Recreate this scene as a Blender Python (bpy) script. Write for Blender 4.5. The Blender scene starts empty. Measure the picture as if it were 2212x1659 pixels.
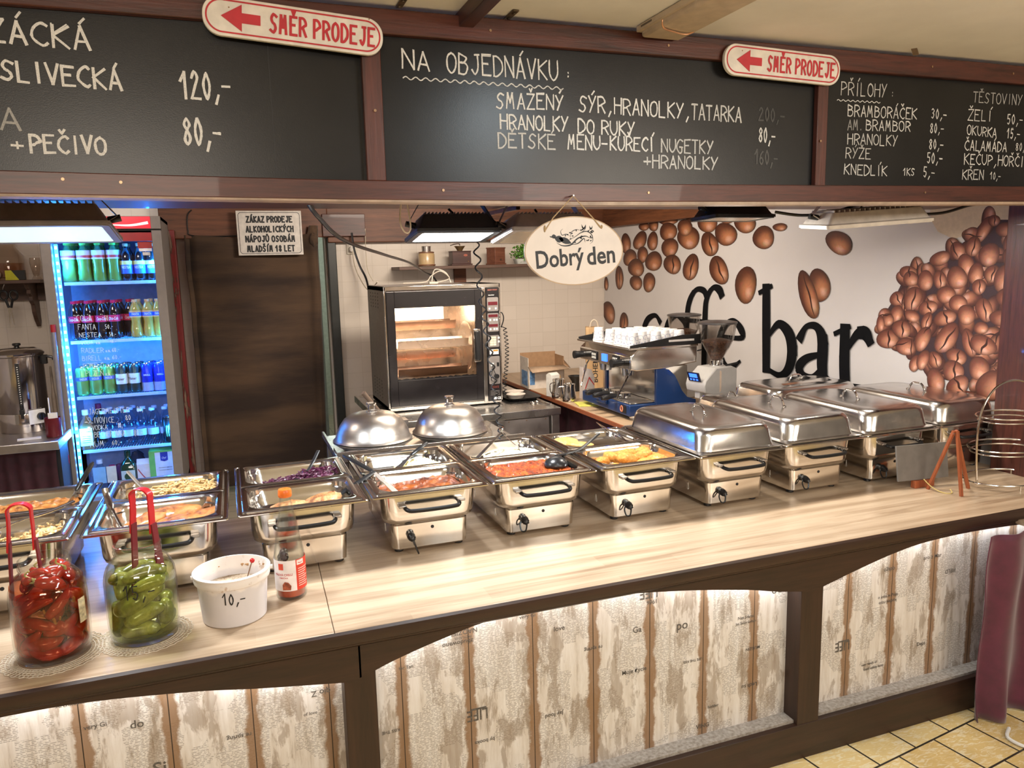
import bpy, math, random, unicodedata
from mathutils import Matrix, Vector, Quaternion, noise
R = math.radians
sc = bpy.context.scene
C = sc.collection

# ------------------------------------------------------------------ camera, world, exposure
yaw, pit, rol = 0.348780, -0.153929, -0.024598
cy_, sy_, cp_, sp_, cr_, sr_ = math.cos(yaw), math.sin(yaw), math.cos(pit), math.sin(pit), math.cos(rol), math.sin(rol)
fw = Vector((sy_*cp_, cy_*cp_, sp_)); rt = Vector((cy_, -sy_, 0)); up = rt.cross(fw)
rt2 = cr_*rt + sr_*up; up2 = -sr_*rt + cr_*up
cam = bpy.data.objects.new('camera', bpy.data.cameras.new('camera')); C.objects.link(cam)
cam.matrix_world = Matrix(((rt2.x, up2.x, -fw.x, 0), (rt2.y, up2.y, -fw.y, 0), (rt2.z, up2.z, -fw.z, 1.66), (0, 0, 0, 1)))
cam.data.sensor_width = 36; cam.data.lens = 1658.81/2212*36; cam.data.clip_start = 0.05
sc.camera = cam
sc.view_settings.view_transform = 'Standard'; sc.view_settings.look = 'None'; sc.view_settings.gamma = 1
sc.view_settings.use_curve_mapping = False
sc.view_settings.exposure = 0.0
w = bpy.data.worlds.new('room_light'); sc.world = w; w.use_nodes = True
w.node_tree.nodes['Background'].inputs[0].default_value = (1.0, 0.80, 0.60, 1)
w.node_tree.nodes['Background'].inputs[1].default_value = 0.22
sc.cycles.max_bounces = 10; sc.cycles.transparent_max_bounces = 16; sc.cycles.sample_clamp_indirect = 6

def lamp(name, kind, loc, power, col, size=0.2, size2=None, aim=None, spread=None):
    l = bpy.data.lights.new(name, kind); l.energy = power; l.color = col
    if kind == 'AREA':
        l.size = size
        if size2: l.shape = 'RECTANGLE'; l.size_y = size2
        if spread: l.spread = R(spread)
    elif kind == 'SPOT': l.spot_size = R(size); l.spot_blend = 0.6; l.shadow_soft_size = 0.06
    else: l.shadow_soft_size = size
    o = bpy.data.objects.new(name, l); C.objects.link(o); o.location = loc
    if aim is not None: o.rotation_euler = (Vector(aim) - Vector(loc)).to_track_quat('-Z', 'Y').to_euler()
    return o

WARM = (1.0, 0.88, 0.74); COOL = (0.93, 0.97, 1.0); NEUT = (1.0, 0.93, 0.82)
# guests' side: the warm ceiling lamps of the hall and one cool tube behind the photographer
lamp('hall_lamp', 'AREA', (-0.6, -1.5, 2.22), 62, WARM, 1.2, 0.5, (-0.2, 1.6, 0.9))
lamp('hall_lamp', 'AREA', (2.6, -1.3, 2.22), 62, WARM, 1.2, 0.5, (2.2, 1.6, 0.8))
tube_ = lamp('hall_tube', 'AREA', (1.15, 0.45, 2.25), 24, (0.80, 0.93, 1.0), 0.10, 1.6); tube_.rotation_euler = (0, 0, R(18))
lamp('ceiling_fill', 'POINT', (3.3, -0.7, 1.75), 22, WARM, 0.12)  # added fill light, brightens the ceiling at the right
# floodlights under the beam (light leaves their glass)
lamp('flood_light', 'AREA', (0.71, 2.49, 1.748), 23, COOL, 0.22, 0.12, (0.74, 2.36, 0.75))
lamp('flood_light', 'AREA', (-0.46, 2.40, 1.762), 19, COOL, 0.26, 0.16, (-0.44, 2.30, 0.75))
lamp('flood_light', 'AREA', (1.84, 2.56, 1.79), 14, NEUT, 0.20, 0.12, (1.84, 2.44, 0.75))
lamp('flood_light', 'AREA', (2.52, 2.50, 1.79), 6, NEUT, 0.20, 0.12, (2.5, 2.38, 0.75))
# added fill lights under the bar ceiling that brighten the kitchen
lamp('kitchen_fill', 'AREA', (1.5, 3.9, 2.3), 75, (1.0, 0.88, 0.74), 0.9, 0.4, (1.75, 4.9, 0.8))
lamp('kitchen_fill', 'AREA', (-0.9, 3.7, 2.3), 17, (1.0, 0.86, 0.74), 0.6, 0.3, (-1.0, 4.9, 0.9))
lamp('next_room_lamp', 'POINT', (0.9, 7.6, 1.9), 25, (0.85, 1.0, 0.9), 0.2)

# ------------------------------------------------------------------ node materials
MATS = {}
def nodes(m): return m.node_tree.nodes, m.node_tree.links
def new_mat(name):
    m = bpy.data.materials.new(name); m.use_nodes = True
    return m, m.node_tree.nodes['Principled BSDF'], m.node_tree.nodes, m.node_tree.links
def ramp(n, stops):
    r = n.new('ShaderNodeValToRGB'); e = r.color_ramp.elements
    while len(e) < len(stops): e.new(0.5)
    for s, (p, c) in zip(e, stops):
        s.position = p; s.color = (*c, 1) if len(c) == 3 else c
    return r
def coords(n, l, scale=(1, 1, 1), rot=(0, 0, 0), kind='Object'):
    t = n.new('ShaderNodeTexCoord'); mp = n.new('ShaderNodeMapping')
    l.new(t.outputs[kind], mp.inputs[0]); mp.inputs['Scale'].default_value = scale; mp.inputs['Rotation'].default_value = rot
    return mp.outputs[0]
def tex_noise(n, l, vec, scale, detail=4, rough=0.55, dist=0):
    t = n.new('ShaderNodeTexNoise'); t.inputs['Scale'].default_value = scale; t.inputs['Detail'].default_value = detail
    t.inputs['Roughness'].default_value = rough; t.inputs['Distortion'].default_value = dist
    if vec is not None: l.new(vec, t.inputs['Vector'])
    return t.outputs['Fac']
def bump(n, l, b, h, s, d=0.01):
    bp = n.new('ShaderNodeBump'); bp.inputs['Strength'].default_value = s; bp.inputs['Distance'].default_value = d
    l.new(h, bp.inputs['Height']); l.new(bp.outputs[0], b.inputs['Normal'])
def mixc(n, l, f, a, b):
    m = n.new('ShaderNodeMix'); m.data_type = 'RGBA'
    for i, v in ((0, f), (6, a), (7, b)):
        if isinstance(v, (int, float)): m.inputs[i].default_value = v
        elif isinstance(v, tuple): m.inputs[i].default_value = (*v, 1)
        else: l.new(v, m.inputs[i])
    return m.outputs[2]
def mth(n, l, op, a, b=None):
    m = n.new('ShaderNodeMath'); m.operation = op
    for i, v in ((0, a), (1, b)):
        if v is None: continue
        if isinstance(v, (int, float)): m.inputs[i].default_value = v
        else: l.new(v, m.inputs[i])
    return m.outputs[0]
def M(name, col, rough=0.5, metal=0.0, var=0.12, vs=30, bmp=0.0, emis=0, trans=0, spec=None, coat=0, alpha=None, ior=None):
    """plain procedural material: a colour with a little noise in it"""
    if name in MATS: return MATS[name]
    m, b, n, l = new_mat(name)
    f = tex_noise(n, l, coords(n, l), vs, 5)
    c0 = tuple(max(0, c*(1-var)) for c in col); c1 = tuple(min(1, c*(1+var)) for c in col)
    r = ramp(n, [(0.3, c0), (0.7, c1)]); l.new(f, r.inputs[0]); l.new(r.outputs[0], b.inputs['Base Color'])
    b.inputs['Roughness'].default_value = rough; b.inputs['Metallic'].default_value = metal
    if bmp: bump(n, l, b, f, bmp, 0.004)
    if emis:
        b.inputs['Emission Color'].default_value = (*col, 1); b.inputs['Emission Strength'].default_value = emis
    if trans: b.inputs['Transmission Weight'].default_value = trans
    if spec is not None: b.inputs['Specular IOR Level'].default_value = spec
    if coat: b.inputs['Coat Weight'].default_value = coat
    if alpha is not None: b.inputs['Alpha'].default_value = alpha
    if ior: b.inputs['IOR'].default_value = ior
    MATS[name] = m; return m
def steel(name, col=(0.70, 0.68, 0.65), rough=0.2, stretch=(1, 1, 1), sc_=40, var=0.1, bmp=0.02):
    if name in MATS: return MATS[name]
    m, b, n, l = new_mat(name)
    v = coords(n, l, stretch); f = tex_noise(n, l, v, sc_, 6, 0.65); g = tex_noise(n, l, coords(n, l), 7, 4)
    r = ramp(n, [(0.25, tuple(c*(1-var) for c in col)), (0.75, tuple(min(1, c*(1+var*0.6)) for c in col))])
    l.new(f, r.inputs[0]); l.new(r.outputs[0], b.inputs['Base Color']); b.inputs['Metallic'].default_value = 1
    rr_ = mth(n, l, 'MULTIPLY_ADD', g, rough*0.9); rr_.node.inputs[2].default_value = rough*0.55; l.new(rr_, b.inputs['Roughness'])
    if bmp: bump(n, l, b, f, bmp, 0.003)
    MATS[name] = m; return m
def wood(name, c0, c1, axis='x', scale=6, rough=0.45, stretch=14, bmp=0.08, dark=None, coat=0.0):
    if name in MATS: return MATS[name]
    m, b, n, l = new_mat(name)
    s = [scale*stretch/4]*3; s['xyz'.index(axis)] = scale/4
    v = coords(n, l, tuple(s)); f = tex_noise(n, l, v, 1.6, 8, 0.62, 0.6); f2 = tex_noise(n, l, v, 9, 4, 0.5)
    k = mth(n, l, 'MULTIPLY_ADD', f2, 0.35); l.new(f, k.node.inputs[2])
    r = ramp(n, [(0.42, c0), (0.62, tuple((a+b_)/2 for a, b_ in zip(c0, c1))), (0.85, c1)]); l.new(k, r.inputs[0])
    l.new(r.outputs[0], b.inputs['Base Color']); b.inputs['Roughness'].default_value = rough
    b.inputs['Coat Weight'].default_value = coat; bump(n, l, b, k, bmp, 0.004)
    MATS[name] = m; return m
def glass(name, col=(1, 1, 1), rough=0.0, thin=True):
    """clear glass that lets light pass: a mix of transparency and sharp reflection"""
    if name in MATS: return MATS[name]
    m, b, n, l = new_mat(name); n.remove(b); out = n['Material Output']
    t = n.new('ShaderNodeBsdfTransparent'); t.inputs[0].default_value = (*col, 1)
    g = n.new('ShaderNodeBsdfGlossy'); g.inputs['Roughness'].default_value = max(rough, 0.02)
    fr = n.new('ShaderNodeLayerWeight'); fr.inputs[0].default_value = 0.5
    f = mth(n, l, 'MULTIPLY_ADD', mth(n, l, 'POWER', fr.outputs['Facing'], 3.0), 0.7); f.node.inputs[2].default_value = 0.035
    x = n.new('ShaderNodeMixShader'); l.new(f, x.inputs[0]); l.new(t.outputs[0], x.inputs[1]); l.new(g.outputs[0], x.inputs[2])
    l.new(x.outputs[0], out.inputs[0]); MATS[name] = m; return m
def vcol(name, rough=0.5, coat=0, noise_amt=0.15, bmp=0):
    """printed / mottled colours read from the mesh's own colour layer"""
    if name in MATS: return MATS[name]
    m, b, n, l = new_mat(name)
    a = n.new('ShaderNodeVertexColor'); a.layer_name = 'Col'
    f = tex_noise(n, l, coords(n, l), 60, 5)
    k = mth(n, l, 'MULTIPLY_ADD', f, noise_amt*2); k.node.inputs[2].default_value = 1-noise_amt
    mx = n.new('ShaderNodeMix'); mx.data_type = 'RGBA'; mx.blend_type = 'MULTIPLY'; mx.inputs[0].default_value = 1
    l.new(a.outputs[0], mx.inputs[6]); l.new(k, mx.inputs[7]); l.new(mx.outputs[2], b.inputs['Base Color'])
    b.inputs['Roughness'].default_value = rough; b.inputs['Coat Weight'].default_value = coat
    if bmp: bump(n, l, b, f, bmp, 0.004)
    MATS[name] = m; return m

# ------------------------------------------------------------------ mesh builder
class G:
    def __init__(s): s.v = []; s.f = []; s.m = []; s.mat = Matrix(); s.mi = 0; s.col = None; s.vc = []
    def at(s, x=0, y=0, z=0, rx=0, ry=0, rz=0, k=1):
        s.mat = Matrix.Translation((x, y, z)) @ Matrix.Rotation(rz, 4, 'Z') @ Matrix.Rotation(ry, 4, 'Y') @ Matrix.Rotation(rx, 4, 'X') @ Matrix.Scale(k, 4); return s
    def add(s, vs, fs):
        o = len(s.v); s.v += [tuple(s.mat @ Vector(p)) for p in vs]; s.vc += [s.col or (1, 1, 1)]*len(vs)
        s.f += [tuple(i+o for i in f) for f in fs]; s.m += [s.mi]*len(fs); return s
    def box(s, x0, x1, y0, y1, z0, z1):
        return s.add([(x0, y0, z0), (x1, y0, z0), (x1, y1, z0), (x0, y1, z0), (x0, y0, z1), (x1, y0, z1), (x1, y1, z1), (x0, y1, z1)],
                     [(0, 3, 2, 1), (4, 5, 6, 7), (0, 1, 5, 4), (1, 2, 6, 5), (2, 3, 7, 6), (3, 0, 4, 7)])
    def loft(s, rings, c0=True, c1=True, closed=True):
        n = len(rings[0]); vs = [p for r in rings for p in r]; fs = []
        for i in range(len(rings)-1):
            for j in range(n if closed else n-1):
                a, b = i*n+j, i*n+(j+1) % n; fs.append((a, b, b+n, a+n))
        if c0: fs.append(tuple(reversed(range(n))))
        if c1: fs.append(tuple(range(len(vs)-n, len(vs))))
        return s.add(vs, fs)
    def lathe(s, prof, n=28, c0=True, c1=True):
        return s.loft([[(r*math.cos(2*math.pi*i/n), r*math.sin(2*math.pi*i/n), z) for i in range(n)] for r, z in prof], c0, c1)
    def rrect(s, secs, n=5, c0=True, c1=True, ctr=(0, 0)):
        """rounded rectangles stacked in z: (width, depth, radius, z)"""
        return s.loft([rr(w_, d, r, z, n, ctr) for w_, d, r, z in secs], c0, c1)
    def tube(s, pts, r, n=8, closed=False, flat=1.0):
        pts = [Vector(p) for p in pts]; N = len(pts); rs = r if isinstance(r, (list, tuple)) else [r]*N
        t = [(pts[(i+1) % N if closed else min(i+1, N-1)] - pts[(i-1) % N if closed else max(i-1, 0)]).normalized() for i in range(N)]
        u = t[0].orthogonal().normalized() if abs(t[0].z) > 0.9 else Vector((0, 0, 1)).cross(t[0]).normalized(); rings = []
        for i in range(N):
            u = (u - t[i]*u.dot(t[i])).normalized(); w_ = t[i].cross(u)
            rings.append([pts[i] + u*math.cos(a)*rs[i] + w_*math.sin(a)*rs[i]*flat for a in (2*math.pi*k/n for k in range(n))])
        if closed: rings.append(rings[0]); return s.loft(rings, False, False)
        return s.loft(rings)
    def cyl(s, a, b, r, r2=None, n=16): return s.tube([a, b], [r, r if r2 is None else r2], n)
    def ell(s, c, rad, nu=14, nv=8, q=None, fn=None):
        vs = []; fs = []
        for i in range(nv+1):
            th = math.pi*i/nv
            for j in range(nu):
                p = Vector((math.sin(th)*math.cos(2*math.pi*j/nu), math.sin(th)*math.sin(2*math.pi*j/nu), math.cos(th)))
                k = fn(p) if fn else 1
                p = Vector((p.x*rad[0]*k, p.y*rad[1]*k, p.z*rad[2]*k))
                if q: p = q @ p
                vs.append(p + Vector(c))
        for i in range(nv):
            for j in range(nu): fs.append((i*nu+j, (i+1)*nu+j, (i+1)*nu+(j+1) % nu, i*nu+(j+1) % nu))
        return s.add(vs, fs)
    def prism(s, poly, d0, d1, ax='y'):
        """2-D outline pushed along an axis; y: (x,z)  x: (y,z)  z: (x,y)"""
        f = {'y': lambda p, d: (p[0], d, p[1]), 'x': lambda p, d: (d, p[0], p[1]), 'z': lambda p, d: (p[0], p[1], d)}[ax]
        n = len(poly); vs = [f(p, d0) for p in poly] + [f(p, d1) for p in poly]
        fs = [tuple(range(n)), tuple(reversed(range(n, 2*n)))] + [(i, i+n, (i+1) % n+n, (i+1) % n) for i in range(n)]
        return s.add(vs, fs)
    def grid(s, fn, nu, nv, keep=None):
        vs = [fn(i/nu, j/nv) for j in range(nv+1) for i in range(nu+1)]
        fs = [(j*(nu+1)+i, j*(nu+1)+i+1, (j+1)*(nu+1)+i+1, (j+1)*(nu+1)+i) for j in range(nv) for i in range(nu)]
        return s.add(vs, fs)
def rr(w_, d, r, z, n=5, c=(0, 0)):
    out = []; r = min(r, w_/2-1e-5, d/2-1e-5)
    for sx, sy, a0 in ((1, 1, 0), (-1, 1, 90), (-1, -1, 180), (1, -1, 270)):
        for i in range(n+1):
            a = R(a0 + 90*i/n); out.append((c[0]+sx*(w_/2-r)+r*math.cos(a), c[1]+sy*(d/2-r)+r*math.sin(a), z))
    return out
def spl(pts, k=6, closed=False):
    """Catmull-Rom curve through the points"""
    P = [Vector(p) for p in pts]; n = len(P); out = []
    for i in range(n if closed else n-1):
        a, b, c, d = (P[(i-1) % n], P[i], P[(i+1) % n], P[(i+2) % n]) if closed else (P[max(i-1, 0)], P[i], P[i+1], P[min(i+2, n-1)])
        for j in range(k):
            t = j/k; out.append(0.5*((2*b) + (c-a)*t + (2*a-5*b+4*c-d)*t*t + (3*b-a-3*c+d)*t**3))
    if not closed: out.append(P[-1])
    return out

def ob(name, g, mats, par=None, smooth=35, bev=0, sol=0, sub=0, world=False, label=None):
    """link the builder's mesh as one object; world=True when it was drawn in world coordinates"""
    me = bpy.data.meshes.new(name); me.from_pydata(g.v, [], g.f); me.validate()
    for m in (mats if isinstance(mats, (list, tuple)) else [mats]): me.materials.append(m)
    if len(g.m) == len(me.polygons): me.polygons.foreach_set('material_index', g.m)
    if g.col is not None:
        ca = me.color_attributes.new('Col', 'FLOAT_COLOR', 'POINT')
        ca.data.foreach_set('color', [x for c in g.vc for x in (*c, 1)])
    if smooth:
        me.polygons.foreach_set('use_smooth', [True]*len(me.polygons)); me.set_sharp_from_angle(angle=R(smooth))
    me.update()
    o = bpy.data.objects.new(name, me); C.objects.link(o)
    if par:
        o.parent = par
        if world:
            q = par; off = Vector()
            while q: off += q.location; q = q.parent
            o.location = -off
    if bev:
        b = o.modifiers.new('bevel', 'BEVEL'); b.width = bev; b.segments = 2; b.limit_method = 'ANGLE'; b.angle_limit = R(40)
    if sol:
        b = o.modifiers.new('solid', 'SOLIDIFY'); b.thickness = abs(sol); b.offset = 0 if sol > 0 else -1
    if sub:
        b = o.modifiers.new('sub', 'SUBSURF'); b.levels = sub; b.render_levels = sub
    if label: o['label'] = label
    return o
def tag(o, label, cat, group=None):
    o['label'] = label; o['category'] = cat
    if group: o['group'] = group
    return o
def thing(name, label, cat, loc=(0, 0, 0), rz=0, group=None):
    o = bpy.data.objects.new(name, None); C.objects.link(o); o.empty_display_size = 0.05
    o.location = loc; o.rotation_euler = (0, 0, rz); return tag(o, label, cat, group)
def struct(o): o['kind'] = 'structure'; return o
def dup(root, loc, rz=0, label=None, group=None):
    r = root.copy(); C.objects.link(r); r.location = loc; r.rotation_euler = (0, 0, rz)
    if label: r['label'] = label
    if group: r['group'] = group
    for ch in list(root.children):
        c = ch.copy(); C.objects.link(c); c.parent = r
        for g_ in list(ch.children):
            d = g_.copy(); C.objects.link(d); d.parent = c
    return r

# ------------------------------------------------------------------ lettering
GL = {'A': '00 39 60,13 53', 'B': '00 09,~09 38 57 35 05,~05 45 63 40 00', 'C': '~68 49 17 04 12 40 61', 'D': '00 09,~09 29 48 66 63 41 20 00',
 'E': '60 00 09 69,05 45', 'F': '00 09 69,05 45', 'G': '~68 39 06 03 30 51 54,64 34', 'H': '00 09,60 69,05 65', 'I': '20 29',
 'J': '39 69,~59 53 30 12', 'K': '00 09,69 05 60', 'L': '09 00 50', 'M': '00 19 33 59 60', 'N': '00 09 60 69', 'O': '~39 18 06 03 11 30 51 63 66 58 39',
 'P': '00 09,~09 39 58 66 45 24 04', 'R': '00 09,~09 39 58 66 45 24 04,34 60', 'S': '~68 39 17 25 44 52 30 01', 'T': '09 69,30 39', 'U': '~09 03 30 63 69',
 'V': '09 30 69', 'Y': '09 34 69,34 10', 'Z': '09 69 00 60', '0': '~39 16 13 30 53 56 39', '1': '06 39 30', '2': '~17 39 57 34 00,00 60',
 '3': '~18 39 57 35,~35 53 30 11', '4': '40 49 03 63', '5': '59 19 15,~15 45 53 30 11', '6': '~58 26 02 30 52 34 03', '8': '~35 17 39 57 35 12 30 52 35',
 '9': '~56 35 17 39 57 51 30', '7': '09 69 20', ',': '31 1-2', '.': '20 21', '-': '04 54', ':': '20 21,25 26', '+': '04 64,32 37', '!': '29 23,20 21'}
WID = {'I': 4, '.': 3, ',': 4, ':': 4, '1': 5, '!': 4, 'M': 7}
ACC = {'\u0301': [[(3, 10.2), (4.6, 12.2)]], '\u030c': [[(1.8, 12), (3, 10.3), (4.4, 12.2)]], '\u030a': [[(3, 10.2), (2.2, 11.1), (3, 12), (3.8, 11.1), (3, 10.2)]], '\u0308': [[(1.8, 10.6), (2, 11.2)], [(4, 10.6), (4.2, 11.2)]]}
def cc(ch): return -2 if ch == '-' else int(ch)
def strokes(text, gap=2.2):
    """hand-printed capitals as polylines, 9 units tall; returns strokes and total width"""
    out = []; x = 0; last = 0
    for ch in unicodedata.normalize('NFD', text):
        if ch == ' ': x += 5; continue
        if ch in ACC:
            out += [[(a+last+random.uniform(-.3, .3), b) for a, b in st] for st in ACC[ch]]; continue
        if ch not in GL: continue
        last = x; wob = [random.uniform(-.25, .25) for _ in range(4)]
        for st in GL[ch].split(','):
            sm = st.startswith('~'); pts = []
            for p in st.lstrip('~').split(' '):
                a, b = cc(p[0]), (cc(p[1]) if len(p) == 2 else -2)
                pts.append((x+a+wob[0]*b/9+random.uniform(-.15, .15), b*(1+wob[1]*.15)+wob[2]+random.uniform(-.15, .15), 0))
            out.append([(q[0], q[1]) for q in (spl(pts, 4) if sm else pts)])
        x += WID.get(ch, 6)+gap
    return out, max(x-gap, 1)
def pen(g, pts, wd):
    """flat pen line in the local xy plane"""
    n = len(pts); L_ = []; Rr = []
    for i in range(n):
        a = Vector(pts[max(i-1, 0)]); b = Vector(pts[min(i+1, n-1)]); t = (b-a); t = t.normalized() if t.length > 1e-9 else Vector((1, 0))
        nn = Vector((-t.y, t.x)); k = wd[i] if isinstance(wd, list) else wd*(0.8+0.4*random.random()); p = Vector(pts[i])
        if i == 0: p = p-t*k*.4
        if i == n-1: p = p+t*k*.4
        L_.append((p+nn*k/2)); Rr.append((p-nn*k/2))
    vs = [(p.x, p.y, 0) for p in L_+Rr]
    return g.add(vs, [(i, i+n, i+n+1, i+1) for i in range(n-1)])
def pieces(pts):
    """a pen line cut at its corners and long bends, so that no piece runs over itself"""
    P = [Vector(p) for p in pts]; out = [[P[0]]]; turn = 0
    for i in range(1, len(P)):
        out[-1].append(P[i])
        if i < len(P)-1:
            a, b = P[i]-P[i-1], P[i+1]-P[i]
            if a.length < 1e-9 or b.length < 1e-9: continue
            t = a.angle(b); turn += t
            if t > .8 or turn > 2.2: out.append([P[i]]); turn = 0
    return [[tuple(p) for p in q] for q in out if len(q) > 1]
def hand(text, x0, z0, x1, z1, h, y, wd, g=None):
    """hand lettering on an upright face (facing -y) from baseline point to baseline point"""
    g = g or G(); st, W_ = strokes(text); n = len(g.v)
    k = 0
    for s_ in st:
        for q in pieces([(x0+(x1-x0)*a/W_, z0+(z1-z0)*a/W_+b/9*h) for a, b in s_]):
            n = len(g.v); pen(g.at(), q, wd); g.v[n:] = [(p[0], y-.00012*(k % 5), p[1]) for p in g.v[n:]]; k += 1
    return g
def block(text, w_, h, weight=1.7):
    """bold condensed capitals drawn with an even pen, fitted to width and cap height, in the local xy plane"""
    st0 = random.getstate(); random.seed(1); u = random.uniform; random.uniform = lambda a, b: 0.0
    st, W_ = strokes(text, 3.6); random.uniform = u; random.setstate(st0); g = G()
    kx = (w_-weight*h/9)/W_; ky = h*(1-weight/9)/9
    k = 0
    for s_ in st:
        for P in pieces([((a-W_/2)*kx, (b-4.5)*ky) for a, b in s_]):
            n = len(g.v); pen(g, P, [weight*h/9*.95]*len(P)); g.v[n:] = [(p[0], p[1], .00014*(k % 5)) for p in g.v[n:]]; k += 1
    return g.v, g.f
def typeset(text, w_, h, bold=0.0, depth=0.0, align='CENTER', shear=0, font=None):
    """printed lettering as a mesh in the local xy plane, fitted to width and height"""
    cu = bpy.data.curves.new('lettering', 'FONT'); cu.body = text; cu.offset = bold; cu.align_x = align; cu.shear = shear; cu.resolution_u = 3
    o = bpy.data.objects.new('lettering', cu); C.objects.link(o)
    me = bpy.data.meshes.new_from_object(o.evaluated_get(bpy.context.evaluated_depsgraph_get()))
    vs = [v.co.copy() for v in me.vertices]; fs = [tuple(p.vertices) for p in me.polygons]
    bpy.data.objects.remove(o); bpy.data.curves.remove(cu); bpy.data.meshes.remove(me)
    x0, x1 = min(v.x for v in vs), max(v.x for v in vs); y0, y1 = min(v.y for v in vs), max(v.y for v in vs)
    kx = w_/(x1-x0); ky = h/(y1-y0) if h else kx
    return [((v.x-(x0+x1)/2)*kx, (v.y-(y0+y1)/2)*ky, 0) for v in vs], fs
CH1 = [('ZÁCKÁ', -0.419, 2.137, -0.236, 2.132, 0.0448, 1), ('SLIVECKÁ', -0.404, 2.062, -0.183, 2.053, 0.0391, 1), ('A', -0.415, 1.965, -0.382, 1.964, 0.0434, 0.55), ('+', -0.4, 1.922, -0.38, 1.921, 0.0224, 1), ('PEČIVO', -0.366, 1.919, -0.226, 1.918, 0.0348, 1), ('120,-', -0.064, 2.042, 0.04, 2.045, 0.0548, 1), ('80,-', -0.067, 1.944, 0.012, 1.944, 0.0557, 1)]
CH2 = [('NA', 0.436, 2.136, 0.501, 2.132, 0.0446, 1), ('OBJEDNÁVKU', 0.547, 2.132, 0.843, 2.129, 0.0477, 1), (':', 0.868, 2.139, 0.878, 2.14, 0.0161, 1), ('SMAŽENÝ', 0.673, 2.053, 0.857, 2.057, 0.037, 1), ('SÝR,HRANOLKY,', 0.904, 2.055, 1.241, 2.05, 0.0396, 1), ('TATARKA', 1.248, 2.049, 1.412, 2.047, 0.0407, 0.8), ('HRANOLKY', 0.683, 2.004, 0.87, 2.003, 0.0351, 1), ('DO RUKY', 0.9, 2.0, 1.068, 1.998, 0.0353, 1), ('DĚTSKÉ', 0.676, 1.957, 0.833, 1.957, 0.0353, 0.8), ('MENU-KUŘECÍ', 0.87, 1.958, 1.127, 1.96, 0.0353, 1), ('NUGETKY', 1.153, 1.958, 1.318, 1.957, 0.0345, 0.75), ('+HRANOLKY', 1.098, 1.916, 1.335, 1.914, 0.0332, 0.8), ('200,-', 1.474, 2.054, 1.565, 2.052, 0.0358, 0.06), ('80,-', 1.475, 1.995, 1.534, 1.993, 0.0387, 0.9), ('160,-', 1.464, 1.934, 1.545, 1.931, 0.0389, 0.07)]
CH3 = [('PŘÍLOHY', 1.769, 2.139, 1.944, 2.142, 0.0369, 0.8), (':', 1.962, 2.146, 1.973, 2.146, 0.0163, 0.8), ('BRAMBORÁČEK', 1.798, 2.08, 2.07, 2.081, 0.0321, 0.9), ('30,-', 2.13, 2.087, 2.196, 2.086, 0.028, 0.9), ('AM.', 1.799, 2.04, 1.852, 2.04, 0.0282, 0.45), ('BRAMBOR', 1.87, 2.041, 2.046, 2.043, 0.0299, 0.9), ('80,-', 2.129, 2.043, 2.188, 2.042, 0.0282, 0.9), ('HRANOLKY', 1.801, 1.998, 1.997, 1.998, 0.0311, 0.8), ('80,-', 2.129, 1.993, 2.19, 1.992, 0.0284, 0.9), ('RÝŽE', 1.796, 1.957, 1.892, 1.956, 0.0299, 0.7), ('50,-', 2.123, 1.95, 2.19, 1.949, 0.0313, 0.9), ('KNEDLÍK', 1.793, 1.909, 1.96, 1.906, 0.0301, 0.9), ('1KS', 2.027, 1.91, 2.073, 1.909, 0.0212, 0.9), ('5,-', 2.111, 1.906, 2.16, 1.903, 0.0301, 0.9), ('TĚSTOVINY', 2.306, 2.144, 2.526, 2.144, 0.0313, 0.55), ('ŽELÍ', 2.289, 2.087, 2.392, 2.087, 0.0329, 0.9), ('50,-', 2.464, 2.082, 2.537, 2.082, 0.0308, 0.9), ('OKURKA', 2.289, 2.042, 2.42, 2.036, 0.0288, 0.9), ('15,-', 2.468, 2.037, 2.529, 2.037, 0.0295, 0.9), ('ČALAMÁDA', 2.283, 1.993, 2.471, 1.992, 0.0304, 0.9), ('80,-', 2.513, 1.998, 2.572, 1.996, 0.0239, 0.9), ('KEČUP,HOŘČICE', 2.285, 1.949, 2.607, 1.945, 0.032, 0.9), ('KŘEN', 2.281, 1.901, 2.374, 1.901, 0.0308, 0.8), ('10,-', 2.405, 1.903, 2.454, 1.902, 0.0224, 0.8)]
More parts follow.
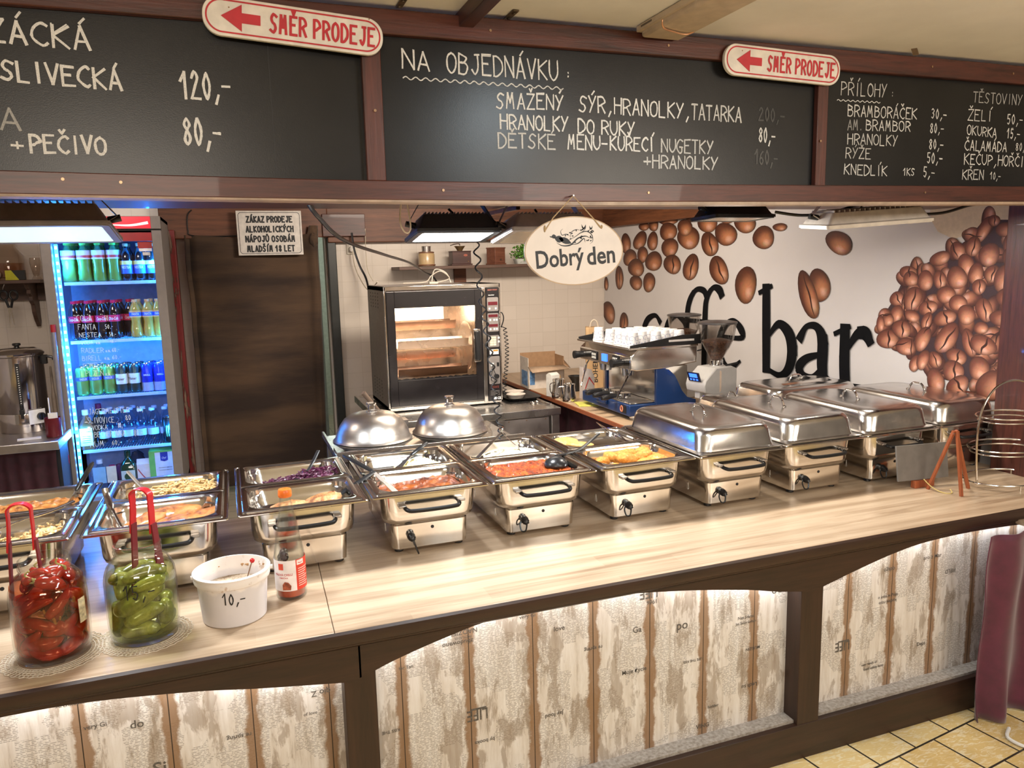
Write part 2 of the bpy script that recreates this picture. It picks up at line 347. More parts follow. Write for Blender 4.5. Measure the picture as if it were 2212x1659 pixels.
FT = [('COLA', -0.813, 1.404, -0.737, 1.403, 0.035), ('50.-', -0.672, 1.402, -0.637, 1.404, 0.0283), ('FANTA', -0.81, 1.358, -0.722, 1.355, 0.0298), ('50.-', -0.674, 1.356, -0.633, 1.356, 0.023), ('NESTEA', -0.809, 1.314, -0.699, 1.311, 0.0246), ('50.-', -0.656, 1.312, -0.621, 1.312, 0.0231), ('VODA', -0.805, 1.273, -0.743, 1.271, 0.0176), ('0.5L', -0.728, 1.272, -0.706, 1.271, 0.0107), ('10.-', -0.655, 1.273, -0.624, 1.273, 0.0143), ('RADLER', -0.806, 1.225, -0.694, 1.221, 0.0265), ('0.5L', -0.684, 1.222, -0.658, 1.223, 0.0107), ('60.-', -0.65, 1.222, -0.613, 1.222, 0.0233), ('BIRELL', -0.806, 1.18, -0.71, 1.177, 0.0266), ('0.5L', -0.693, 1.179, -0.666, 1.178, 0.0125), ('60.-', -0.653, 1.179, -0.606, 1.18, 0.0233), ('POMELO', -0.805, 1.137, -0.703, 1.137, 0.0267), ('0.5L', -0.693, 1.138, -0.669, 1.138, 0.0126), ('PLZEŇ', -0.797, 1.092, -0.708, 1.087, 0.0304), ('0.5L', -0.697, 1.088, -0.671, 1.088, 0.0126), ('JÄGERMEISTER', -0.805, 0.869, -0.595, 0.865, 0.0308), ('80,-', -0.554, 0.863, -0.507, 0.864, 0.0295), ('SLIVOVICE', -0.815, 0.819, -0.679, 0.811, 0.0326), ('80', -0.619, 0.819, -0.591, 0.82, 0.0276), ('VODKA', -0.795, 0.776, -0.718, 0.774, 0.0273), ('80,-', -0.661, 0.778, -0.629, 0.78, 0.0276), ('BECHEROVKA', -0.787, 0.733, -0.627, 0.73, 0.0311), ('80.-', -0.58, 0.721, -0.535, 0.721, 0.0334), ('RUM', -0.814, 0.677, -0.743, 0.678, 0.0329), ('60,-', -0.701, 0.68, -0.649, 0.678, 0.0277)]
BEAN_A= [(5714,1810,-85,-3,0,81),(5482,1826,-93,-25,-64,65),(5287,1814,-82,-7,-12,69),(5273,1932,-74,-4,0,42),(5419,1932,-85,-5,0,31),(5063,1953,-130,-8,0,29),(5062,1876,-117,-6,1,70),(4670,1967,-150,12,20,41),(4561,1920,-109,-17,-23,78),(4793,1821,-131,-31,-51,76),(4839,1894,-93,-18,-27,56),(4153,1883,-110,-6,2,59),(4353,1826,-124,-6,2,73),(4533,1767,-100,7,26,79),(4346,1952,-101,-17,-15,56),(3968,1788,-105,-4,3,68),(3818,1843,-66,-4,1,23),(5040,1758,-117,-3,1,70),(5442,1714,-82,-2,0,67),(5646,1694,-106,-11,-26,71),(5271,1661,-115,-17,-40,77),(5546,1612,-126,-1,0,76),(5003,1635,-116,-1,1,74),(5546,1492,-101,1,0,60),(5339,1498,-93,-7,-26,75),(5830,1530,-74,1,-1,96),(6071,1476,-42,1,-1,57),(4757,1612,-99,-12,-32,89),(4422,1590,-99,21,57,89),(4130,1497,-110,2,4,116),(6026,1228,-109,19,56,95),(5752,1153,-73,5,0,93),(3474,1505,-79,11,29,96),(3559,1449,-65,14,62,143),(3338,1735,-89,-40,-39,51)]
BEAN_B= [(2874,1578,-55,4,5,29),(2857,1546,-47,0,2,36),(2773,1538,-47,1,3,47),(2932,1447,-45,15,17,32),(2930,1373,-39,-4,-7,44),(2839,1450,-51,-9,-16,61),(2984,1340,-38,2,2,35),(3028,1317,-26,2,3,46),(2978,1244,-68,6,3,51),(2839,1368,-47,-11,-10,28),(2895,1300,-57,4,3,47),(2700,1640,-49,24,21,28),(2608,1674,-41,-1,3,40),(2750,1410,-51,23,19,29),(2865,1216,-64,-3,-6,42),(2752,1348,-29,-7,-14,41),(2768,1261,-41,-9,-21,60),(2485,1762,-27,-12,-26,56),(2441,1797,-28,-2,2,25),(2378,1756,-53,-3,3,33),(2533,1690,-36,-9,-11,46),(2453,1653,-42,-22,-27,47),(2360,1693,-31,-6,-5,49),(2346,1634,-44,-1,4,50),(2562,1611,-42,0,4,49),(2693,1543,-38,0,3,42),(2604,1553,-56,0,4,50),(2510,1571,-39,-6,-6,47),(2433,1571,-36,-12,-12,36),(2376,1555,-43,-14,-19,59),(2491,1514,-34,1,3,35),(2656,1475,-50,1,3,41),(2591,1440,-46,2,3,38),(2654,1368,-56,21,17,34),(2351,1470,-53,2,4,46),(2459,1414,-39,8,15,54),(2543,1388,-45,-12,-14,43),(2367,1384,-67,9,6,34),(2637,1276,-47,-24,-45,66),(2467,1334,-38,3,2,26),(2521,1263,-33,11,23,60),(2331,1331,-40,3,3,38),(2317,1263,-40,4,3,38),(2452,1260,-60,-25,-21,40),(2348,1158,-34,4,2,29),(2694,1168,-33,14,20,39),(2806,1139,-28,-5,-15,44),(2759,1161,-31,-9,-23,50),(2580,1195,-54,-7,-8,38),(2463,1155,-50,-11,-16,51),(2592,1128,-58,7,3,48),(2683,1069,-48,14,16,57),(2316,1049,-30,0,-6,54),(2527,1013,-95,7,-1,31),(2401,1085,-70,35,28,56),(2565,1062,-53,36,27,34)]
DARK= [(3029, 1337), (2953, 1441), (2888, 1565), (2786, 1613), (2654, 1675), (2579, 1708), (2488, 1804), (2315, 1793), (2298, 1205), (2312, 1100), (2457, 1079), (2696, 1118), (2814, 1178), (2970, 1213)]
SACK= [(2788, 1965), (2761, 1821), (2719, 1764), (2637, 1728), (2508, 1749), (2305, 1723), (2316, 1919)]
random.seed(4)
# ------------------------------------------------------------------ shared materials
W_DARK = wood('stained_wood', (0.020, 0.006, 0.004), (0.105, 0.026, 0.016), 'x', 7, 0.42, bmp=0.2, coat=0.05)
W_DARKZ = wood('stained_wood_upright', (0.020, 0.006, 0.004), (0.105, 0.026, 0.016), 'z', 7, 0.42, bmp=0.2, coat=0.05)
W_APRON = wood('apron_wood', (0.014, 0.007, 0.004), (0.040, 0.017, 0.010), 'x', 6, 0.42, bmp=0.08)
W_APRONZ = wood('apron_wood_upright', (0.014, 0.007, 0.004), (0.040, 0.017, 0.010), 'z', 6, 0.42, bmp=0.08)
W_BEAM = wood('beam_wood', (0.055, 0.017, 0.007), (0.19, 0.065, 0.026), 'x', 5, 0.5, bmp=0.1)
W_BEAMY = wood('beam_wood_y', (0.055, 0.017, 0.007), (0.20, 0.07, 0.026), 'y', 5, 0.5, bmp=0.1)
STEEL = steel('steel_polished', (0.74, 0.71, 0.67), 0.13, (1, 1, 1), 18, 0.07, 0.01)
STEELB = steel('steel_brushed', (0.66, 0.64, 0.62), 0.27, (30, 2, 2), 12, 0.10, 0.03)
STEELD = steel('steel_dull', (0.50, 0.47, 0.45), 0.35, (2, 2, 2), 14, 0.12, 0.02)
CHROME = steel('chrome', (0.85, 0.85, 0.85), 0.06, (1, 1, 1), 10, 0.03, 0)
BLACKP = M('black_plastic', (0.012, 0.012, 0.013), 0.3, 0, 0.2, 40, 0.02)
BLACKM = M('black_matt', (0.016, 0.016, 0.018), 0.55, 0, 0.2, 40)
WHITE = M('white_paint', (0.78, 0.77, 0.74), 0.45)
PAPER = M('paper_white', (0.82, 0.80, 0.78), 0.6)
REDP = M('red_print', (0.50, 0.018, 0.030), 0.45)
INK = M('black_print', (0.010, 0.010, 0.012), 0.5)
GLASS = glass('clear_glass', (0.95, 0.97, 0.96))

# ------------------------------------------------------------------ the room
def tiles(name, c1, c2, grout, size, mortar, rough=0.25, off=0.0, rot=(0, 0, 0), bmp_=0.25, mottled=0.0, mot_col=None, wide=1.0):
    m, b, n, l = new_mat(name)
    v = coords(n, l, (1, 1, 1), rot); t = n.new('ShaderNodeTexBrick'); l.new(v, t.inputs['Vector'])
    t.offset = off; t.squash = 1; t.inputs['Scale'].default_value = 1; t.inputs['Mortar Size'].default_value = mortar
    t.inputs['Brick Width'].default_value = size*wide; t.inputs['Row Height'].default_value = size; t.inputs['Mortar Smooth'].default_value = 0.2
    t.inputs['Color1'].default_value = (*c1, 1); t.inputs['Color2'].default_value = (*c2, 1); t.inputs['Mortar'].default_value = (*grout, 1)
    col = t.outputs['Color']
    if mottled:
        f = tex_noise(n, l, coords(n, l, (1, 3, 1), (0, 0, 0.7)), 26, 6, 0.6, 1.2)
        r = ramp(n, [(0.50, (0, 0, 0)), (0.60, (1, 1, 1))]); l.new(f, r.inputs[0])
        k = mth(n, l, 'MULTIPLY', r.outputs[0], mottled); k2 = mth(n, l, 'MULTIPLY', k, mth(n, l, 'SUBTRACT', 1, t.outputs['Fac']))
        col = mixc(n, l, k2, col, mot_col)
        d = tex_noise(n, l, coords(n, l), 3, 5); rd = ramp(n, [(0.35, (0.75, 0.72, 0.68)), (0.6, (1, 1, 1))]); l.new(d, rd.inputs[0])
        mm = n.new('ShaderNodeMix'); mm.data_type = 'RGBA'; mm.blend_type = 'MULTIPLY'; mm.inputs[0].default_value = 1
        l.new(col, mm.inputs[6]); l.new(rd.outputs[0], mm.inputs[7]); col = mm.outputs[2]
    l.new(col, b.inputs['Base Color']); b.inputs['Roughness'].default_value = rough
    bump(n, l, b, mth(n, l, 'SUBTRACT', 1, t.outputs['Fac']), bmp_, 0.002)
    return m
T_FLOOR = tiles('floor_tiles', (0.70, 0.50, 0.20), (0.78, 0.60, 0.28), (0.035, 0.028, 0.02), 0.185, 0.004, 0.3, 0.5, (0, 0, R(-8)), 0.3, 0.75, (0.85, 0.76, 0.55), 1.0)
T_WALL = tiles('wall_tiles', (0.71, 0.63, 0.55), (0.74, 0.66, 0.58), (0.64, 0.56, 0.48), 0.12, 0.0018, 0.22, 0.0, (R(90), 0, 0))
T_BAR = tiles('bar_floor_tiles', (0.42, 0.36, 0.27), (0.48, 0.42, 0.32), (0.1, 0.09, 0.07), 0.15, 0.003, 0.3)
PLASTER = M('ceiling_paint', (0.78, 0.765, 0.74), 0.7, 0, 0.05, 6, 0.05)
struct(ob('floor', G().box(-3.2, 4.6, -2.6, 1.96, -0.1, 0), T_FLOOR, smooth=0))
struct(ob('floor_bar', G().box(-3.2, 4.6, 1.96, 9.0, -0.1, 0), T_BAR, smooth=0))
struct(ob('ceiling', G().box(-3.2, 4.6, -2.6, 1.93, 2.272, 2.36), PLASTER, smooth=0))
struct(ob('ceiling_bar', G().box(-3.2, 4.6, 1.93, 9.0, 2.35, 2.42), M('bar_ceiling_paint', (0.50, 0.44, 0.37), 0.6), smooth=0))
g = G(); g.box(-3.2, -0.21, 6.12, 6.22, 0, 2.35); g.box(-0.21, 0.72, 6.12, 6.22, 1.97, 2.35); g.box(0.72, 3.2, 6.12, 6.22, 0, 2.35)
struct(ob('wall_back', g, T_WALL, smooth=0))
struct(ob('wall_right', G().box(3.12, 3.22, 2.30, 6.12, 0, 2.35), M('wall_paint', (0.62, 0.56, 0.5), 0.7), smooth=0))
struct(ob('wall_left', G().box(-3.2, -3.1, 1.96, 6.12, 0, 2.35), T_WALL, smooth=0))
struct(ob('wall_hall', G().box(-3.2, 4.6, -2.7, -2.6, 0, 2.272), M('hall_paint', (0.42, 0.30, 0.20), 0.7, 0, 0.15, 3), smooth=0))
struct(ob('wall_next_room', G().box(-1.2, 2.2, 8.9, 9.0, 0, 2.35), M('next_room_paint', (0.45, 0.48, 0.42), 0.7), smooth=0))
struct(ob('trim_1', G().box(-0.42, 0.74, 6.02, 6.12, 1.90, 2.35), W_BEAM, smooth=0, bev=0.006))     # lintel above the doorway
struct(ob('trim_2', G().box(0.735, 0.80, 6.06, 6.24, 0, 1.90), M('door_frame_black', (0.02, 0.022, 0.02), 0.4), smooth=0, bev=0.006))
g = G(); g.box(-0.42, -0.325, 5.98, 6.12, 0, 1.96)
m, b, n, l = new_mat('flaking_red_paint')
f = tex_noise(n, l, coords(n, l, (9, 9, 1.1)), 3.2, 8, 0.6, 0.4); r = ramp(n, [(0.52, (0.21, 0.016, 0.016)), (0.56, (0.06, 0.02, 0.012)), (0.64, (0.30, 0.2, 0.14))])
l.new(f, r.inputs[0]); l.new(r.outputs[0], b.inputs['Base Color']); b.inputs['Roughness'].default_value = 0.5; bump(n, l, b, f, 0.4)
struct(ob('trim_3', g, m, smooth=0, bev=0.004))
struct(ob('trim_4', G().box(0.74, 3.10, 6.04, 6.12, 1.86, 2.35), W_BEAM, smooth=0, bev=0.006))
struct(ob('trim_5', G().box(3.00, 3.12, 2.12, 2.298, 0, 2.35), W_DARKZ, smooth=0, bev=0.004))          # post at the near end of the right wall
struct(ob('trim_6', G().box(3.06, 3.118, 4.2, 6.03, 1.955, 2.16), W_BEAMY, smooth=0, bev=0.004))
struct(ob('trim_7', G().box(-1.4, 3.10, 1.962, 2.75, 1.866, 1.884), W_DARK, smooth=0))          # soffit behind the menu board that the lamps hang from
# wall clips, lath and light housing under the ceiling
for x, y, lb in ((0.43, 1.87, 'small rusty metal clip on ceiling left of wooden lath'), (0.707, 1.885, 'small rusty metal clip on ceiling right of wooden lath')):
    g = G(); g.box(-0.008, 0.008, -0.036, 0.036, -0.004, 0); g.cyl((0, -0.02, -0.004), (0, -0.02, -0.007), 0.004, n=8); g.cyl((0, 0.02, -0.004), (0, 0.02, -0.007), 0.004, n=8)
    o = ob('ceiling_clip', g, M('rusty_metal', (0.16, 0.12, 0.08), 0.5, 0.7, 0.4, 60), bev=0.001); o.location = (x, y, 2.2715); tag(o, lb, 'clip', 'clips above the menu board')
o = ob('ceiling_chip', G().at(2.0, 1.87, 2.268, 0, R(12), R(35)).box(-0.03, 0.03, -0.008, 0.008, 0, 0.002), M('wood_splinter', (0.2, 0.14, 0.09), 0.7)); tag(o, 'loose brown splinter hanging from ceiling above side dish menu', 'splinter')
o = ob('ceiling_lath', G().box(0.575, 0.612, 1.2, 1.93, 2.235, 2.272), wood('stained_wood_y', (0.018, 0.006, 0.004), (0.075, 0.022, 0.014), 'y', 7, 0.38, bmp=0.15), bev=0.002); tag(o, 'dark stained wooden lath running along ceiling towards the hall', 'lath')
t = thing('ceiling_luminaire', 'beige plastic light housing mounted under the ceiling', 'light', (1.125, 1.885, 2.272))
BEIGE = M('beige_plastic', (0.52, 0.42, 0.31), 0.45)
ob('housing', G().box(-0.055, 0.062, -0.9, 0.0, -0.030, -0.002), BEIGE, t, bev=0.008)
ob('base_strip', G().box(-0.066, -0.05, -0.9, 0.004, -0.016, -0.001), BEIGE, t, bev=0.002)
ob('end_label', G().box(-0.064, -0.0662, -0.075, -0.02, -0.010, -0.005), M('label_dark', (0.1, 0.08, 0.06), 0.5), t)
ob('clip_wire', G().tube(spl([(-0.052, -.11, -0.004), (-0.055, -.108, -0.022), (-0.045, -.10, -0.033), (-0.01, -.085, -0.034), (0.04, -.075, -0.034), (0.066, -.10, -0.020)]), 0.0022), M('copper_wire', (0.62, 0.33, 0.18), 0.35, 0.6), t)

# ------------------------------------------------------------------ menu board above the counter
t = thing('menu_board_frame', 'dark red stained wooden frame carrying the three chalkboards', 'frame', (0.9, 1.92, 1.82))
ob('top_rail', G().box(-1.2, 3.3, 1.895, 1.915, 2.205, 2.262), W_DARK, t, bev=0.003, world=True)
ob('bottom_rail', G().prism([(-1.2, 1.842), (-0.26, 1.829), (0.27, 1.823), (0.9, 1.821), (3.3, 1.832), (3.3, 1.884), (0.9, 1.868), (0.27, 1.869), (-0.26, 1.876), (-1.2, 1.892)], 1.895, 1.915), W_DARK, t, bev=0.002, world=True)
ob('lower_lip', G().prism([(-1.2, 1.834), (0.9, 1.8125), (3.3, 1.824), (3.3, 1.832), (0.9, 1.821), (-1.2, 1.842)], 1.896, 1.96), M('bare_wood_edge', (0.36, 0.26, 0.19), 0.5, 0, 0.3, 14), t, world=True)
for a, b_ in ((0.334, 0.380), (1.668, 1.706)): ob('divider', G().box(a, b_, 1.897, 1.915, 1.868, 2.207), W_DARKZ, t, bev=0.002, world=True)
SCREW = M('brass_screw', (0.35, 0.22, 0.13), 0.35, 0.8)
for x, z in ((0.655, 2.232), (1.16, 2.232), (0.36, 2.03), (0.52, 1.847), (1.1, 1.846), (1.68, 2.0), (2.1, 2.235), (2.1, 1.855), (-0.31, 1.862), (-0.2, 1.857), (2.45, 2.235)):
    ob('screw', G().cyl((x, 1.8955, z), (x, 1.893, z), 0.0034, n=10), SCREW, t, world=True)
m, b, n, l = new_mat('chalkboard'); MATS['chalkboard'] = m
f = tex_noise(n, l, coords(n, l), 3.5, 6, 0.6); f2 = tex_noise(n, l, coords(n, l), 420, 2)
r = ramp(n, [(0.35, (0.007, 0.007, 0.0075)), (0.75, (0.015, 0.0145, 0.0145))]); l.new(f, r.inputs[0]); l.new(r.outputs[0], b.inputs['Base Color'])
b.inputs['Roughness'].default_value = 0.30; b.inputs['Specular IOR Level'].default_value = 0.35; bump(n, l, b, f2, 0.12, 0.001)
def chalk(k):
    name = 'chalk_%d' % int(k*100)
    if name in MATS: return MATS[name]
    m, b, n, l = new_mat(name); MATS[name] = m
    f = tex_noise(n, l, coords(n, l, (1, 1, 2)), 420, 3); lo = 0.03+0.80*k**1.2; r = ramp(n, [(0.3, (lo*.62,)*3), (0.6, (lo, lo*.99, lo*.96))]); l.new(f, r.inputs[0])
    l.new(r.outputs[0], b.inputs['Base Color']); b.inputs['Roughness'].default_value = 0.9 if k > .3 else .32; b.inputs['Specular IOR Level'].default_value = 0.1 if k > .3 else .5
    return m
BOARDS = [(-1.2, 0.336, 'left chalkboard with the 120 and 80 crown dishes chalked on it', CH1, 0.0054),
          (0.378, 1.67, 'middle chalkboard headed NA OBJEDNÁVKU with made to order meals', CH2, 0.0040),
          (1.704, 3.3, 'right chalkboard headed PŘÍLOHY listing side dishes', CH3, 0.0031)]
for i, (a, b_, lab, L_, wd) in enumerate(BOARDS):
    t = thing('chalkboard', lab, 'chalkboard', ((a+b_)/2, 1.93, 1.87), 0, 'menu chalkboards')
    ob('board', G().box(a, b_, 1.916, 1.93, 1.86, 2.215), MATS['chalkboard'], t, smooth=0, world=True)
    if i == 0: ob('board_seam', G().box(0.1255, 0.127, 1.9150, 1.9165, 1.872, 2.205), INK, t, smooth=0, world=True)
    for txt, x0, z0, x1, z1, h, br in L_:
        g = hand(txt, x0, z0, x1, z1, h, 1.9152, wd if h > 0.025 else wd*0.8)
        if br > 0.7: hand(txt, x0, z0, x1, z1, h, 1.9149, wd*.45, g)
        ob('chalk_line', g, chalk(br), t, smooth=0, world=True)
    for xa, za, xb, zb, nw, am in ([(0.436, 2.113, 0.858, 2.110, 17, 0.0035)] if i == 1 else [(1.755, 2.1235, 1.92, 2.1245, 9, 0.0022)] if i == 2 else []):
        g = G(); N = nw*8; pen(g, [(xa+(xb-xa)*k/N, za+(zb-za)*k/N + am*math.sin(2*math.pi*k*nw/N)) for k in range(N+1)], wd*.7)
        g.v = [(p[0], 1.9152, p[1]) for p in g.v]; ob('chalk_underline', g, chalk(0.9), t, smooth=0, world=True)

# ------------------------------------------------------------------ signs
def stadium(w_, h, r=None, n=10):
    r = r or h/2; return [(p[0], p[1]) for p in rr(w_, h, r, 0, n)]
def ring_poly(g, outer, inner, y):
    n = len(outer); vs = [(p[0], y, p[1]) for p in outer] + [(p[0], y, p[1]) for p in inner]
    return g.add(vs, [(i, (i+1) % n, (i+1) % n+n, i+n) for i in range(n)])
def upright(g, vf, x, z, y, rot=0):
    c, s = math.cos(rot), math.sin(rot); vs, fs = vf
    return g.add([(x+p[0]*c-p[1]*s, y-p[2], z+p[0]*s+p[1]*c) for p in vs], fs)
def arrow_sign(loc, rot, k, lab):
    t = thing('direction_sign', lab, 'sign', loc, 0, 'direction of sale signs on the menu frame')
    w_, h = 0.392*k, 0.082*k; S = lambda P: [(x*math.cos(rot)-z*math.sin(rot), x*math.sin(rot)+z*math.cos(rot)) for x, z in P]
    ob('panel', G().prism(S(stadium(w_, h, h*.46)), -0.006, 0.006), M('sign_white', (0.74, 0.70, 0.64), 0.4), t, bev=0.0015)
    ob('border', ring_poly(G(), S(stadium(w_-0.012, h-0.012, h*.42)), S(stadium(w_-0.019, h-0.019, h*.38)), -0.0066), REDP, t, smooth=0)
    a = [(-0.158, 0), (-0.115, 0.028), (-0.115, 0.0105), (-0.076, 0.0105), (-0.076, -0.0105), (-0.115, -0.0105), (-0.115, -0.028)]
    ob('arrow', G().prism(S([(x*k, z*k) for x, z in a]), -0.0075, -0.0062), REDP, t, smooth=0)
    ob('lettering', upright(G(), block('SMĚR PRODEJE', 0.236*k, 0.044*k, 1.25), 0.060*k*math.cos(rot), -0.001*k+0.060*k*math.sin(rot), -0.0068, rot), REDP, t, smooth=0)
    for x in (-0.14, 0.165): ob('screw', G().cyl((x*k, -0.007, 0.028*k*(1 if x > 0 else 1)), (x*k, -0.0055, 0.028*k), 0.0016, n=8), SCREW, t)
    return t
arrow_sign((0.188, 1.883, 2.201), R(-3.6), 1.0, 'larger white and red arrow sign at the top left of the menu frame')
arrow_sign((1.527, 1.883, 2.201), R(-1.6), 1.02, 'white and red arrow sign between middle and right chalkboards')
t = thing('notice_sign', 'white notice banning alcohol sales to minors on the doorway beam', 'sign', (0.318, 5.935, 1.931))
ob('panel', G().box(-0.226, 0.226, -0.003, 0.003, -0.158, 0.158), M('notice_white', (0.74, 0.69, 0.64), 0.5), t, bev=0.001)
ob('border', ring_poly(G(), stadium(0.428, 0.294, 0.022), stadium(0.421, 0.287, 0.019), -0.0036), INK, t, smooth=0)
for i, (s_, w_) in enumerate((('ZÁKAZ PRODEJE', 0.325), ('ALKOHOLICKÝCH', 0.335), ('NÁPOJŮ OSOBÁM', 0.350), ('MLADŠÍM 18 LET', 0.335))):
    ob('lettering', upright(G(), block(s_, w_, 0.050, 1.9), 0, 0.097-i*0.0695, -0.0040), INK, t, smooth=0)
for x in (-.18, .18): ob('spacer', G().cyl((x, 0.003, 0.12), (x, 0.086, 0.12), 0.006, n=10), STEELD, t)

t = thing('welcome_sign', 'oval cream sign lettered Dobrý den hanging from the lower frame', 'sign', (0.863, 1.868, 1.602))
ov = [(0.142*math.cos(a), 0.090+0.089*math.sin(a)) for a in (2*math.pi*i/48 for i in range(48))]
ob('panel', G().prism(ov, -0.0035, 0.0035), M('sign_cream', (0.66, 0.57, 0.50), 0.5, 0, 0.06, 14), t, bev=0.0012)
ob('edge', ring_poly(G(), [(0.1424*math.cos(a), 0.090+0.0894*math.sin(a)) for a in (2*math.pi*i/48 for i in range(48))], [(0.1395*math.cos(a), 0.090+0.0868*math.sin(a)) for a in (2*math.pi*i/48 for i in range(48))], -0.0037), M('sign_edge_tan', (0.42, 0.28, 0.16), 0.5), t, smooth=0)
SL = R(4)
ob('lettering', upright(G(), typeset('Dobrý', 0.137, 0.060, 0.02), -0.042, 0.066, -0.0039, SL), INK, t, smooth=0)
ob('lettering', upright(G(), typeset('den', 0.083, 0.048, 0.02), 0.076, 0.078, -0.0039, SL), INK, t, smooth=0)
g = G()
def orn(pts, wd):
    pp = spl([(a, b, 0) for a, b in pts], 5); N = len(pp); n0 = len(g.v)
    pen(g.at(), [(p.x, p.y) for p in pp], [max(0.0006, wd*math.sin(math.pi*(i+.6)/(N+.2))) for i in range(N)])
    g.v[n0:] = [(p[0], -0.0039, p[1]) for p in g.v[n0:]]
def leaf(x, z, a, L_=0.005, w_=0.0028):
    n0 = 10; ca, sa = math.cos(a), math.sin(a)
    g.add([(x+ca*u*L_-sa*v*w_, -0.0039, z+sa*u*L_+ca*v*w_) for u, v in [(-1+2*i/5, math.sin(math.pi*i/5)) for i in range(6)]+[(1-2*i/5, -math.sin(math.pi*i/5)) for i in range(1, 5)]], [tuple(range(n0))])
leaf(-0.045, 0.121, R(-15), 0.014, 0.009); leaf(-0.028, 0.117, R(-22), 0.020, 0.008); leaf(-0.060, 0.128, R(10), 0.007, 0.0055); leaf(-0.068, 0.127, R(-20), 0.004, 0.0015)
for pts, wd in (([(-0.052, 0.112), (-0.035, 0.104), (-0.012, 0.106), (0.008, 0.122), (0.030, 0.128), (0.045, 0.122)], 0.004), ([(-0.010, 0.106), (0.010, 0.110), (0.026, 0.122), (0.030, 0.112)], 0.003),
    ([(-0.020, 0.118), (0.0, 0.126), (0.018, 0.137), (0.036, 0.140), (0.050, 0.130), (0.052, 0.115), (0.044, 0.108)], 0.0025), ([(-0.012, 0.124), (-0.010, 0.138), (0.004, 0.145), (0.016, 0.143)], 0.0018), ([(-0.014, 0.128), (-0.024, 0.134), (-0.036, 0.131), (-0.040, 0.141), (-0.034, 0.147)], 0.0018),
    ([(0.018, 0.137), (0.030, 0.146), (0.032, 0.156)], 0.0016), ([(0.04, 0.139), (0.047, 0.150)], 0.0014)): orn(pts, wd)
for i in range(26): leaf(random.choice([-0.036, -0.024, -0.010, 0.004, 0.02, 0.036, 0.048, 0.052, 0.045])+random.uniform(-.004, .004), random.uniform(0.112, 0.148), random.uniform(0, 3), 0.0032, 0.0017)
for x, z, k in ((0.026, 0.153, 1), (0.047, 0.151, .75)):
    for j in range(4): orn([(x-0.006*k, z+0.005*k-j*.002), (x, z-0.004*k-j*.001), (x+0.006*k, z+0.005*k-j*.002)], 0.0017*k)
ob('motif', g, INK, t, smooth=0)
STRING = M('jute_string', (0.40, 0.27, 0.14), 0.85)
ob('string', G().tube([(-0.085, -0.006, 0.143), (-0.06, -0.003, 0.176), (0.0, 0.004, 0.232), (0.05, -0.003, 0.178), (0.075, -0.006, 0.150)], 0.0016, 6), STRING, t)
for x, z in ((-0.085, 0.148), (0.078, 0.152)): ob('knot', G().ell((x, -0.0055, z), (0.0028, 0.0025, 0.009 if x < 0 else 0.005), 8, 6), STRING, t)
ob('nail', G().cyl((0.0, 0.025, 0.232), (0.0, 0.0, 0.2325), 0.0022, n=8), STEELD, t)
# ------------------------------------------------------------------ serving counter
m, b, n, l = new_mat('worktop_laminate'); MATS['worktop'] = m
v = coords(n, l, (0.55, 9, 9)); f = tex_noise(n, l, v, 2.2, 8, 0.6, 0.8); v2 = coords(n, l, (1.2, 40, 40)); f2 = tex_noise(n, l, v2, 3, 3)
br_ = n.new('ShaderNodeTexBrick'); l.new(coords(n, l), br_.inputs['Vector']); br_.offset = 0.37; br_.inputs['Scale'].default_value = 1
br_.inputs['Brick Width'].default_value = 0.62; br_.inputs['Row Height'].default_value = 0.083; br_.inputs['Mortar Size'].default_value = 0.0
br_.inputs['Color1'].default_value = (0, 0, 0, 1); br_.inputs['Color2'].default_value = (1, 1, 1, 1)
k = mth(n, l, 'MULTIPLY_ADD', f2, 0.25); l.new(f, k.node.inputs[2]); k2 = mth(n, l, 'MULTIPLY_ADD', br_.outputs['Color'], 0.11); l.new(k, k2.node.inputs[2])
r = ramp(n, [(0.40, (0.27, 0.175, 0.105)), (0.62, (0.43, 0.31, 0.205)), (0.80, (0.55, 0.42, 0.295))]); l.new(k2, r.inputs[0]); l.new(r.outputs[0], b.inputs['Base Color'])
b.inputs['Roughness'].default_value = 0.33; bump(n, l, b, k, 0.03, 0.002)
WORKTOP = m
t = thing('serving_counter', 'long light wood worktop on a dark frame with newspaper print planks', 'counter', (1.0, 1.9, 0))
ob('worktop', G().prism([(-1.6, 1.874), (0.187, 1.874), (0.214, 2.95), (-1.6, 2.95)], 0.722, 0.75, 'z'), WORKTOP, t, bev=0.002, world=True)
ob('worktop', G().prism([(0.1885, 1.874), (3.05, 1.874), (3.05, 2.95), (0.2155, 2.95)], 0.722, 0.75, 'z'), WORKTOP, t, bev=0.002, world=True)
ob('edge_moulding', G().prism([(1.866, 0.715), (1.862, 0.728), (1.865, 0.745), (1.8735, 0.7495), (1.8735, 0.71)], -1.6, 3.05, 'x'), W_APRON, t, world=True)
ob('edge_moulding', G().prism([(1.880, 0.700), (1.874, 0.706), (1.8735, 0.714), (1.90, 0.714), (1.90, 0.695)], -1.6, 3.05, 'x'), W_APRON, t, world=True)
def arch(pts, x): 
    P = spl([(a, b, 0) for a, b in pts], 10)
    for p, q in zip(P, P[1:]):
        if p.x <= x <= q.x: return p.y+(q.y-p.y)*(x-p.x)/max(q.x-p.x, 1e-6)
    return P[0].y if x < P[0].x else P[-1].y
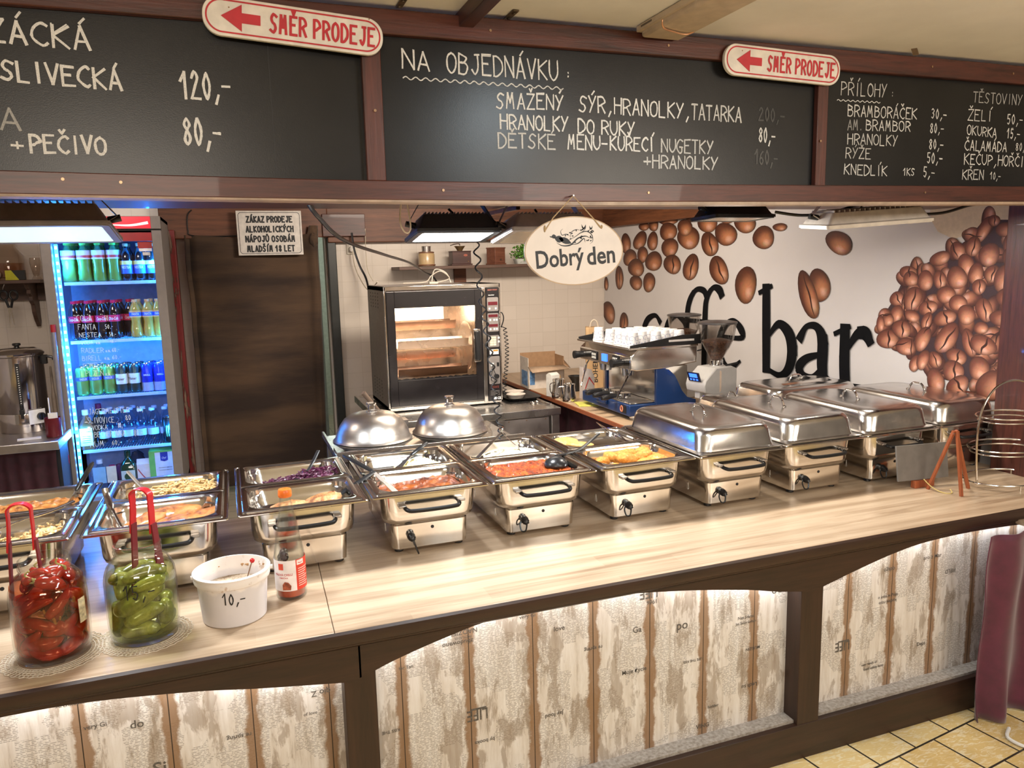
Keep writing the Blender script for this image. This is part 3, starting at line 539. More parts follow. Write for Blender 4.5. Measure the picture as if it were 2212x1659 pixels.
ARCH = [[(-1.35, 0.60), (-1.1, 0.645), (-0.8, 0.678), (-0.45, 0.690), (-0.17, 0.664), (0.0, 0.636), (0.21, 0.605)],
        [(0.285, 0.622), (0.338, 0.640), (0.453, 0.670), (0.60, 0.700), (0.78, 0.711), (1.0, 0.703), (1.22, 0.678), (1.44, 0.642), (1.56, 0.615), (1.668, 0.596)],
        [(1.748, 0.600), (1.90, 0.637), (2.05, 0.668), (2.2, 0.686), (2.44, 0.690), (2.75, 0.675), (3.0, 0.64)]]
PANEL_X = [(-1.35, 0.21), (0.285, 1.668), (1.748, 3.0)]
for (a, b_), A in zip(PANEL_X, ARCH):
    N = 40; xs = [a+(b_-a)*i/N for i in range(N+1)]; top = 0.7135; e0, e1 = a-0.04, b_+0.04
    poly = [(e0, arch(A, a)-0.012)] + [(x, arch(A, x)) for x in xs] + [(e1, arch(A, b_)-0.012), (e1, top), (e0, top)]
    ob('apron', G().prism(poly, 1.884, 1.905), W_APRON, t, smooth=20, world=True)
for a, b_ in ((-1.43, -1.35), (0.205, 0.287), (1.664, 1.752), (3.0, 3.05)): ob('post', G().box(a, b_, 1.888, 1.97, 0, 0.70), W_APRONZ, t, bev=0.002, world=True)
ob('bottom_rail', G().box(-1.6, 3.05, 1.886, 1.965, 0, 0.125), W_APRON, t, bev=0.002, world=True)
m, b, n, l = new_mat('dusty_ledge'); f = tex_noise(n, l, coords(n, l), 90, 5); r = ramp(n, [(0.3, (0.20, 0.17, 0.14)), (0.7, (0.40, 0.36, 0.32))]); l.new(f, r.inputs[0]); l.new(r.outputs[0], b.inputs['Base Color']); b.inputs['Roughness'].default_value = 0.9
for (a, b_) in PANEL_X: ob('ledge', G().box(a, b_, 1.905, 1.955, 0.1252, 0.135), m, t, smooth=0, world=True)
# newspaper-print planks
m, b, n, l = new_mat('newspaper_planks')
v = coords(n, l); sep = n.new('ShaderNodeSeparateXYZ'); l.new(v, sep.inputs[0])
streak = tex_noise(n, l, coords(n, l, (14, 1, 1.6)), 2.6, 8, 0.66); fine = tex_noise(n, l, coords(n, l, (40, 1, 9)), 4, 6, 0.7)
lines = mth(n, l, 'SINE', mth(n, l, 'MULTIPLY', sep.outputs['Z'], 1450)); lw = mth(n, l, 'GREATER_THAN', lines, 0.0)
words = mth(n, l, 'GREATER_THAN', tex_noise(n, l, coords(n, l, (150, 1, 230.8)), 1.0, 2), 0.47)
blocks = n.new('ShaderNodeTexVoronoi'); blocks.inputs['Scale'].default_value = 1; l.new(coords(n, l, (16, 1, 12)), blocks.inputs['Vector']); blocks.distance = 'CHEBYCHEV'
rb = n.new('ShaderNodeSeparateColor'); l.new(blocks.outputs['Color'], rb.inputs[0]); bl = mth(n, l, 'GREATER_THAN', rb.outputs[0], 0.42)
pr = mth(n, l, 'MULTIPLY', mth(n, l, 'MULTIPLY', lw, words), bl); pr = mth(n, l, 'MULTIPLY', pr, 0.62)
base = ramp(n, [(0.26, (0.30, 0.24, 0.18)), (0.42, (0.60, 0.54, 0.48)), (0.62, (0.72, 0.68, 0.64))]); l.new(streak, base.inputs[0])
c1 = mixc(n, l, pr, base.outputs[0], (0.13, 0.11, 0.09))
big = tex_noise(n, l, coords(n, l, (7, 1, 2.2)), 2.0, 7, 0.62, 0.3); wear = ramp(n, [(0.62, (0, 0, 0)), (0.67, (1, 1, 1))]); l.new(mth(n, l, 'MULTIPLY_ADD', fine, 0.18), wear.inputs[0]); l.new(big, wear.inputs[0].links[0].from_node.inputs[2])
wf = mth(n, l, 'MULTIPLY', wear.outputs[0], 0.55); c2 = mixc(n, l, wf, c1, (0.21, 0.14, 0.08))
# worn brown plank edges
pm = mth(n, l, 'MODULO', mth(n, l, 'ADD', sep.outputs['X'], 10.0-0.058), 0.1945); pe = mth(n, l, 'ABSOLUTE', mth(n, l, 'SUBTRACT', pm, 0.09725))
pe2 = mth(n, l, 'MULTIPLY_ADD', tex_noise(n, l, coords(n, l, (3, 1, 4)), 3, 6, 0.7), 0.05); l.new(pe, pe2.node.inputs[2])
ed = ramp(n, [(0.103, (0, 0, 0)), (0.1075, (1, 1, 1))]); l.new(pe2, ed.inputs[0])
c3 = mixc(n, l, mth(n, l, 'MULTIPLY', ed.outputs[0], 0.9), c2, (0.24, 0.13, 0.06))
cr = mth(n, l, 'GREATER_THAN', pe, 0.0960); c4 = mixc(n, l, cr, c3, (0.03, 0.018, 0.01))
l.new(c4, b.inputs['Base Color']); b.inputs['Roughness'].default_value = 0.6; bump(n, l, b, streak, 0.15, 0.003)
PLANKS = m; PRINT = M('newsprint_ink', (0.10, 0.085, 0.07), 0.7, 0, 0.5, 200)
WORDS = [[(-0.42, 0.655, 'Architecture', 0.075, 0), (-0.38, 0.585, 'very Gi', 0.05, 0), (-0.45, 0.672, 'AGAINST', 0.05, 180), (0.15, 0.555, 'qio Z', 0.05, 180), (-0.29, 0.57, 'do', 0.03, 0), (-0.06, 0.48, 're spring', 0.06, 180), (-0.25, 0.44, 'Si', 0.03, 0), (0.12, 0.5, 'of love', 0.035, 0), (-0.2, 0.645, 'for you', 0.04, 180), (-0.6, 0.5, 'LIFE', 0.07, 180)],
    [(0.55, 0.645, 'NADZIEI', 0.075, 180), (0.53, 0.615, 'zbudowano', 0.09, 180), (0.545, 0.63, 'PRZYLĄDEK', 0.05, 180), (0.58, 0.385, 'LIFE', 0.062, 180), (0.71, 0.70, 'Architecture', 0.07, 0), (0.74, 0.655, 'very Gi', 0.05, 0), (0.38, 0.575, 'for Tan', 0.04, 0), (0.33, 0.395, 'KISS THE', 0.05, 180), (0.95, 0.515, 're spring', 0.06, 180), (0.94, 0.695, 'doobi', 0.06, 180), (1.14, 0.655, 'LIFE', 0.062, 180), (1.15, 0.675, 'Nature', 0.05, 180), (1.15, 0.625, '1966', 0.035, 180), (1.10, 0.545, 'Ga', 0.03, 0), (1.09, 0.41, 'Moje życie', 0.085, 0), (1.30, 0.40, 'LIFE THE KISS', 0.07, 180), (1.26, 0.52, 'po', 0.04, 0), (1.50, 0.51, 'Net Starts', 0.06, 0), (1.50, 0.49, 'Jet Sales Soften', 0.08, 0), (1.53, 0.395, 'MUDZIN', 0.055, 180), (1.52, 0.265, 'Lech su', 0.06, 180), (1.62, 0.585, 'od', 0.04, 0), (1.38, 0.225, 'holder', 0.04, 0), (1.34, 0.165, 'VING', 0.05, 0), (0.82, 0.33, 'Jay food', 0.06, 180), (0.84, 0.60, 'love', 0.035, 0), (0.6, 0.30, 'by books', 0.06, 180)],
    [(1.855, 0.605, 'NADZIEI', 0.075, 180), (1.85, 0.575, 'zbudowano', 0.09, 180), (1.905, 0.325, 'LIFE', 0.062, 180), (2.10, 0.575, 'odago', 0.05, 180), (2.10, 0.475, 'o joke in Pelja', 0.09, 0), (2.10, 0.455, 'kuchni rojo', 0.08, 180), (2.03, 0.235, 'over hands of', 0.07, 0), (2.05, 0.215, 'food safety facts', 0.09, 0), (2.30, 0.667, 'World New', 0.10, 180), (2.30, 0.59, 'aro z Mar', 0.085, 0), (2.27, 0.26, 'Deps', 0.04, 0), (2.39, 0.52, 'FIELD', 0.05, 180)]]
for (a, b_), W_ in zip(PANEL_X, WORDS):
    p = ob('plank_panel', G().box(a-0.01, b_+0.01, 1.955, 1.972, 0.12, 0.72), PLANKS, t, smooth=0, world=True)
    for x, z, s_, ww, rot in W_:
        g = G()
        if s_ == 'LIFE': g.box(x-ww*.3, x+ww*.45, 1.9540, 1.9544, z+0.016, z+0.0215)
        upright(g, typeset(s_, ww, 0.034 if s_ in ('LIFE',) else None, 0.012), x, z, 1.9538, R(rot))
        ob('newsprint_lettering', g, PRINT, p, smooth=0, world=True)
STRIP = M('led_strip_white', (0.95, 0.97, 1.0), 0.5, emis=30)
for (a, b_), A in zip(PANEL_X, ARCH):
    rings = []
    for i in range(41):
        x = a+0.01+(b_-a-0.02)*i/40; z = arch(A, x)+0.007; rings.append([(x, 1.920, z+0.002), (x, 1.932, z+0.002), (x, 1.932, z), (x, 1.920, z)])
    ob('light_strip', G().loft(rings), STRIP, t, smooth=0, world=True)
    rings = []
    for i in range(41):
        x = a+0.01+(b_-a-0.02)*i/40; z = arch(A, x)+0.0095; rings.append([(x, 1.906, z+0.004), (x, 1.954, z+0.004), (x, 1.954, z), (x, 1.906, z)])
    ob('strip_batten', G().loft(rings), W_APRON, t, smooth=0, world=True)

# curtain and little shelf at the right end, cable loop on the floor
def curtain(g, x0, x1, y, z0, z1, folds, amp, nx=90, nz=24, flare=1.3, wob=0.0):
    def fn(u, v):
        x = x0+(x1-x0)*u; a = amp*(0.35+0.65*(1-v)*flare); ph = noise.noise((u*3, v*1.5, 3))*2.2
        return (x+0.02*noise.noise((u*4, v*2, 7))+wob*(1-v)*math.sin(v*5), y+a*math.sin(folds*2*math.pi*u+ph)+0.012*noise.noise((u*9, v*3, 1)), z0+(z1-z0)*v)
    return g.grid(fn, nx, nz)
VELVET = M('burgundy_velvet', (0.085, 0.010, 0.028), 0.75, 0, 0.25, 18, 0.1); VELVET.node_tree.nodes['Principled BSDF'].inputs['Sheen Weight'].default_value = 0.35
o = ob('curtain', curtain(G(), 2.385, 3.05, 1.80, 0.01, 0.70, 4.5, 0.028), VELVET, sol=0.003); tag(o, 'burgundy curtain hanging at the right end of the counter', 'curtain')
o = ob('wall_shelf', G().box(2.61, 3.1, 1.72, 1.885, 0.69, 0.708), WORKTOP, bev=0.002); tag(o, 'small light wood board jutting out above the burgundy curtain', 'shelf')
o = ob('cable_loop', G().tube(spl([(2.46, 1.74, 0.008), (2.405, 1.70, 0.008), (2.425, 1.63, 0.008), (2.52, 1.6, 0.008), (2.7, 1.62, 0.008)]), 0.006), M('white_cable', (0.75, 0.74, 0.72), 0.4)); tag(o, 'white cable lying in a loop on the floor tiles', 'cable')
random.seed(11)
# ------------------------------------------------------------------ chafing dishes
def loop_handle(g, L_, H_, r):      # a bent rod along y standing on z=0
    return g.tube(spl([(0, -L_/2-.012, .003), (0, -L_/2, .004), (0, -L_/2+.006, H_*.55), (0, -L_/2+.02, H_), (0, 0, H_*1.06), (0, L_/2-.02, H_), (0, L_/2-.006, H_*.55), (0, L_/2, .004), (0, L_/2+.012, .003)], 4), r, 8)
def pan_mesh(cy, w_, d, deep, z0, fw_=0.350, fd=0.283):
    g = G(); o = []
    secs = [(fw_, fd, .012, z0-.004), (fw_, fd, .012, z0), (fw_-.010, fd-.010, .012, z0+.0015), (w_+.012, d+.012, .055, z0+.001), (w_, d, .052, z0-.004), (w_-.004, d-.004, .05, z0-.020), (w_-.010, d-.010, .05, z0-.024), (w_-.016, d-.016, .048, z0-deep+.02), (w_-.03, d-.03, .045, z0-deep+.005), (w_-.06, d-.06, .03, z0-deep)]
    return g.rrect(secs, 6, False, True, (0, cy))
def chafer(lab, loc, rz=0, pans=(0.065, 0.065), lid=False, plug=True, group='electric chafing dishes in the row'):
    t = thing('chafing_dish', lab, 'chafing dish', loc, rz, group)
    b = ob('heater_base', G().rrect([(.236, .484, .018, .012), (.246, .494, .02, .016), (.250, .498, .02, .060), (.252, .500, .02, .094), (.245, .49, .02, .098)], 4), STEEL, t)
    for x in (-.1, .1):
        for y in (-.215, .215): ob('foot', G().at(x, y, 0).lathe([(.013, 0), (.015, .003), (.013, .013)], 14), BLACKP, t)
    ob('indicator_hole', G().cyl((0.006, -.2505, .078), (0.006, -.2495, .078), .0055, n=12), BLACKM, t)
    if plug:
        ob('plug', G().tube(spl([(-.068, -.246, .062), (-.068, -.262, .060), (-.066, -.274, .055), (-.064, -.279, .050)], 3), [.011]*2+[.0135]*3+[.012]*2+[.008]*3, 10).tube(spl([(-.064, -.276, .052), (-.072, -.284, .030), (-.084, -.279, .028), (-.086, -.268, .046), (-.078, -.262, .058)] if random.random() < .75 else [(-.064, -.276, .052), (-.058, -.283, .03), (-.05, -.284, .006)], 5), .0028, 6), BLACKP, t)
    for y in (-.12, .12): ob('vent', G().box(-.1268, -.1255, y-.006, y+.006, .04, .068), CHROME, t)
    ob('water_bath', G().rrect([(.245, .49, .03, .0985), (.275, .515, .045, .1005), (.296, .530, .05, .108), (.305, .536, .05, .122), (.308, .538, .05, .150), (.312, .540, .045, .203)], 6, True, False), STEEL, t)
    g = G(); o4 = [(.388, .598, .008), (.388, .598, .008)]
    g.rrect([(.352, .562, .01, .203), (.376, .594, .008, .2035), (.380, .598, .008, .2055), (.380, .598, .008, .209), (.376, .594, .008, .211), (.372, .582, .008, .2112), (.370, .580, .008, .2085), (.352, .570, .01, .2085)], 4, False, False)
    ob('rim_frame', g, STEEL, t)
    for sy in (-1, 1):
        h = ob('handle', G().tube(spl([(-.088, sy*.274, .166), (-.088, sy*.290, .163), (-.082, sy*.306, .160), (-.066, sy*.312, .158), (0, sy*.313, .157), (.066, sy*.312, .158), (.082, sy*.306, .160), (.088, sy*.290, .163), (.088, sy*.274, .166)], 4), .0068, 10), BLACKP, t)
        for sx in (-1, 1): ob('handle_bracket', G().box(min(sx*.084, sx*.108), max(sx*.084, sx*.108), sy*.281-.012, sy*.281+.012, .164, .172), STEELD, t, bev=.002)
    if lid:
        c = G().rrect([(.366, .576, .012, .2125), (.368, .578, .012, .217), (.345, .555, .02, .2195), (.338, .548, .045, .221), (.334, .544, .05, .232), (.322, .532, .055, .275), (.312, .522, .058, .290), (.298, .508, .06, .2985), (.280, .49, .06, .3025), (.20, .40, .05, .3045)], 7, False, True)
        L_ = ob('lid', c, STEEL_LID, t)
        ob('lid_handle', loop_handle(G().at(0, -.0, .3035), .085, .034, .0042), CHROME, L_)
    else:
        for i, (cy, deep) in enumerate(zip((-.1435, .1435), pans)):
            if deep: ob('food_pan', pan_mesh(cy, .302, .232, deep, .2135), STEEL, t)
    return t
STEEL_LID = steel('steel_lid', (0.62, 0.59, 0.565), 0.2, (2, 2, 2), 9, 0.16, 0.05)
CH = [(-0.640, 2.578, 0, 'leftmost electric chafing dish, with two pans of beige and orange leftovers'), (-0.236, 2.575, R(-.3), 'electric chafing dish behind the gherkin jar, with roast meat and pale noodles'),
      (0.164, 2.583, R(.3), 'electric chafing dish behind the sauce bottle, with fillets and red cabbage'), (0.559, 2.590, R(-.2), 'electric chafing dish with brown goulash in front and dumplings behind'),
      (0.947, 2.590, 0, 'electric chafing dish with red chilli stew in front and rice behind'), (1.339, 2.590, R(.5), 'electric chafing dish with golden nuggets in front and two patties behind'),
      (1.728, 2.580, R(.2), 'lidded electric chafing dish beside the nugget dish'), (2.118, 2.590, R(-.2), 'lidded electric chafing dish, second of the closed ones along the front'),
      (2.500, 2.585, R(.2), 'lidded electric chafing dish behind the small easel, third closed one'), (2.888, 2.590, 0, 'lidded electric chafing dish at the far right end by the post')]
PANS = [(.075, .07), (.07, .07), (.06, .065), (.07, .055), (.065, .05), (.06, .03)]
for i, (x, y, a, lab) in enumerate(CH): chafer(lab, (x, y, .75), a, PANS[i] if i < 6 else (0, 0), i > 5, i not in (0, 9))
# two more closed dishes behind the row, turned sideways
chafer('closed chafing dish behind the row, standing sideways with steel tongs on its lid', (2.72, 3.185, .725), R(90), (0, 0), True, False, None)
t = thing('lidded_pan', 'small lidded steel pan on the low bench between grinder and sideways dish', 'pan', (2.30, 3.145, .6605))
ob('pan', G().rrect([(.17, .30, .04, 0), (.20, .33, .05, .01), (.205, .335, .05, .235), (.246, .376, .012, .237), (.246, .376, .012, .243), (.205, .335, .05, .243)], 5, True, False), STEEL, t)
q = ob('lid', G().at(0, 0, .035).rrect([(.236, .366, .02, .2085), (.238, .368, .02, .212), (.220, .35, .04, .214), (.214, .344, .045, .225), (.200, .33, .05, .268), (.188, .318, .055, .280), (.165, .295, .05, .286), (.1, .2, .04, .288)], 6, False, True), STEEL_LID, t)
ob('lid_handle', loop_handle(G().at(0, 0, .322), .07, .028, .004), CHROME, q)
o = ob('rear_bench', G().box(1.95, 3.06, 2.96, 3.60, .62, .66).box(1.97, 2.01, 3.0, 3.04, 0, .62).box(1.97, 2.01, 3.48, 3.52, 0, .62).box(3.0, 3.04, 3.0, 3.04, 0, .62).box(3.0, 3.04, 3.48, 3.52, 0, .62), STEELD, bev=.002)
tag(o, 'low steel bench behind the row, under the sideways chafing dishes', 'bench')
o = ob('bench_riser', G().box(2.46, 2.98, 3.0, 3.34, .6605, .725), STEELD, bev=.002); tag(o, 'steel riser block under the sideways chafing dish with tongs', 'riser')

# ------------------------------------------------------------------ food in the pans
def fm(name, stops, scale=40, rough=0.35, bmp_=0.5, coat=0.3, spots=None, d=0.006):
    m, b, n, l = new_mat(name); v = coords(n, l); f = tex_noise(n, l, v, scale, 8, 0.65, 0.4)
    r = ramp(n, stops); l.new(f, r.inputs[0]); col = r.outputs[0]
    if spots:
        vo = n.new('ShaderNodeTexVoronoi'); vo.inputs['Scale'].default_value = spots[0]; l.new(v, vo.inputs['Vector'])
        col = mixc(n, l, mth(n, l, 'LESS_THAN', vo.outputs['Distance'], spots[1]), col, spots[2])
    l.new(col, b.inputs['Base Color']); b.inputs['Roughness'].default_value = rough; b.inputs['Coat Weight'].default_value = coat; b.inputs['Coat Roughness'].default_value = 0.15
    b.inputs['Subsurface Weight'].default_value = 0.0
    bump(n, l, b, f, bmp_, d); return m
def heap(name, cx, cy, w_, d, z0, hf, mat, lab, cat='food', amp=0.006, freq=30, nx=70, ny=50, stuff=True):
    def fn(u, v):
        a, b = 2*u-1, 2*v-1
        # square grid squeezed onto a rounded rectangle
        k = 1-0.12*(a*a*b*b); x = cx+a*k*w_/2; y = cy+b*k*d/2
        z = z0+hf(a, b)+amp*(noise.noise((x*freq, y*freq, 1.7))+0.6*noise.noise((x*freq*2.3, y*freq*2.3, 9)))
        return (x, y, z)
    o = ob(name, G().grid(fn, nx, ny), mat, sol=-.002); tag(o, lab, cat)
    if stuff: o['kind'] = 'stuff'
    return o
def strands(name, n_, cx, cy, w_, d, z0, hf, L_, r, mat, lab, curl=0.5, cat='food'):
    g = G()
    for i in range(n_):
        a, b = random.uniform(-1, 1), random.uniform(-1, 1); x, y = cx+a*w_/2, cy+b*d/2; z = z0+hf(a, b)+random.uniform(-.002, .007)
        if hf(a, b) < -.5: continue
        ang = random.uniform(0, 6.28); pts = []; l_ = L_*random.uniform(.5, 1.2)
        for k in range(4):
            pts.append((x, y, z+random.uniform(-.003, .003))); x += math.cos(ang)*l_/3; y += math.sin(ang)*l_/3; ang += random.uniform(-curl, curl)*2
            x = min(max(x, cx-w_/2), cx+w_/2); y = min(max(y, cy-d/2), cy+d/2)
        try: g.tube(pts, r*random.uniform(.7, 1.2), 5)
        except Exception: pass
    o = ob(name, g, mat, smooth=60); tag(o, lab, cat); o['kind'] = 'stuff'; return o
def blobs(mat, name, spots, rad, lab, cat, group, zj=.3, fq=2.2, am=.18):
    for i, (x, y, z, ang, k) in enumerate(spots):
        q = Quaternion((0, 0, 1), ang) @ Quaternion((1, 0, 0), random.uniform(-zj, zj)) @ Quaternion((0, 1, 0), random.uniform(-zj, zj)); sd = random.uniform(0, 50)
        g = G().ell((0, 0, 0), tuple(a*k for a in rad), 18, 12, q, lambda p: 1+am*noise.noise((p.x*fq+sd, p.y*fq, p.z*fq)))
        o = ob(name, g, mat, smooth=80); o.location = (x, y, z); tag(o, lab if isinstance(lab, str) else lab[i % len(lab)], cat, group)
zr = .75+.2135
FY, BY = 2.4465, 2.7335      # centre lines of the front and rear pans
F_STEW = fm('orange_stew', [(0.36, (0.16, 0.040, 0.006)), (0.5, (0.40, 0.14, 0.02)), (0.66, (0.55, 0.27, 0.08))], 45)
F_PASTA = fm('pale_pasta', [(0.3, (0.42, 0.20, 0.06)), (0.5, (0.62, 0.42, 0.18)), (0.75, (0.75, 0.60, 0.34))], 60)
F_GOUL = fm('goulash', [(0.36, (0.045, 0.006, 0.002)), (0.5, (0.19, 0.038, 0.004)), (0.68, (0.34, 0.095, 0.012))], 24, 0.28, 0.7, 0.2, None, .010)
F_CHILI = fm('chilli_stew', [(0.36, (0.10, 0.008, 0.002)), (0.5, (0.36, 0.050, 0.004)), (0.68, (0.56, 0.15, 0.012))], 60, 0.3, 1.0, 0.15, (75, 0.20, (0.16, 0.010, 0.004)), .012)
F_RICE = fm('rice', [(0.3, (0.66, 0.56, 0.32)), (0.6, (0.80, 0.74, 0.55))], 130, 0.5, 0.6, 0)
F_DUMP = fm('dumplings', [(0.3, (0.70, 0.56, 0.22)), (0.6, (0.84, 0.75, 0.42))], 60, 0.4, 0.5)
F_CAB = fm('red_cabbage', [(0.3, (0.025, 0.004, 0.014)), (0.55, (0.085, 0.010, 0.042)), (0.8, (0.22, 0.05, 0.12))], 70, 0.3, 0.5)
F_MEAT = fm('roast_meat', [(0.36, (0.12, 0.025, 0.007)), (0.48, (0.42, 0.14, 0.03)), (0.66, (0.58, 0.26, 0.07))], 30, 0.3, 0.8, 0.3, None, .012)
F_FILLET = fm('grilled_fillet', [(0.36, (0.09, 0.022, 0.007)), (0.47, (0.48, 0.19, 0.055)), (0.66, (0.72, 0.42, 0.19))], 40, 0.4, 0.9, 0.3, None, .012)
F_NUG = fm('breadcrumb_crust', [(0.3, (0.46, 0.15, 0.015)), (0.5, (0.66, 0.28, 0.04)), (0.75, (0.78, 0.45, 0.10))], 110, 0.55, 0.8, 0.1)
F_PATTY = fm('golden_patty', [(0.3, (0.50, 0.22, 0.04)), (0.5, (0.70, 0.40, 0.11)), (0.75, (0.80, 0.55, 0.22))], 80, 0.55, 0.7)
heap('stew', -.640, BY, .27, .20, zr-.045, lambda a, b: .010*b+.004, F_STEW, 'orange brown stew in the rear pan of the leftmost dish', amp=.008)
heap('pasta', -.600, FY, .20, .18, zr-.066, lambda a, b: .045*math.exp(-((a-.5)**2*2+(b-.2)**2*1.5)), F_PASTA, 'beige pasta left at the right of the leftmost front pan', amp=.008, freq=60)
strands('pasta_bits', 60, -.62, FY, .24, .18, zr-.062, lambda a, b: .04*math.exp(-((a-.6)**2*2+(b-.2)**2)), .02, .003, F_PASTA, 'loose bits of pasta scattered over the leftmost front pan')
heap('noodle_bed', -.210, BY, .23, .19, zr-.055, lambda a, b: .045*math.exp(-((a-.3)**2*1.2+(b)**2)), F_PASTA, 'bed of pale noodles in the rear pan behind the red tongs', amp=.008, freq=50)
strands('noodles', 190, -.215, BY, .25, .18, zr-.045, lambda a, b: .045*math.exp(-((a-.3)**2*1.2+b*b)), .045, .0032, F_PASTA, 'curly pale noodles heaped in the rear pan behind the gherkin jar', 1.0)
blobs(F_MEAT, 'roast_meat', [(-.29, FY+.01, zr-.040, R(10), 1), (-.20, FY+.045, zr-.030, R(5), 1.15), (-.185, FY-.04, zr-.040, R(-8), 1.1), (-.275, FY-.055, zr-.045, R(20), .9), (-.13, FY+.0, zr-.038, R(15), .9), (-.24, FY+.06, zr-.040, R(-5), .9)], (.066, .036, .019),
      'slice of browned roast meat in the pan behind the gherkin jar', 'meat', 'roast meat slices')
blobs(F_FILLET, 'grilled_fillet', [(.128, FY-.02, zr-.036, R(15), 1), (.236, FY-.005, zr-.032, R(20), 1.05)], (.060, .042, .018),
      ['grilled fillet with char marks, left of the pair and half behind the sauce bottle', 'grilled fillet right of the pair beside the black spatula tip'], 'fillet', 'grilled fillets', .12, 3)
heap('cabbage_bed', .185, BY-.01, .24, .17, zr-.058, lambda a, b: .045*math.exp(-((a-.55)**2*1.3+b*b*.8)), F_CAB, 'bed of red cabbage in the rear pan behind the sauce bottle', amp=.006, freq=70)
strands('red_cabbage', 240, .19, BY-.01, .25, .18, zr-.050, lambda a, b: .045*math.exp(-((a-.55)**2*1.3+b*b*.8)), .028, .0026, F_CAB, 'shredded red cabbage heaped around the black ladle', .8)
heap('goulash', .559, FY, .285, .215, zr-.040, lambda a, b: .014*max(0, b-.5)+.004*math.sin(a*3), F_GOUL, 'red brown goulash filling the front pan of the fourth dish', amp=.006, freq=45)
heap('dumplings', .610, BY-.02, .17, .16, zr-.044, lambda a, b: .042*math.exp(-((a-.1)**2*1.6+b*b*1.2)), F_DUMP, 'pale yellow dumplings heaped right of the black spatula', amp=.010, freq=75)
heap('chilli_stew', .947, FY, .292, .222, zr-.022, lambda a, b: .006*max(0, b-.2), F_CHILI, 'bright red chilli stew filling the pan with the black ladle', amp=.008, freq=60)
heap('rice', .985, BY-.02, .22, .17, zr-.040, lambda a, b: .034*math.exp(-((a-.2)**2*1.3+b*b)), F_RICE, 'pale rice in the rear pan under the steel tongs', amp=.005, freq=120)
g = G().at(.90, BY+.085, zr-.022, R(78)).box(-.085, .145, -.024, .024, 0, .001)
for i in range(16):
    for j in range(4): pass
o = ob('rice_insert', g, STEEL); tag(o, 'perforated steel insert plate in the rice pan', 'insert')
g = G().at(.90, BY+.085, zr-.022, R(78))
for i in range(17):
    for j in range(5):
        if i in (5, 10): continue
        g.cyl((-.08+i*.0125, -.018+j*.009, -.0004), (-.08+i*.0125, -.018+j*.009, -.0001), .0021, n=6)
ob('perforation', g, BLACKM, o)
NG = [(1.245, FY+.02, .01, 0.6, 1), (1.262, FY-.05, .0, 1.2, .95), (1.30, FY+.04, .012, -.4, 1.1), (1.318, FY-.03, .022, .3, 1.25), (1.285, FY-.075, .0, .2, .9), (1.36, FY+.05, .016, .25, 1.3), (1.372, FY-.045, .002, .2, 1.1), (1.345, FY+.0, .012, -.5, .95), (1.40, FY+.005, .018, .15, 1.2), (1.428, FY+.062, .016, .3, 1.05), (1.425, FY-.04, .006, .1, 1.2), (1.46, FY+.025, .006, -.5, .85), (1.468, FY-.03, .002, 1.0, .9), (1.39, FY-.082, .0, .1, 1.0), (1.33, FY+.085, .004, .1, .95), (1.225, FY-.02, 0, .8, .8), (1.45, FY+.075, .002, -.8, .8)]
blobs(F_NUG, 'nugget', [(x, y, zr-.034+dz, a, k) for x, y, dz, a, k in NG], (.038, .021, .017), 'golden breaded nugget in the heap between the stew and the closed dishes', 'nugget', 'breaded nuggets', .25, 1.8, .22)
def patty(x, y, z, lab):
    g = G().ell((0, 0, 0), (.056, .047, .010), 30, 10, None, lambda p: 1+.05*noise.noise((p.x*4+x*9, p.y*4, p.z*2)))
    o = ob('patty', g, F_PATTY, smooth=80); o.location = (x, y, z); o.rotation_euler = (R(6), 0, random.random()*3); tag(o, lab, 'patty', 'golden patties')
patty(1.235, BY+.045, zr-.014, 'golden speckled patty lying further back in the shallow tray')
patty(1.262, BY-.035, zr-.012, 'golden speckled patty lying nearer the nuggets in the shallow tray')

# ------------------------------------------------------------------ serving tools
def turner(name, lab, pts, r_h, blade, hm, cat='spatula', bladeL=.10):
    """pts: blade tip -> neck -> handle end"""
    tip, neck, end = [Vector(p) for p in pts]; t = thing(name, lab, cat, tip); tip0 = tip
    P = lambda v: v-tip0
    ob('handle', G().tube([P(neck+(end-neck)*k) for k in (0, .06, .5, .94, 1)], [r_h*.6, r_h, r_h*1.15, r_h, r_h*.5], 10, flat=.6), hm, t)
    d = (tip-neck).normalized(); side = d.cross(Vector((0, 0, 1))).normalized(); nn = side.cross(d); g = G(); rings = []
    for k, w_ in ((0, .006), (.35, .009), (.5, blade*.75), (.75, blade), (1, blade*1.05)):
        c = P(neck+(tip-neck)*k); rings.append([c+side*w_+nn*.0009, c-side*w_+nn*.0009, c-side*w_-nn*.0009, c+side*w_-nn*.0009])
    ob('blade', g.loft(rings), STEELB if blade > .0 else STEEL, t, smooth=20)
    return t
def ladle(name, lab, bowl, rad, pts, r_, mat, cat='ladle', up=-1):
    t = thing(name, lab, cat, bowl); b0 = Vector(bowl)
    g = G()
    prof = [(rad*math.sin(a), up*rad*.8*math.cos(a)) for a in (math.pi/2*i/8 for i in range(9))]
    ob('bowl', g.lathe([(max(r, .0005), z) for r, z in prof], 20, True, False), mat, t, sol=.002)
    ob('handle', G().tube([p-b0 for p in spl(pts, 6)], r_, 8, flat=.55), mat, t)
    return t
BT = BLACKP
turner('turner', 'black handled turner standing in the orange stew of the leftmost dish', [(-.535, 2.66, .925), (-.490, 2.64, 1.00), (-.432, 2.62, 1.088)], .010, .020, BT)
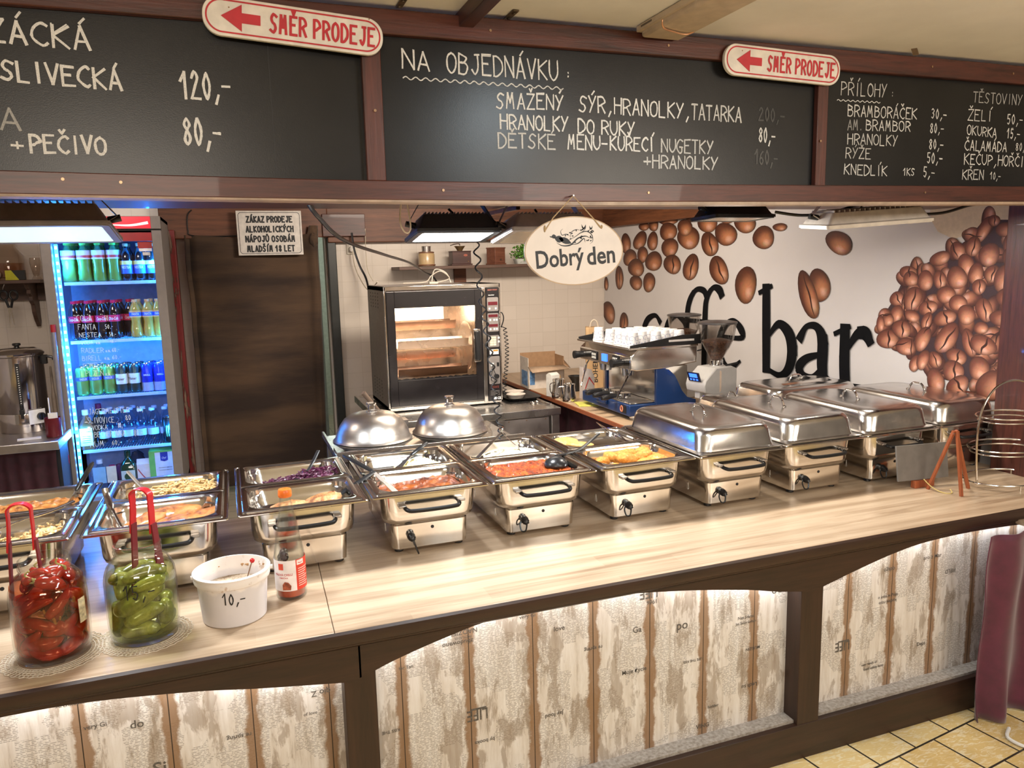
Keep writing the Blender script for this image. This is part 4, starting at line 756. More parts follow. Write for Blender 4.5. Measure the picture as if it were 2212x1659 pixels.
ladle('serving_spoon', 'long steel spoon lying across the leftmost front pan', (-.67, 2.40, .962), .030, [(-.655, 2.41, .968), (-.60, 2.46, .976), (-.54, 2.50, .980), (-.483, 2.55, .990)], [.004]*9+[.0075]*10, STEEL, 'spoon')
ladle('masher', 'steel spoon with a ribbed grip leaning at the left of the roast meat', (-.335, 2.41, .928), .028, [(-.345, 2.42, .932), (-.368, 2.46, .972), (-.384, 2.49, 1.010), (-.388, 2.50, 1.032)], [.005]*8+[.010]*11, STEEL, 'spoon')
ladle('serving_spoon', 'steel spoon with dark grip in the noodles behind the red tongs', (-.285, 2.705, .945), .030, [(-.295, 2.71, .952), (-.318, 2.725, .970), (-.357, 2.75, 1.018)], [.004]*5+[.007]*8, STEELD, 'spoon')
ladle('ladle', 'black ladle with steel handle resting in the red cabbage', (.205, 2.715, .945), .038, [(.215, 2.735, .955), (.231, 2.75, .972), (.247, 2.775, .990), (.263, 2.80, 1.010)], [.006]*9+[.0075]*10, BT)
turner('turner', 'black handled steel spatula dipping into the goulash', [(.472, 2.41, .928), (.415, 2.55, .978), (.346, 2.75, .996)], .009, .010, BT)
turner('turner', 'black handled spatula with its tip beside the grilled fillets', [(.240, 2.42, .920), (.285, 2.45, .938), (.424, 2.55, .976)], .009, .012, BT)
turner('turner', 'black handled spatula leaning in the dumplings', [(.520, 2.70, .926), (.590, 2.735, .972), (.665, 2.785, 1.003)], .009, .016, BT)
def tongs(name, lab, apex, a, b, mat, wd=.008, scallop=False, cat='tongs', ring=True, group=None):
    t = thing(name, lab, cat, apex); A = Vector(apex)
    for e in (a, b):
        d = Vector(e)-A; side = d.cross(Vector((0, 1, 0.3))).normalized(); up_ = side.cross(d).normalized(); rings = []; N = 14
        for i in range(N+1):
            k = i/N; w_ = wd*(.7+.6*k); 
            if scallop and k > .72: w_ = wd*(1.5+.35*abs(math.sin((k-.72)*34)))
            c = d*k; rings.append([c+up_*w_, c+up_*w_+side*.0012, c-up_*w_+side*.0012, c-up_*w_])
        ob('arm', G().loft(rings), mat, t, smooth=20)
    if ring: ob('hinge_ring', G().cyl((0, 0, 0), (0, 0, .008), .006, n=10).tube([(0.008*math.cos(q), 0, .016+.006*math.sin(q)) for q in (2*math.pi*i/14 for i in range(14))], .0012, 6, True), CHROME, t)
    return t
tongs('steel_tongs', 'steel tongs standing open over the rice pan', (.941, 2.72, 1.028), (.828, 2.68, .948), (1.020, 2.69, .942), STEEL, .007)
ladle('ladle', 'black ladle lying in the red chilli stew', (1.055, 2.462, .946), .042, [(1.07, 2.49, .975), (1.124, 2.53, .966), (1.19, 2.56, .967), (1.25, 2.595, .982), (1.305, 2.62, 1.006)], .0075, BT, 'ladle', 1)

tongs('serving_tongs', 'steel serving tongs leaning in the tray with the two patties', (1.365, 2.76, 1.018), (1.425, 2.70, .953), (1.47, 2.75, .950), STEEL, .011, False, 'tongs', False)
tongs('steel_tongs', 'scalloped steel tongs lying on the sideways closed dish', (2.54, 3.07, 1.040), (2.86, 3.10, 1.042), (2.82, 3.21, 1.042), STEEL, .011, True, 'tongs', False)
def red_tongs(lab, loc, rz, tilt):
    """loop of red plastic on top, two arms going down into the jar"""
    t = thing('pickle_tongs', lab, 'tongs', loc, rz, 'red pickle tongs in the jars'); RED = M('red_plastic', (0.50, 0.012, 0.018), 0.28, 0, .15, 20)
    pts = [(-.030, 0, -.005), (-.024, 0, .045), (-.022, 0, .075)] + [(.024*math.cos(a), 0, .085+.024*math.sin(a)) for a in (math.pi-math.pi*i/8 for i in range(1, 8))] + [(.022, 0, .075), (.022, 0, .045), (.020, 0, -.005)]
    ob('grip_loop', G().loft([[(p.x, -.0115, p.z), (p.x, .0115, p.z), (p.x+.004*(1 if p.x >= 0 else -1), .0115, p.z+.002), (p.x+.004*(1 if p.x >= 0 else -1), -.0115, p.z+.002)] for p in spl(pts, 4)]), RED, t, bev=.0008)
    for sx, e in ((-1, (-.040, 0, -.17)), (1, (.028, .01, -.10))):
        a = Vector((sx*.027, 0, .02)); d = Vector(e)-a; rings = []; N = 26
        for i in range(N+1):
            k = i/N; w_ = .0105+(.0045*abs(math.sin(k*28)) if k > .62 else 0); c = a+d*k; rings.append([(c.x-.002, c.y-w_, c.z), (c.x+.002, c.y-w_, c.z), (c.x+.002, c.y+w_, c.z), (c.x-.002, c.y+w_, c.z)])
        ob('arm', G().loft(rings), M('dark_red_plastic', (0.16, 0.012, 0.02), 0.3), t, smooth=20)
    return t
random.seed(21)
# ------------------------------------------------------------------ jars, tub and bottle on the worktop
Zc = .75
def doily(lab, x, y, r):
    m, b, n, l = MATS.get('doily_m') or new_mat('cream_crochet'); MATS['doily_m'] = (m, b, n, l)
    if not b.inputs['Base Color'].is_linked:
        c = tex_noise(n, l, coords(n, l), 200, 2); rp = ramp(n, [(0.3, (0.50, 0.42, 0.32)), (0.7, (0.72, 0.64, 0.52))]); l.new(c, rp.inputs[0]); l.new(rp.outputs[0], b.inputs['Base Color']); b.inputs['Roughness'].default_value = 0.9
    g = G(); N = 64
    for k in range(5):                                   # crocheted rings joined by spokes
        rr_ = r*(.70+.075*k); g.tube([((rr_+(.004*abs(math.sin(i*math.pi/2)) if k == 4 else 0))*math.cos(2*math.pi*i/N), (rr_+(.004*abs(math.sin(i*math.pi/2)) if k == 4 else 0))*math.sin(2*math.pi*i/N), .0012) for i in range(N)], .0011, 4, True)
    for i in range(N):
        for s_ in (0.03, -0.03):
            a = 2*math.pi*i/N; g.tube([(r*.68*math.cos(a), r*.68*math.sin(a), .001), (r*math.cos(a+s_*2), r*math.sin(a+s_*2), .001)], .0008, 3)
    o = ob('doily', g, m, smooth=0); o.location = (x, y, Zc); tag(o, lab, 'doily', 'crochet doilies under the jars')
JG = glass('jar_glass', (0.97, 0.985, 0.97))
def jar(lab, x, y, cat='jar', liquid=None, fill=.19, mark=None, sticker=False):
    t = thing('pickle_jar', lab, cat, (x, y, Zc+.0022), 0, 'big glass jars on the front of the worktop')
    o_ = [(.070, 0), (.076, .004), (.0815, .016), (.0835, .045), (.084, .10), (.0835, .150), (.081, .172), (.074, .192), (.062, .208), (.0555, .214), (.054, .222), (.0565, .224), (.0565, .229), (.054, .231), (.0548, .236), (.0560, .240), (.0548, .245)]
    i_ = [(r-.0035, z) for r, z in reversed(o_) if z > .006] + [(.066, .006)]
    ob('glass', G().lathe(o_+i_, 48), JG, t, smooth=60)
    if liquid:
        ob('brine', G().lathe([(.0655, .0075), (.0735, .012), (.0790, .045), (.0795, .10), (.0788, min(fill, .15)), (.0772 if fill > .15 else .0788, fill-.0005), (.0002, fill)], 48), liquid, t, smooth=60)
    if mark:
        g = hand('15,-', -.030, .130, .040, .126, .034, 0, .0030); n_ = []
        for p in g.v: a = p[0]/.0842; n_.append((.0845*math.sin(a)+.0, -.0845*math.cos(a), p[2]))
        g.v = n_; ob('price_mark', g, INK, t, smooth=0)
    if sticker:
        g = G().grid(lambda u, v: (.0846*math.sin(R(56+16*u)), -.0846*math.cos(R(56+16*u)), .085+.06*v), 6, 2); ob('label', g, M('jar_label', (0.60, 0.50, 0.32), 0.5, 0, .4, 90), t)
    return t
def liquid_mat(name, col, dens=0.55):
    m, b, n, l = new_mat(name); n.remove(b)
    t = n.new('ShaderNodeBsdfTransparent'); t.inputs[0].default_value = (*col, 1); g = n.new('ShaderNodeBsdfGlossy'); g.inputs['Roughness'].default_value = .02
    x = n.new('ShaderNodeMixShader'); x.inputs[0].default_value = .03; l.new(t.outputs[0], x.inputs[1]); l.new(g.outputs[0], x.inputs[2]); l.new(x.outputs[0], n['Material Output'].inputs[0]); return m
doily('round cream crochet doily under the jar of red peppers', -.462, 2.035, .112)
doily('round cream crochet doily under the gherkin jar', -.262, 2.055, .108)
PJ, GJ = (-.462, 2.035), (-.262, 2.055)
jar('large glass jar of red pickled peppers at the left end of the worktop', *PJ, liquid=liquid_mat('red_brine', (0.86, 0.50, 0.36)), fill=.188, sticker=True)
jar('large glass jar of green gherkins marked 15 on the worktop', *GJ, liquid=liquid_mat('green_brine', (0.90, 0.93, 0.66)), fill=.172, mark=True)
PEP = fm('pickled_pepper', [(0.3, (0.16, 0.006, 0.004)), (0.5, (0.36, 0.018, 0.008)), (0.75, (0.52, 0.05, 0.012))], 9, 0.16, 0.15, 0.8)
STEM = fm('pepper_stem', [(0.3, (0.30, 0.26, 0.06)), (0.7, (0.50, 0.45, 0.16))], 30, 0.5)
def inside(x, y, r): k = math.hypot(x, y); return (x, y) if k < r else (x*r/k, y*r/k)
def pepper(c, d, L_, r, curve, stem=True):
    d = Vector(d).normalized(); sd = d.orthogonal().normalized(); n_ = 9; pts = []; rs = []
    for i in range(n_):
        k = i/(n_-1); p = Vector(c)+d*(k-.5)*L_+sd*curve*math.sin(math.pi*k); q = inside(p.x, p.y, .079-r*1.05) if p.z < .16 else inside(p.x, p.y, .062-r); p.x, p.y = q; p.z = min(max(p.z, r+.010), .218); pts.append(p); rs.append(r*(.25+.9*math.sin(math.pi*min(1, .12+k*.86))**.7)*(1-.25*k))
    o = ob('red_pepper', G().tube(pts, rs, 12), PEP, smooth=80); o.location = (PJ[0], PJ[1], Zc+.002); tag(o, 'red pickled pepper inside the left glass jar', 'pepper', 'red peppers in the left jar')
    if stem:
        e = pts[0]; dd = (pts[0]-pts[1]).normalized(); st = [e+dd*.002, e+dd*.012+Vector((.004, .002, .006)), e+dd*.022+Vector((random.uniform(-.01, .01), 0, .014)), e+dd*.026+Vector((random.uniform(-.018, .018), 0, .024))]
        st = [Vector((*inside(p.x, p.y, .074 if p.z < .15 else .05), max(.012, p.z))) for p in st]
        ob('stem', G().tube(spl(st, 4), [.0052]+[.0035]*4+[.0022]*8, 8), STEM, o, smooth=80)
for i in range(46):
    lv = i//10; a = i*2.4+lv; rad = .062 if i % 10 else .01; z = .024+lv*.038+random.uniform(-.008, .008)
    c = (rad*math.cos(a), rad*math.sin(a), z); tdir = (-math.sin(a)+random.uniform(-.5, .5), math.cos(a)+random.uniform(-.5, .5), random.uniform(-.9, .9))
    pepper(c, tdir, random.uniform(.075, .11), random.uniform(.0135, .0175), random.uniform(-.012, .014), i % 3 != 2)
for i in range(7):
    a = i*.9; pepper((.03*math.cos(a), .03*math.sin(a), .205), (math.cos(a+1.2), math.sin(a+1.2), .2), .07, .014, .012, i % 2 == 0)
GH = fm('gherkin_skin', [(0.32, (0.075, 0.085, 0.010)), (0.5, (0.20, 0.20, 0.035)), (0.72, (0.42, 0.40, 0.12))], 22, 0.2, 0.5, 0.5, (150, 0.10, (0.34, 0.33, 0.12)), .002)
GHS = [(-.012, -.052, .030, 5, 0, .105, .021), (.006, -.050, .066, 15, 18, .110, .022), (-.030, -.040, .104, 160, -25, .115, .024), (.030, -.046, .120, 10, 35, .085, .020), (.035, -.050, .145, 6, 6, .10, .0175), (.018, -.030, .165, 4, 4, .11, .019), (.056, -.034, .066, 40, 75, .06, .020), (-.062, -.020, .050, 80, 80, .105, .018), (-.01, .03, .155, 30, 8, .11, .02), (.03, .045, .120, -20, 20, .10, .021), (-.04, .04, .09, 60, 30, .10, .021), (.04, .03, .07, 110, -30, .10, .021), (-.02, .03, .03, 20, 0, .11, .021), (.045, .01, .032, 70, 8, .09, .02), (-.050, .012, .14, 95, 40, .09, .019), (-.045, -.03, .158, 20, -10, .08, .018), (.0, -.005, .10, 45, 50, .1, .02)]
for i, (x, y, z, az, el, L_, r) in enumerate(GHS):
    d = Vector((math.cos(R(az))*math.cos(R(el)), math.sin(R(az))*math.cos(R(el)), math.sin(R(el)))); sd = d.orthogonal(); pts = []; rs = []; n_ = 12
    for k in range(n_):
        u = k/(n_-1); p = Vector((x, y, z))+d*(u-.5)*L_+sd*.008*math.sin(math.pi*u); q = inside(p.x, p.y, .0775-r); p.x, p.y = q; p.z = min(max(p.z, r+.009), .19); pts.append(p); rs.append(r*max(.18, math.sin(math.pi*(.04+.92*u))**.45))
    g = G().tube(pts, rs, 16); g.v = [tuple(Vector(v)+Vector((0, 0, 1))*0.0009*noise.noise((v[0]*260, v[1]*260, v[2]*260))) for v in g.v]
    o = ob('gherkin', g, GH, smooth=80); o.location = (GJ[0], GJ[1], Zc+.002); tag(o, 'green gherkin inside the jar marked 15', 'gherkin', 'gherkins in the right jar')
red_tongs('red tongs standing in the pepper jar at the far left', (-.500, 2.035, 1.025), R(0), 0)
red_tongs('red tongs standing in the gherkin jar', (-.243, 2.06, 1.022), R(-28), 0)

t = thing('plastic_tub', 'open white plastic tub marked 10 with brown sauce smears inside', 'tub', (-.047, 2.085, Zc))
m, b, n, l = new_mat('tub_plastic'); sp = n.new('ShaderNodeSeparateXYZ'); v = coords(n, l); l.new(v, sp.inputs[0])
f = tex_noise(n, l, v, 22, 4, .6); h_ = mth(n, l, 'MULTIPLY_ADD', f, .05); l.new(sp.outputs['Z'], h_.node.inputs[2])
bl_ = ramp(n, [(.60, (0, 0, 0)), (.66, (1, 1, 1))]); l.new(tex_noise(n, l, coords(n, l, (1, 1, .7)), 46, 5, .6), bl_.inputs[0])
bnd = ramp(n, [(.098, (0, 0, 0)), (.106, (1, 1, 1)), (.118, (1, 1, 1)), (.130, (.25,)*3)]); l.new(sp.outputs['Z'], bnd.inputs[0])
r = ramp(n, [(0.118, (0.66, 0.62, 0.62)), (0.128, (0.80, 0.74, 0.70))]); l.new(h_, r.inputs[0])
l.new(mixc(n, l, mth(n, l, 'MULTIPLY', mth(n, l, 'MULTIPLY', bl_.outputs[0], bnd.outputs[0]), .75), r.outputs[0], (0.45, 0.30, 0.20)), b.inputs['Base Color']); b.inputs['Roughness'].default_value = .4
TUBW = M('tub_white', (0.78, 0.74, 0.71), 0.4, 0, .04)
ob('body', G().lathe([(.078, 0), (.081, .003), (.0895, .108), (.0955, .109), (.0965, .112), (.0965, .126), (.0955, .128), (.0985, .129), (.0985, .1325), (.0935, .135), (.0905, .1345), (.0895, .128), (.0865, .108), (.080, .02), (.0005, .02)], 56, True, False), m, t, smooth=40)
for sx in (-1, 1): ob('handle_lug', G().at(sx*.0985, 0, .121).cyl((-.003, 0, 0), (.005, 0, 0), .006, n=12), TUBW, t)
ob('sauce', G().lathe([(.0865, .082), (.06, .080), (.0005, .078)], 40, False, False), fm('grated_sauce', [(0.3, (0.30, 0.19, 0.10)), (0.6, (0.62, 0.50, 0.36))], 120, .6, .8, .1), t)
SM = M('sauce_smear', (0.42, 0.24, 0.11), .6, 0, .4, 120)
for i in range(26):
    a = random.uniform(.3, 2.9); z = random.uniform(.100, .127); rr_ = .0865+(z-.108)*.15-.0012; s_ = random.uniform(.001, .0035)
    if i % 3 == 0: ob('smear', G().ell((rr_*math.cos(a), rr_*math.sin(a), z), (s_*1.6, .0012, s_), 8, 5), SM, t)
g = hand('10,-', -.026, .068, .030, .064, .030, 0, .0030); g.v = [(.0868*math.sin(p[0]/.087)+.0*p[2], -(.0815+.0745*p[2]+.0008)*math.cos(p[0]/.087), p[2]) for p in g.v]
ob('price_mark', g, INK, t, smooth=0)
t = thing('cocktail_stick', 'stick with a red ball end standing in the white tub', 'stick', (-.02, 2.06, Zc+.10))
ob('stick', G().cyl((0, 0, -.02), (.024, .01, .045), .0016, n=8), M('brown_stick', (.2, .11, .06), .6), t); ob('red_ball', G().ell((.026, .011, .050), (.0065,)*3), M('red_bead', (.55, .01, .012), .25), t)

t = thing('sauce_bottle', 'glass sauce bottle with orange cap and red and white chilli label', 'bottle', (.105, 2.155, Zc), R(0))
BP = [(.036, 0), (.0405, .003), (.0425, .010), (.0425, .118), (.041, .130), (.036, .165), (.0285, .205), (.021, .245), (.0165, .275), (.0155, .285), (.0165, .287), (.0165, .292), (.0148, .294), (.0148, .306)]
ob('glass', G().lathe(BP+[(r-.0025, z) for r, z in reversed(BP) if z > .005]+[(.034, .006)], 40), glass('bottle_glass', (0.965, 0.98, 0.97)), t, smooth=60)
ob('sauce', G().lathe([(.033, .007), (.0385, .011), (.0393, .046), (.0005, .047)], 36), fm('chilli_sauce', [(0.3, (0.36, 0.03, 0.004)), (0.7, (0.52, 0.07, 0.01))], 30, .2, .1, .5), t)
ob('cap', G().lathe([(.0172, .290), (.0185, .292), (.0188, .298), (.0180, .309), (.0165, .3115), (.012, .311), (.0115, .310), (.0005, .310)], 30), M('orange_cap', (0.80, 0.17, 0.02), 0.35), t)
def wrap(g, rad, a0, a1, z0, z1, n=14): return g.grid(lambda u, v: (rad*math.sin(R(a0+(a1-a0)*u)), -rad*math.cos(R(a0+(a1-a0)*u)), z0+(z1-z0)*v), n, 1)
def wrapped(vf, rad, a0, z): return [(rad*math.sin(R(a0)+p[0]/rad), -rad*math.cos(R(a0)+p[0]/rad), z+p[1]) for p in vf[0]], vf[1]
lb_ = ob('label', wrap(G(), .0429, -115, 18, .030, .118, 24), M('label_white', (0.80, 0.74, 0.72), .45), t)
ob('label_red', wrap(G(), .0429, 18, 110, .030, .118, 18), M('label_red', (0.68, 0.045, 0.02), .45), t)
ob('label_logo', wrap(G(), .0433, -48, -28, .092, .110, 8), M('logo_red', (0.66, 0.07, 0.03), .45), lb_)
LR = M('label_lettering_red', (0.50, 0.03, 0.03), .5)
ob('label_lettering', G().add(*wrapped(typeset('PÁLIVÁ CHILLI', .052, .0085, .01), .0434, -30, .079)), LR, lb_, smooth=0)
ob('label_lettering', G().add(*wrapped(typeset('OMÁČKA', .026, .0055, .01), .0434, -30, .0695)), LR, lb_, smooth=0)
ob('label_picture', G().prism([(-.012, .034), (.010, .034), (.012, .046), (.004, .056), (-.006, .058), (-.012, .050)], -.0438, -.0434), M('label_food', (0.30, 0.07, 0.03), .5, 0, .6, 90), lb_, smooth=0).rotation_euler = (0, 0, R(-18))
for i in range(9): ob('label_small_print', wrap(G(), .0432, 26, 78-(i*7) % 23, .090-.0062*i, .0925-.0062*i, 6), M('fine_print', (0.88, 0.55, 0.48), .5), lb_, smooth=0)
ob('label_smile', wrap(G(), .0432, 22, 52, .102, .116, 6), M('smile_patch', (0.82, 0.70, 0.66), .45), lb_)
ob('label_smile_line', G().add([(.0435*math.sin(R(37+a)), -.0435*math.cos(R(37+a)), .106+.00002*a*a+d) for d in (0, .0018) for a in range(-10, 11, 2)], [(i, i+1, i+12, i+11) for i in range(10)]), LR, lb_, smooth=0)

# ------------------------------------------------------------------ easel and wire rack at the right end
t = thing('table_easel', 'small red brown easel holding a dark grey board', 'easel', (2.58, 2.12, Zc))
EW = wood('easel_wood', (0.19, 0.040, 0.014), (0.36, 0.10, 0.035), 'z', 9, .4)
for a, b_ in (((-.028, -.06, 0), (-.020, -.018, .245)), ((-.060, .062, 0), (-.030, -.012, .245)), ((.085, .004, 0), (-.014, -.008, .245))):
    ob('leg', G().tube([a, b_], .0072, 4), EW, t, smooth=0)
ob('apex_pin', G().cyl((-.035, -.014, .235), (-.008, -.012, .235), .003, n=8), STEELD, t)
o = ob('slate', G().box(-.117, .117, -.004, .004, 0, .140), M('grey_board', (0.16, 0.145, 0.13), .55), bev=.001); o.location = (2.53, 2.215, Zc+.030); o.rotation_euler = (R(-9), 0, R(-7)); tag(o, 'dark grey board leaning on the red brown easel', 'board')
o = ob('board_stand', G().box(-.05, .05, -.01, .012, 0, .030), EW, bev=.001); o.location = (2.53, 2.215, Zc); tag(o, 'small wooden foot under the dark grey board', 'stand')
o = ob('bead_chain', G().tube(spl([(2.505, 2.19, .79), (2.515, 2.16, .765), (2.525, 2.12, .7525), (2.55, 2.10, .7525), (2.565, 2.12, .76)], 8), [.0016, .0024]*16+[.002], 6), M('yellow_cord', (0.55, 0.42, 0.14), .5)); tag(o, 'thin yellow cord hanging between easel legs', 'cord')
t = thing('wire_rack', 'three tier chrome wire rack with round rings at the right end', 'rack', (2.86, 2.13, Zc))
WR = steel('rack_wire', (0.72, 0.68, 0.62), .16)
ob('frame', G().tube(spl([(-.155, -.01, .012), (-.165, -.01, .10), (-.170, -.01, .22), (-.150, -.01, .320), (-.090, -.01, .392), (0, -.01, .415), (.090, -.01, .392), (.150, -.01, .320), (.170, -.01, .22), (.165, -.01, .10), (.155, -.01, .012)], 5), .0042, 8), WR, t)
for z, rad, y0 in ((.020, .165, 0), (.150, .155, 0), (.275, .130, 0)):
    q = ob('ring', G().tube([(rad*math.cos(a), y0+rad*.72*math.sin(a), z) for a in (2*math.pi*i/48 for i in range(48))], .0036, 8, True), WR, t)
    q2 = ob('ring', G().tube([(rad*.93*math.cos(a), y0+rad*.66*math.sin(a), z-.018) for a in (2*math.pi*i/48 for i in range(48))], .0030, 8, True), WR, t) if z > .1 else None
    for sx in (-1, 1): ob('tier_strut', G().cyl((sx*rad, 0, z), (sx*.168, -.01, z), .003, n=8), WR, t)
for a in (-1.9, -.9, .6, 2.4): ob('foot', G().cyl((.165*math.cos(a), .119*math.sin(a), 0), (.165*math.cos(a), .119*math.sin(a), .020), .0032, n=8), WR, t)

# ------------------------------------------------------------------ floodlights under the beam
def flood(lab, loc, rz, tilt, w_, d, h_, body, lens, lit=False, roll=0, brk=True):
    t = thing('floodlight', lab, 'lamp', loc, rz, 'floodlights under the beam'); t.rotation_euler = (tilt, roll, rz)
    g = G().rrect([(w_, d, .012, 0), (w_, d, .012, .010), (w_-.02, d-.02, .014, .014), (w_-.06, d-.045, .014, h_), (w_-.065, d-.05, .012, h_+.004)], 3)
    ob('housing', g, body, t, smooth=30)
    g = G()
    for i in range(18): x = -(w_-.08)/2+(w_-.08)*i/17; g.box(x-.0015, x+.0015, -(d-.06)/2, (d-.06)/2, h_, h_+.012)
    ob('heat_sink', g, body, t, smooth=0)
    ob('bezel', G().rrect([(w_-.008, d-.008, .012, -.0005), (w_-.008, d-.008, .012, -.003), (w_-.045, d-.038, .008, -.003), (w_-.048, d-.041, .008, .0005)], 3, False, False), body, t)
    ob('lens', G().rrect([(w_-.046, d-.039, .008, -.0018), (w_-.046, d-.039, .008, -.0008)], 3), lens, t)
    if brk:
        ob('bracket', G().loft([[(x-.0, -.014, z), (x, .014, z), (x+.002, .014, z+.002), (x+.002, -.014, z+.002)] for x, z in ((-(w_/2-.02), .030), (-(w_/2+.004), .045), (-(w_/2-.035), 1.8635-loc[2]), ((w_/2-.035), 1.8635-loc[2]), ((w_/2+.004), .045), ((w_/2-.02), .030))]), body, t, smooth=0)
        for sx in (-1, 1): ob('pivot_knob', G().cyl((sx*(w_/2-.02), 0, .036), (sx*(w_/2+.012), 0, .043), .010, n=12), BLACKP, t)
    ob('cable', G().tube(spl([(.02, d/2-.05, h_+.01), (.03, d/2-.035, h_+.03), (.01, d/2-.04, 1.862-loc[2])], 5), .004, 6), BLACKP, t)
    return t
LENS_ON = M('lit_lens', (0.93, 0.97, 1.0), .3, emis=9); LENS_ON2 = M('lit_lens_soft', (0.72, 0.95, 1.0), .3, emis=.75); LENS_OFF = M('lamp_reflector', (0.75, 0.66, 0.52), .2, .6)
GREYM = M('lamp_grey', (0.24, 0.20, 0.17), .45, .3); SILV = M('lamp_silver', (0.46, 0.42, 0.40), .4, .5); DARKM = M('lamp_charcoal', (0.030, 0.031, 0.036), .45); WHM = M('lamp_white', (0.66, 0.61, 0.55), .4)
flood('lit charcoal floodlight hanging above the middle chafing dishes', (.712, 2.50, 1.757), 0, R(-8), .285, .20, .055, DARKM, LENS_ON, True)
flood('large grey floodlight glowing in front of the drinks fridge', (-.455, 2.40, 1.772), 0, R(-8), .36, .26, .055, GREYM, LENS_ON2, True)
flood('silver halogen floodlight behind the oval welcome sign', (1.01, 2.44, 1.752), 0, R(-9), .30, .23, .052, SILV, LENS_OFF)
flood('black floodlight in front of the bean banner', (1.86, 2.56, 1.815), R(6), R(-3), .30, .16, .045, BLACKP, LENS_OFF)
flood('white floodlight with curved cable at the right of the beam', (2.20, 2.24, 1.775), R(-14), R(4), .40, .22, .048, WHM, LENS_OFF, roll=R(-3))
def cable(name, lab, pts, r, mat, cat='cable', k=8): return tag(ob(name, G().tube(spl(pts, k), r, 8), mat), lab, cat)
cable('lamp_cable', 'black cable sagging between the black and the white floodlight', [(1.93, 2.40, 1.83), (2.02, 2.36, 1.815), (2.12, 2.33, 1.822), (2.22, 2.32, 1.845), (2.27, 2.32, 1.85)], .0055, BLACKP)
cable('lamp_cable', 'black cable sagging from the white floodlight to the right end of the beam', [(2.38, 2.26, 1.83), (2.46, 2.24, 1.812), (2.56, 2.22, 1.815), (2.66, 2.2, 1.84), (2.74, 2.2, 1.85), (2.84, 2.2, 1.88)], .0055, BLACKP)
cable('hanging_loop', 'cream cable loop hanging below the beam left of the lit floodlight', [(.503, 2.3, 1.866), (.495, 2.3, 1.80), (.505, 2.3, 1.768), (.52, 2.3, 1.764), (.526, 2.3, 1.79), (.515, 2.3, 1.866)], .0026, M('cream_cable', (.62, .54, .42), .5))
cable('black_cable', 'black cable running from the doorway beam across to the shelf of grinders', [(.262, 2.6, 1.875), (.30, 2.68, 1.835), (.43, 3.0, 1.766), (.77, 4.0, 1.728), (1.15, 5.1, 1.69), (1.40, 5.72, 1.62), (1.50, 5.86, 1.585), (1.56, 5.9, 1.50)], .0075, BLACKP)
o = ob('junction_box', G().box(-.017, .017, -.012, .012, -.007, .007), M('box_white', (.7, .66, .6), .5), bev=.0015); o.location = (-.190, 2.05, 1.8585); tag(o, 'tiny white box stuck under the beam above the fridge', 'box')
# coiled tool cord hanging down in front of the oven
pts = []; A = spl([(.945, 3.0, 1.83), (.955, 3.0, 1.70), (.968, 3.0, 1.52), (.990, 3.0, 1.36), (1.008, 3.0, 1.20), (1.022, 3.0, 1.06), (1.040, 3.0, .95), (1.045, 3.0, .90)], 40)
for i, p in enumerate(A): a = i*.42; pts.append(p+Vector((.0125*math.cos(a), .0125*math.sin(a), 0)))
tag(ob('coiled_cord', G().tube(pts, .0034, 6), BLACKP, smooth=70), 'black coiled cord hanging in front of the oven', 'cord')
o = ob('cord_bar', G().box(.90, 1.0, 2.99, 3.01, 1.83, 1.845).box(.94, .955, 2.5, 3.0, 1.845, 1.86), W_BEAM, bev=.002); tag(o, 'short wooden batten the coiled cord hangs from', 'batten')
random.seed(33)
# ------------------------------------------------------------------ drinks fridge
FB = (-.64, 4.9, 0)      # front centre at the floor
t = thing('drinks_fridge', 'tall drinks fridge with glass door, red header and blue light', 'fridge', FB)
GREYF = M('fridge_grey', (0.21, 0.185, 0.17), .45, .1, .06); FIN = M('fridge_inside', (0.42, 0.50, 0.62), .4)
RED = M('fridge_red', (0.33, 0.010, 0.016), .35); x0, x1 = -.95, -.335
ob('cabinet', G().box(x0, x0+.02, 4.9455, 5.52, .04, 1.985).box(x1-.02, x1, 4.9455, 5.52, .04, 1.985).box(x0, x1, 5.50, 5.52, .04, 1.985).box(x0, x1, 4.95, 5.52, 1.965, 1.985).box(x0, x1, 4.95, 5.52, .04, .36), GREYF, t, smooth=0, world=True)
ob('liner', G().box(x0+.021, x0+.03, 4.955, 5.5, .36, 1.86).box(x1-.03, x1-.021, 4.955, 5.5, .36, 1.86).box(x0+.02, x1-.02, 5.485, 5.499, .36, 1.86).box(x0+.02, x1-.02, 4.955, 5.5, 1.86, 1.875).box(x0+.02, x1-.02, 4.955, 5.5, .36, .37), FIN, t, smooth=0, world=True)
d = ob('door', G().box(x0, x0+.052, 4.90, 4.945, .25, 1.905).box(x1-.052, x1, 4.90, 4.945, .25, 1.905).box(x0+.052, x1-.052, 4.90, 4.945, .25, .36), GREYF, t, smooth=0, bev=.003, world=True)
dw = lambda o: o
ob('door_band', G().box(x0+.052, x1-.052, 4.899, 4.945, 1.845, 1.893), RED, t, smooth=0, world=True)
ob('door_gap', G().box(x0, x1, 4.92, 4.94, 1.905, 1.913), BLACKM, t, smooth=0, world=True)
ob('glass_pane', G().box(x0+.052, x1-.052, 4.915, 4.92, .36, 1.845), glass('fridge_glass', (.97, .98, 1)), t, smooth=0, world=True)
ob('header', G().box(x0, x1, 4.905, 4.96, 1.913, 1.985), GREYF, t, smooth=0, bev=.002, world=True)
HD = M('header_red_lit', (0.62, 0.012, 0.03), .3, emis=.9)
h_ = ob('header_panel', G().box(x0+.052, x1-.052, 4.900, 4.906, 1.916, 1.982), HD, t, smooth=0, world=True)
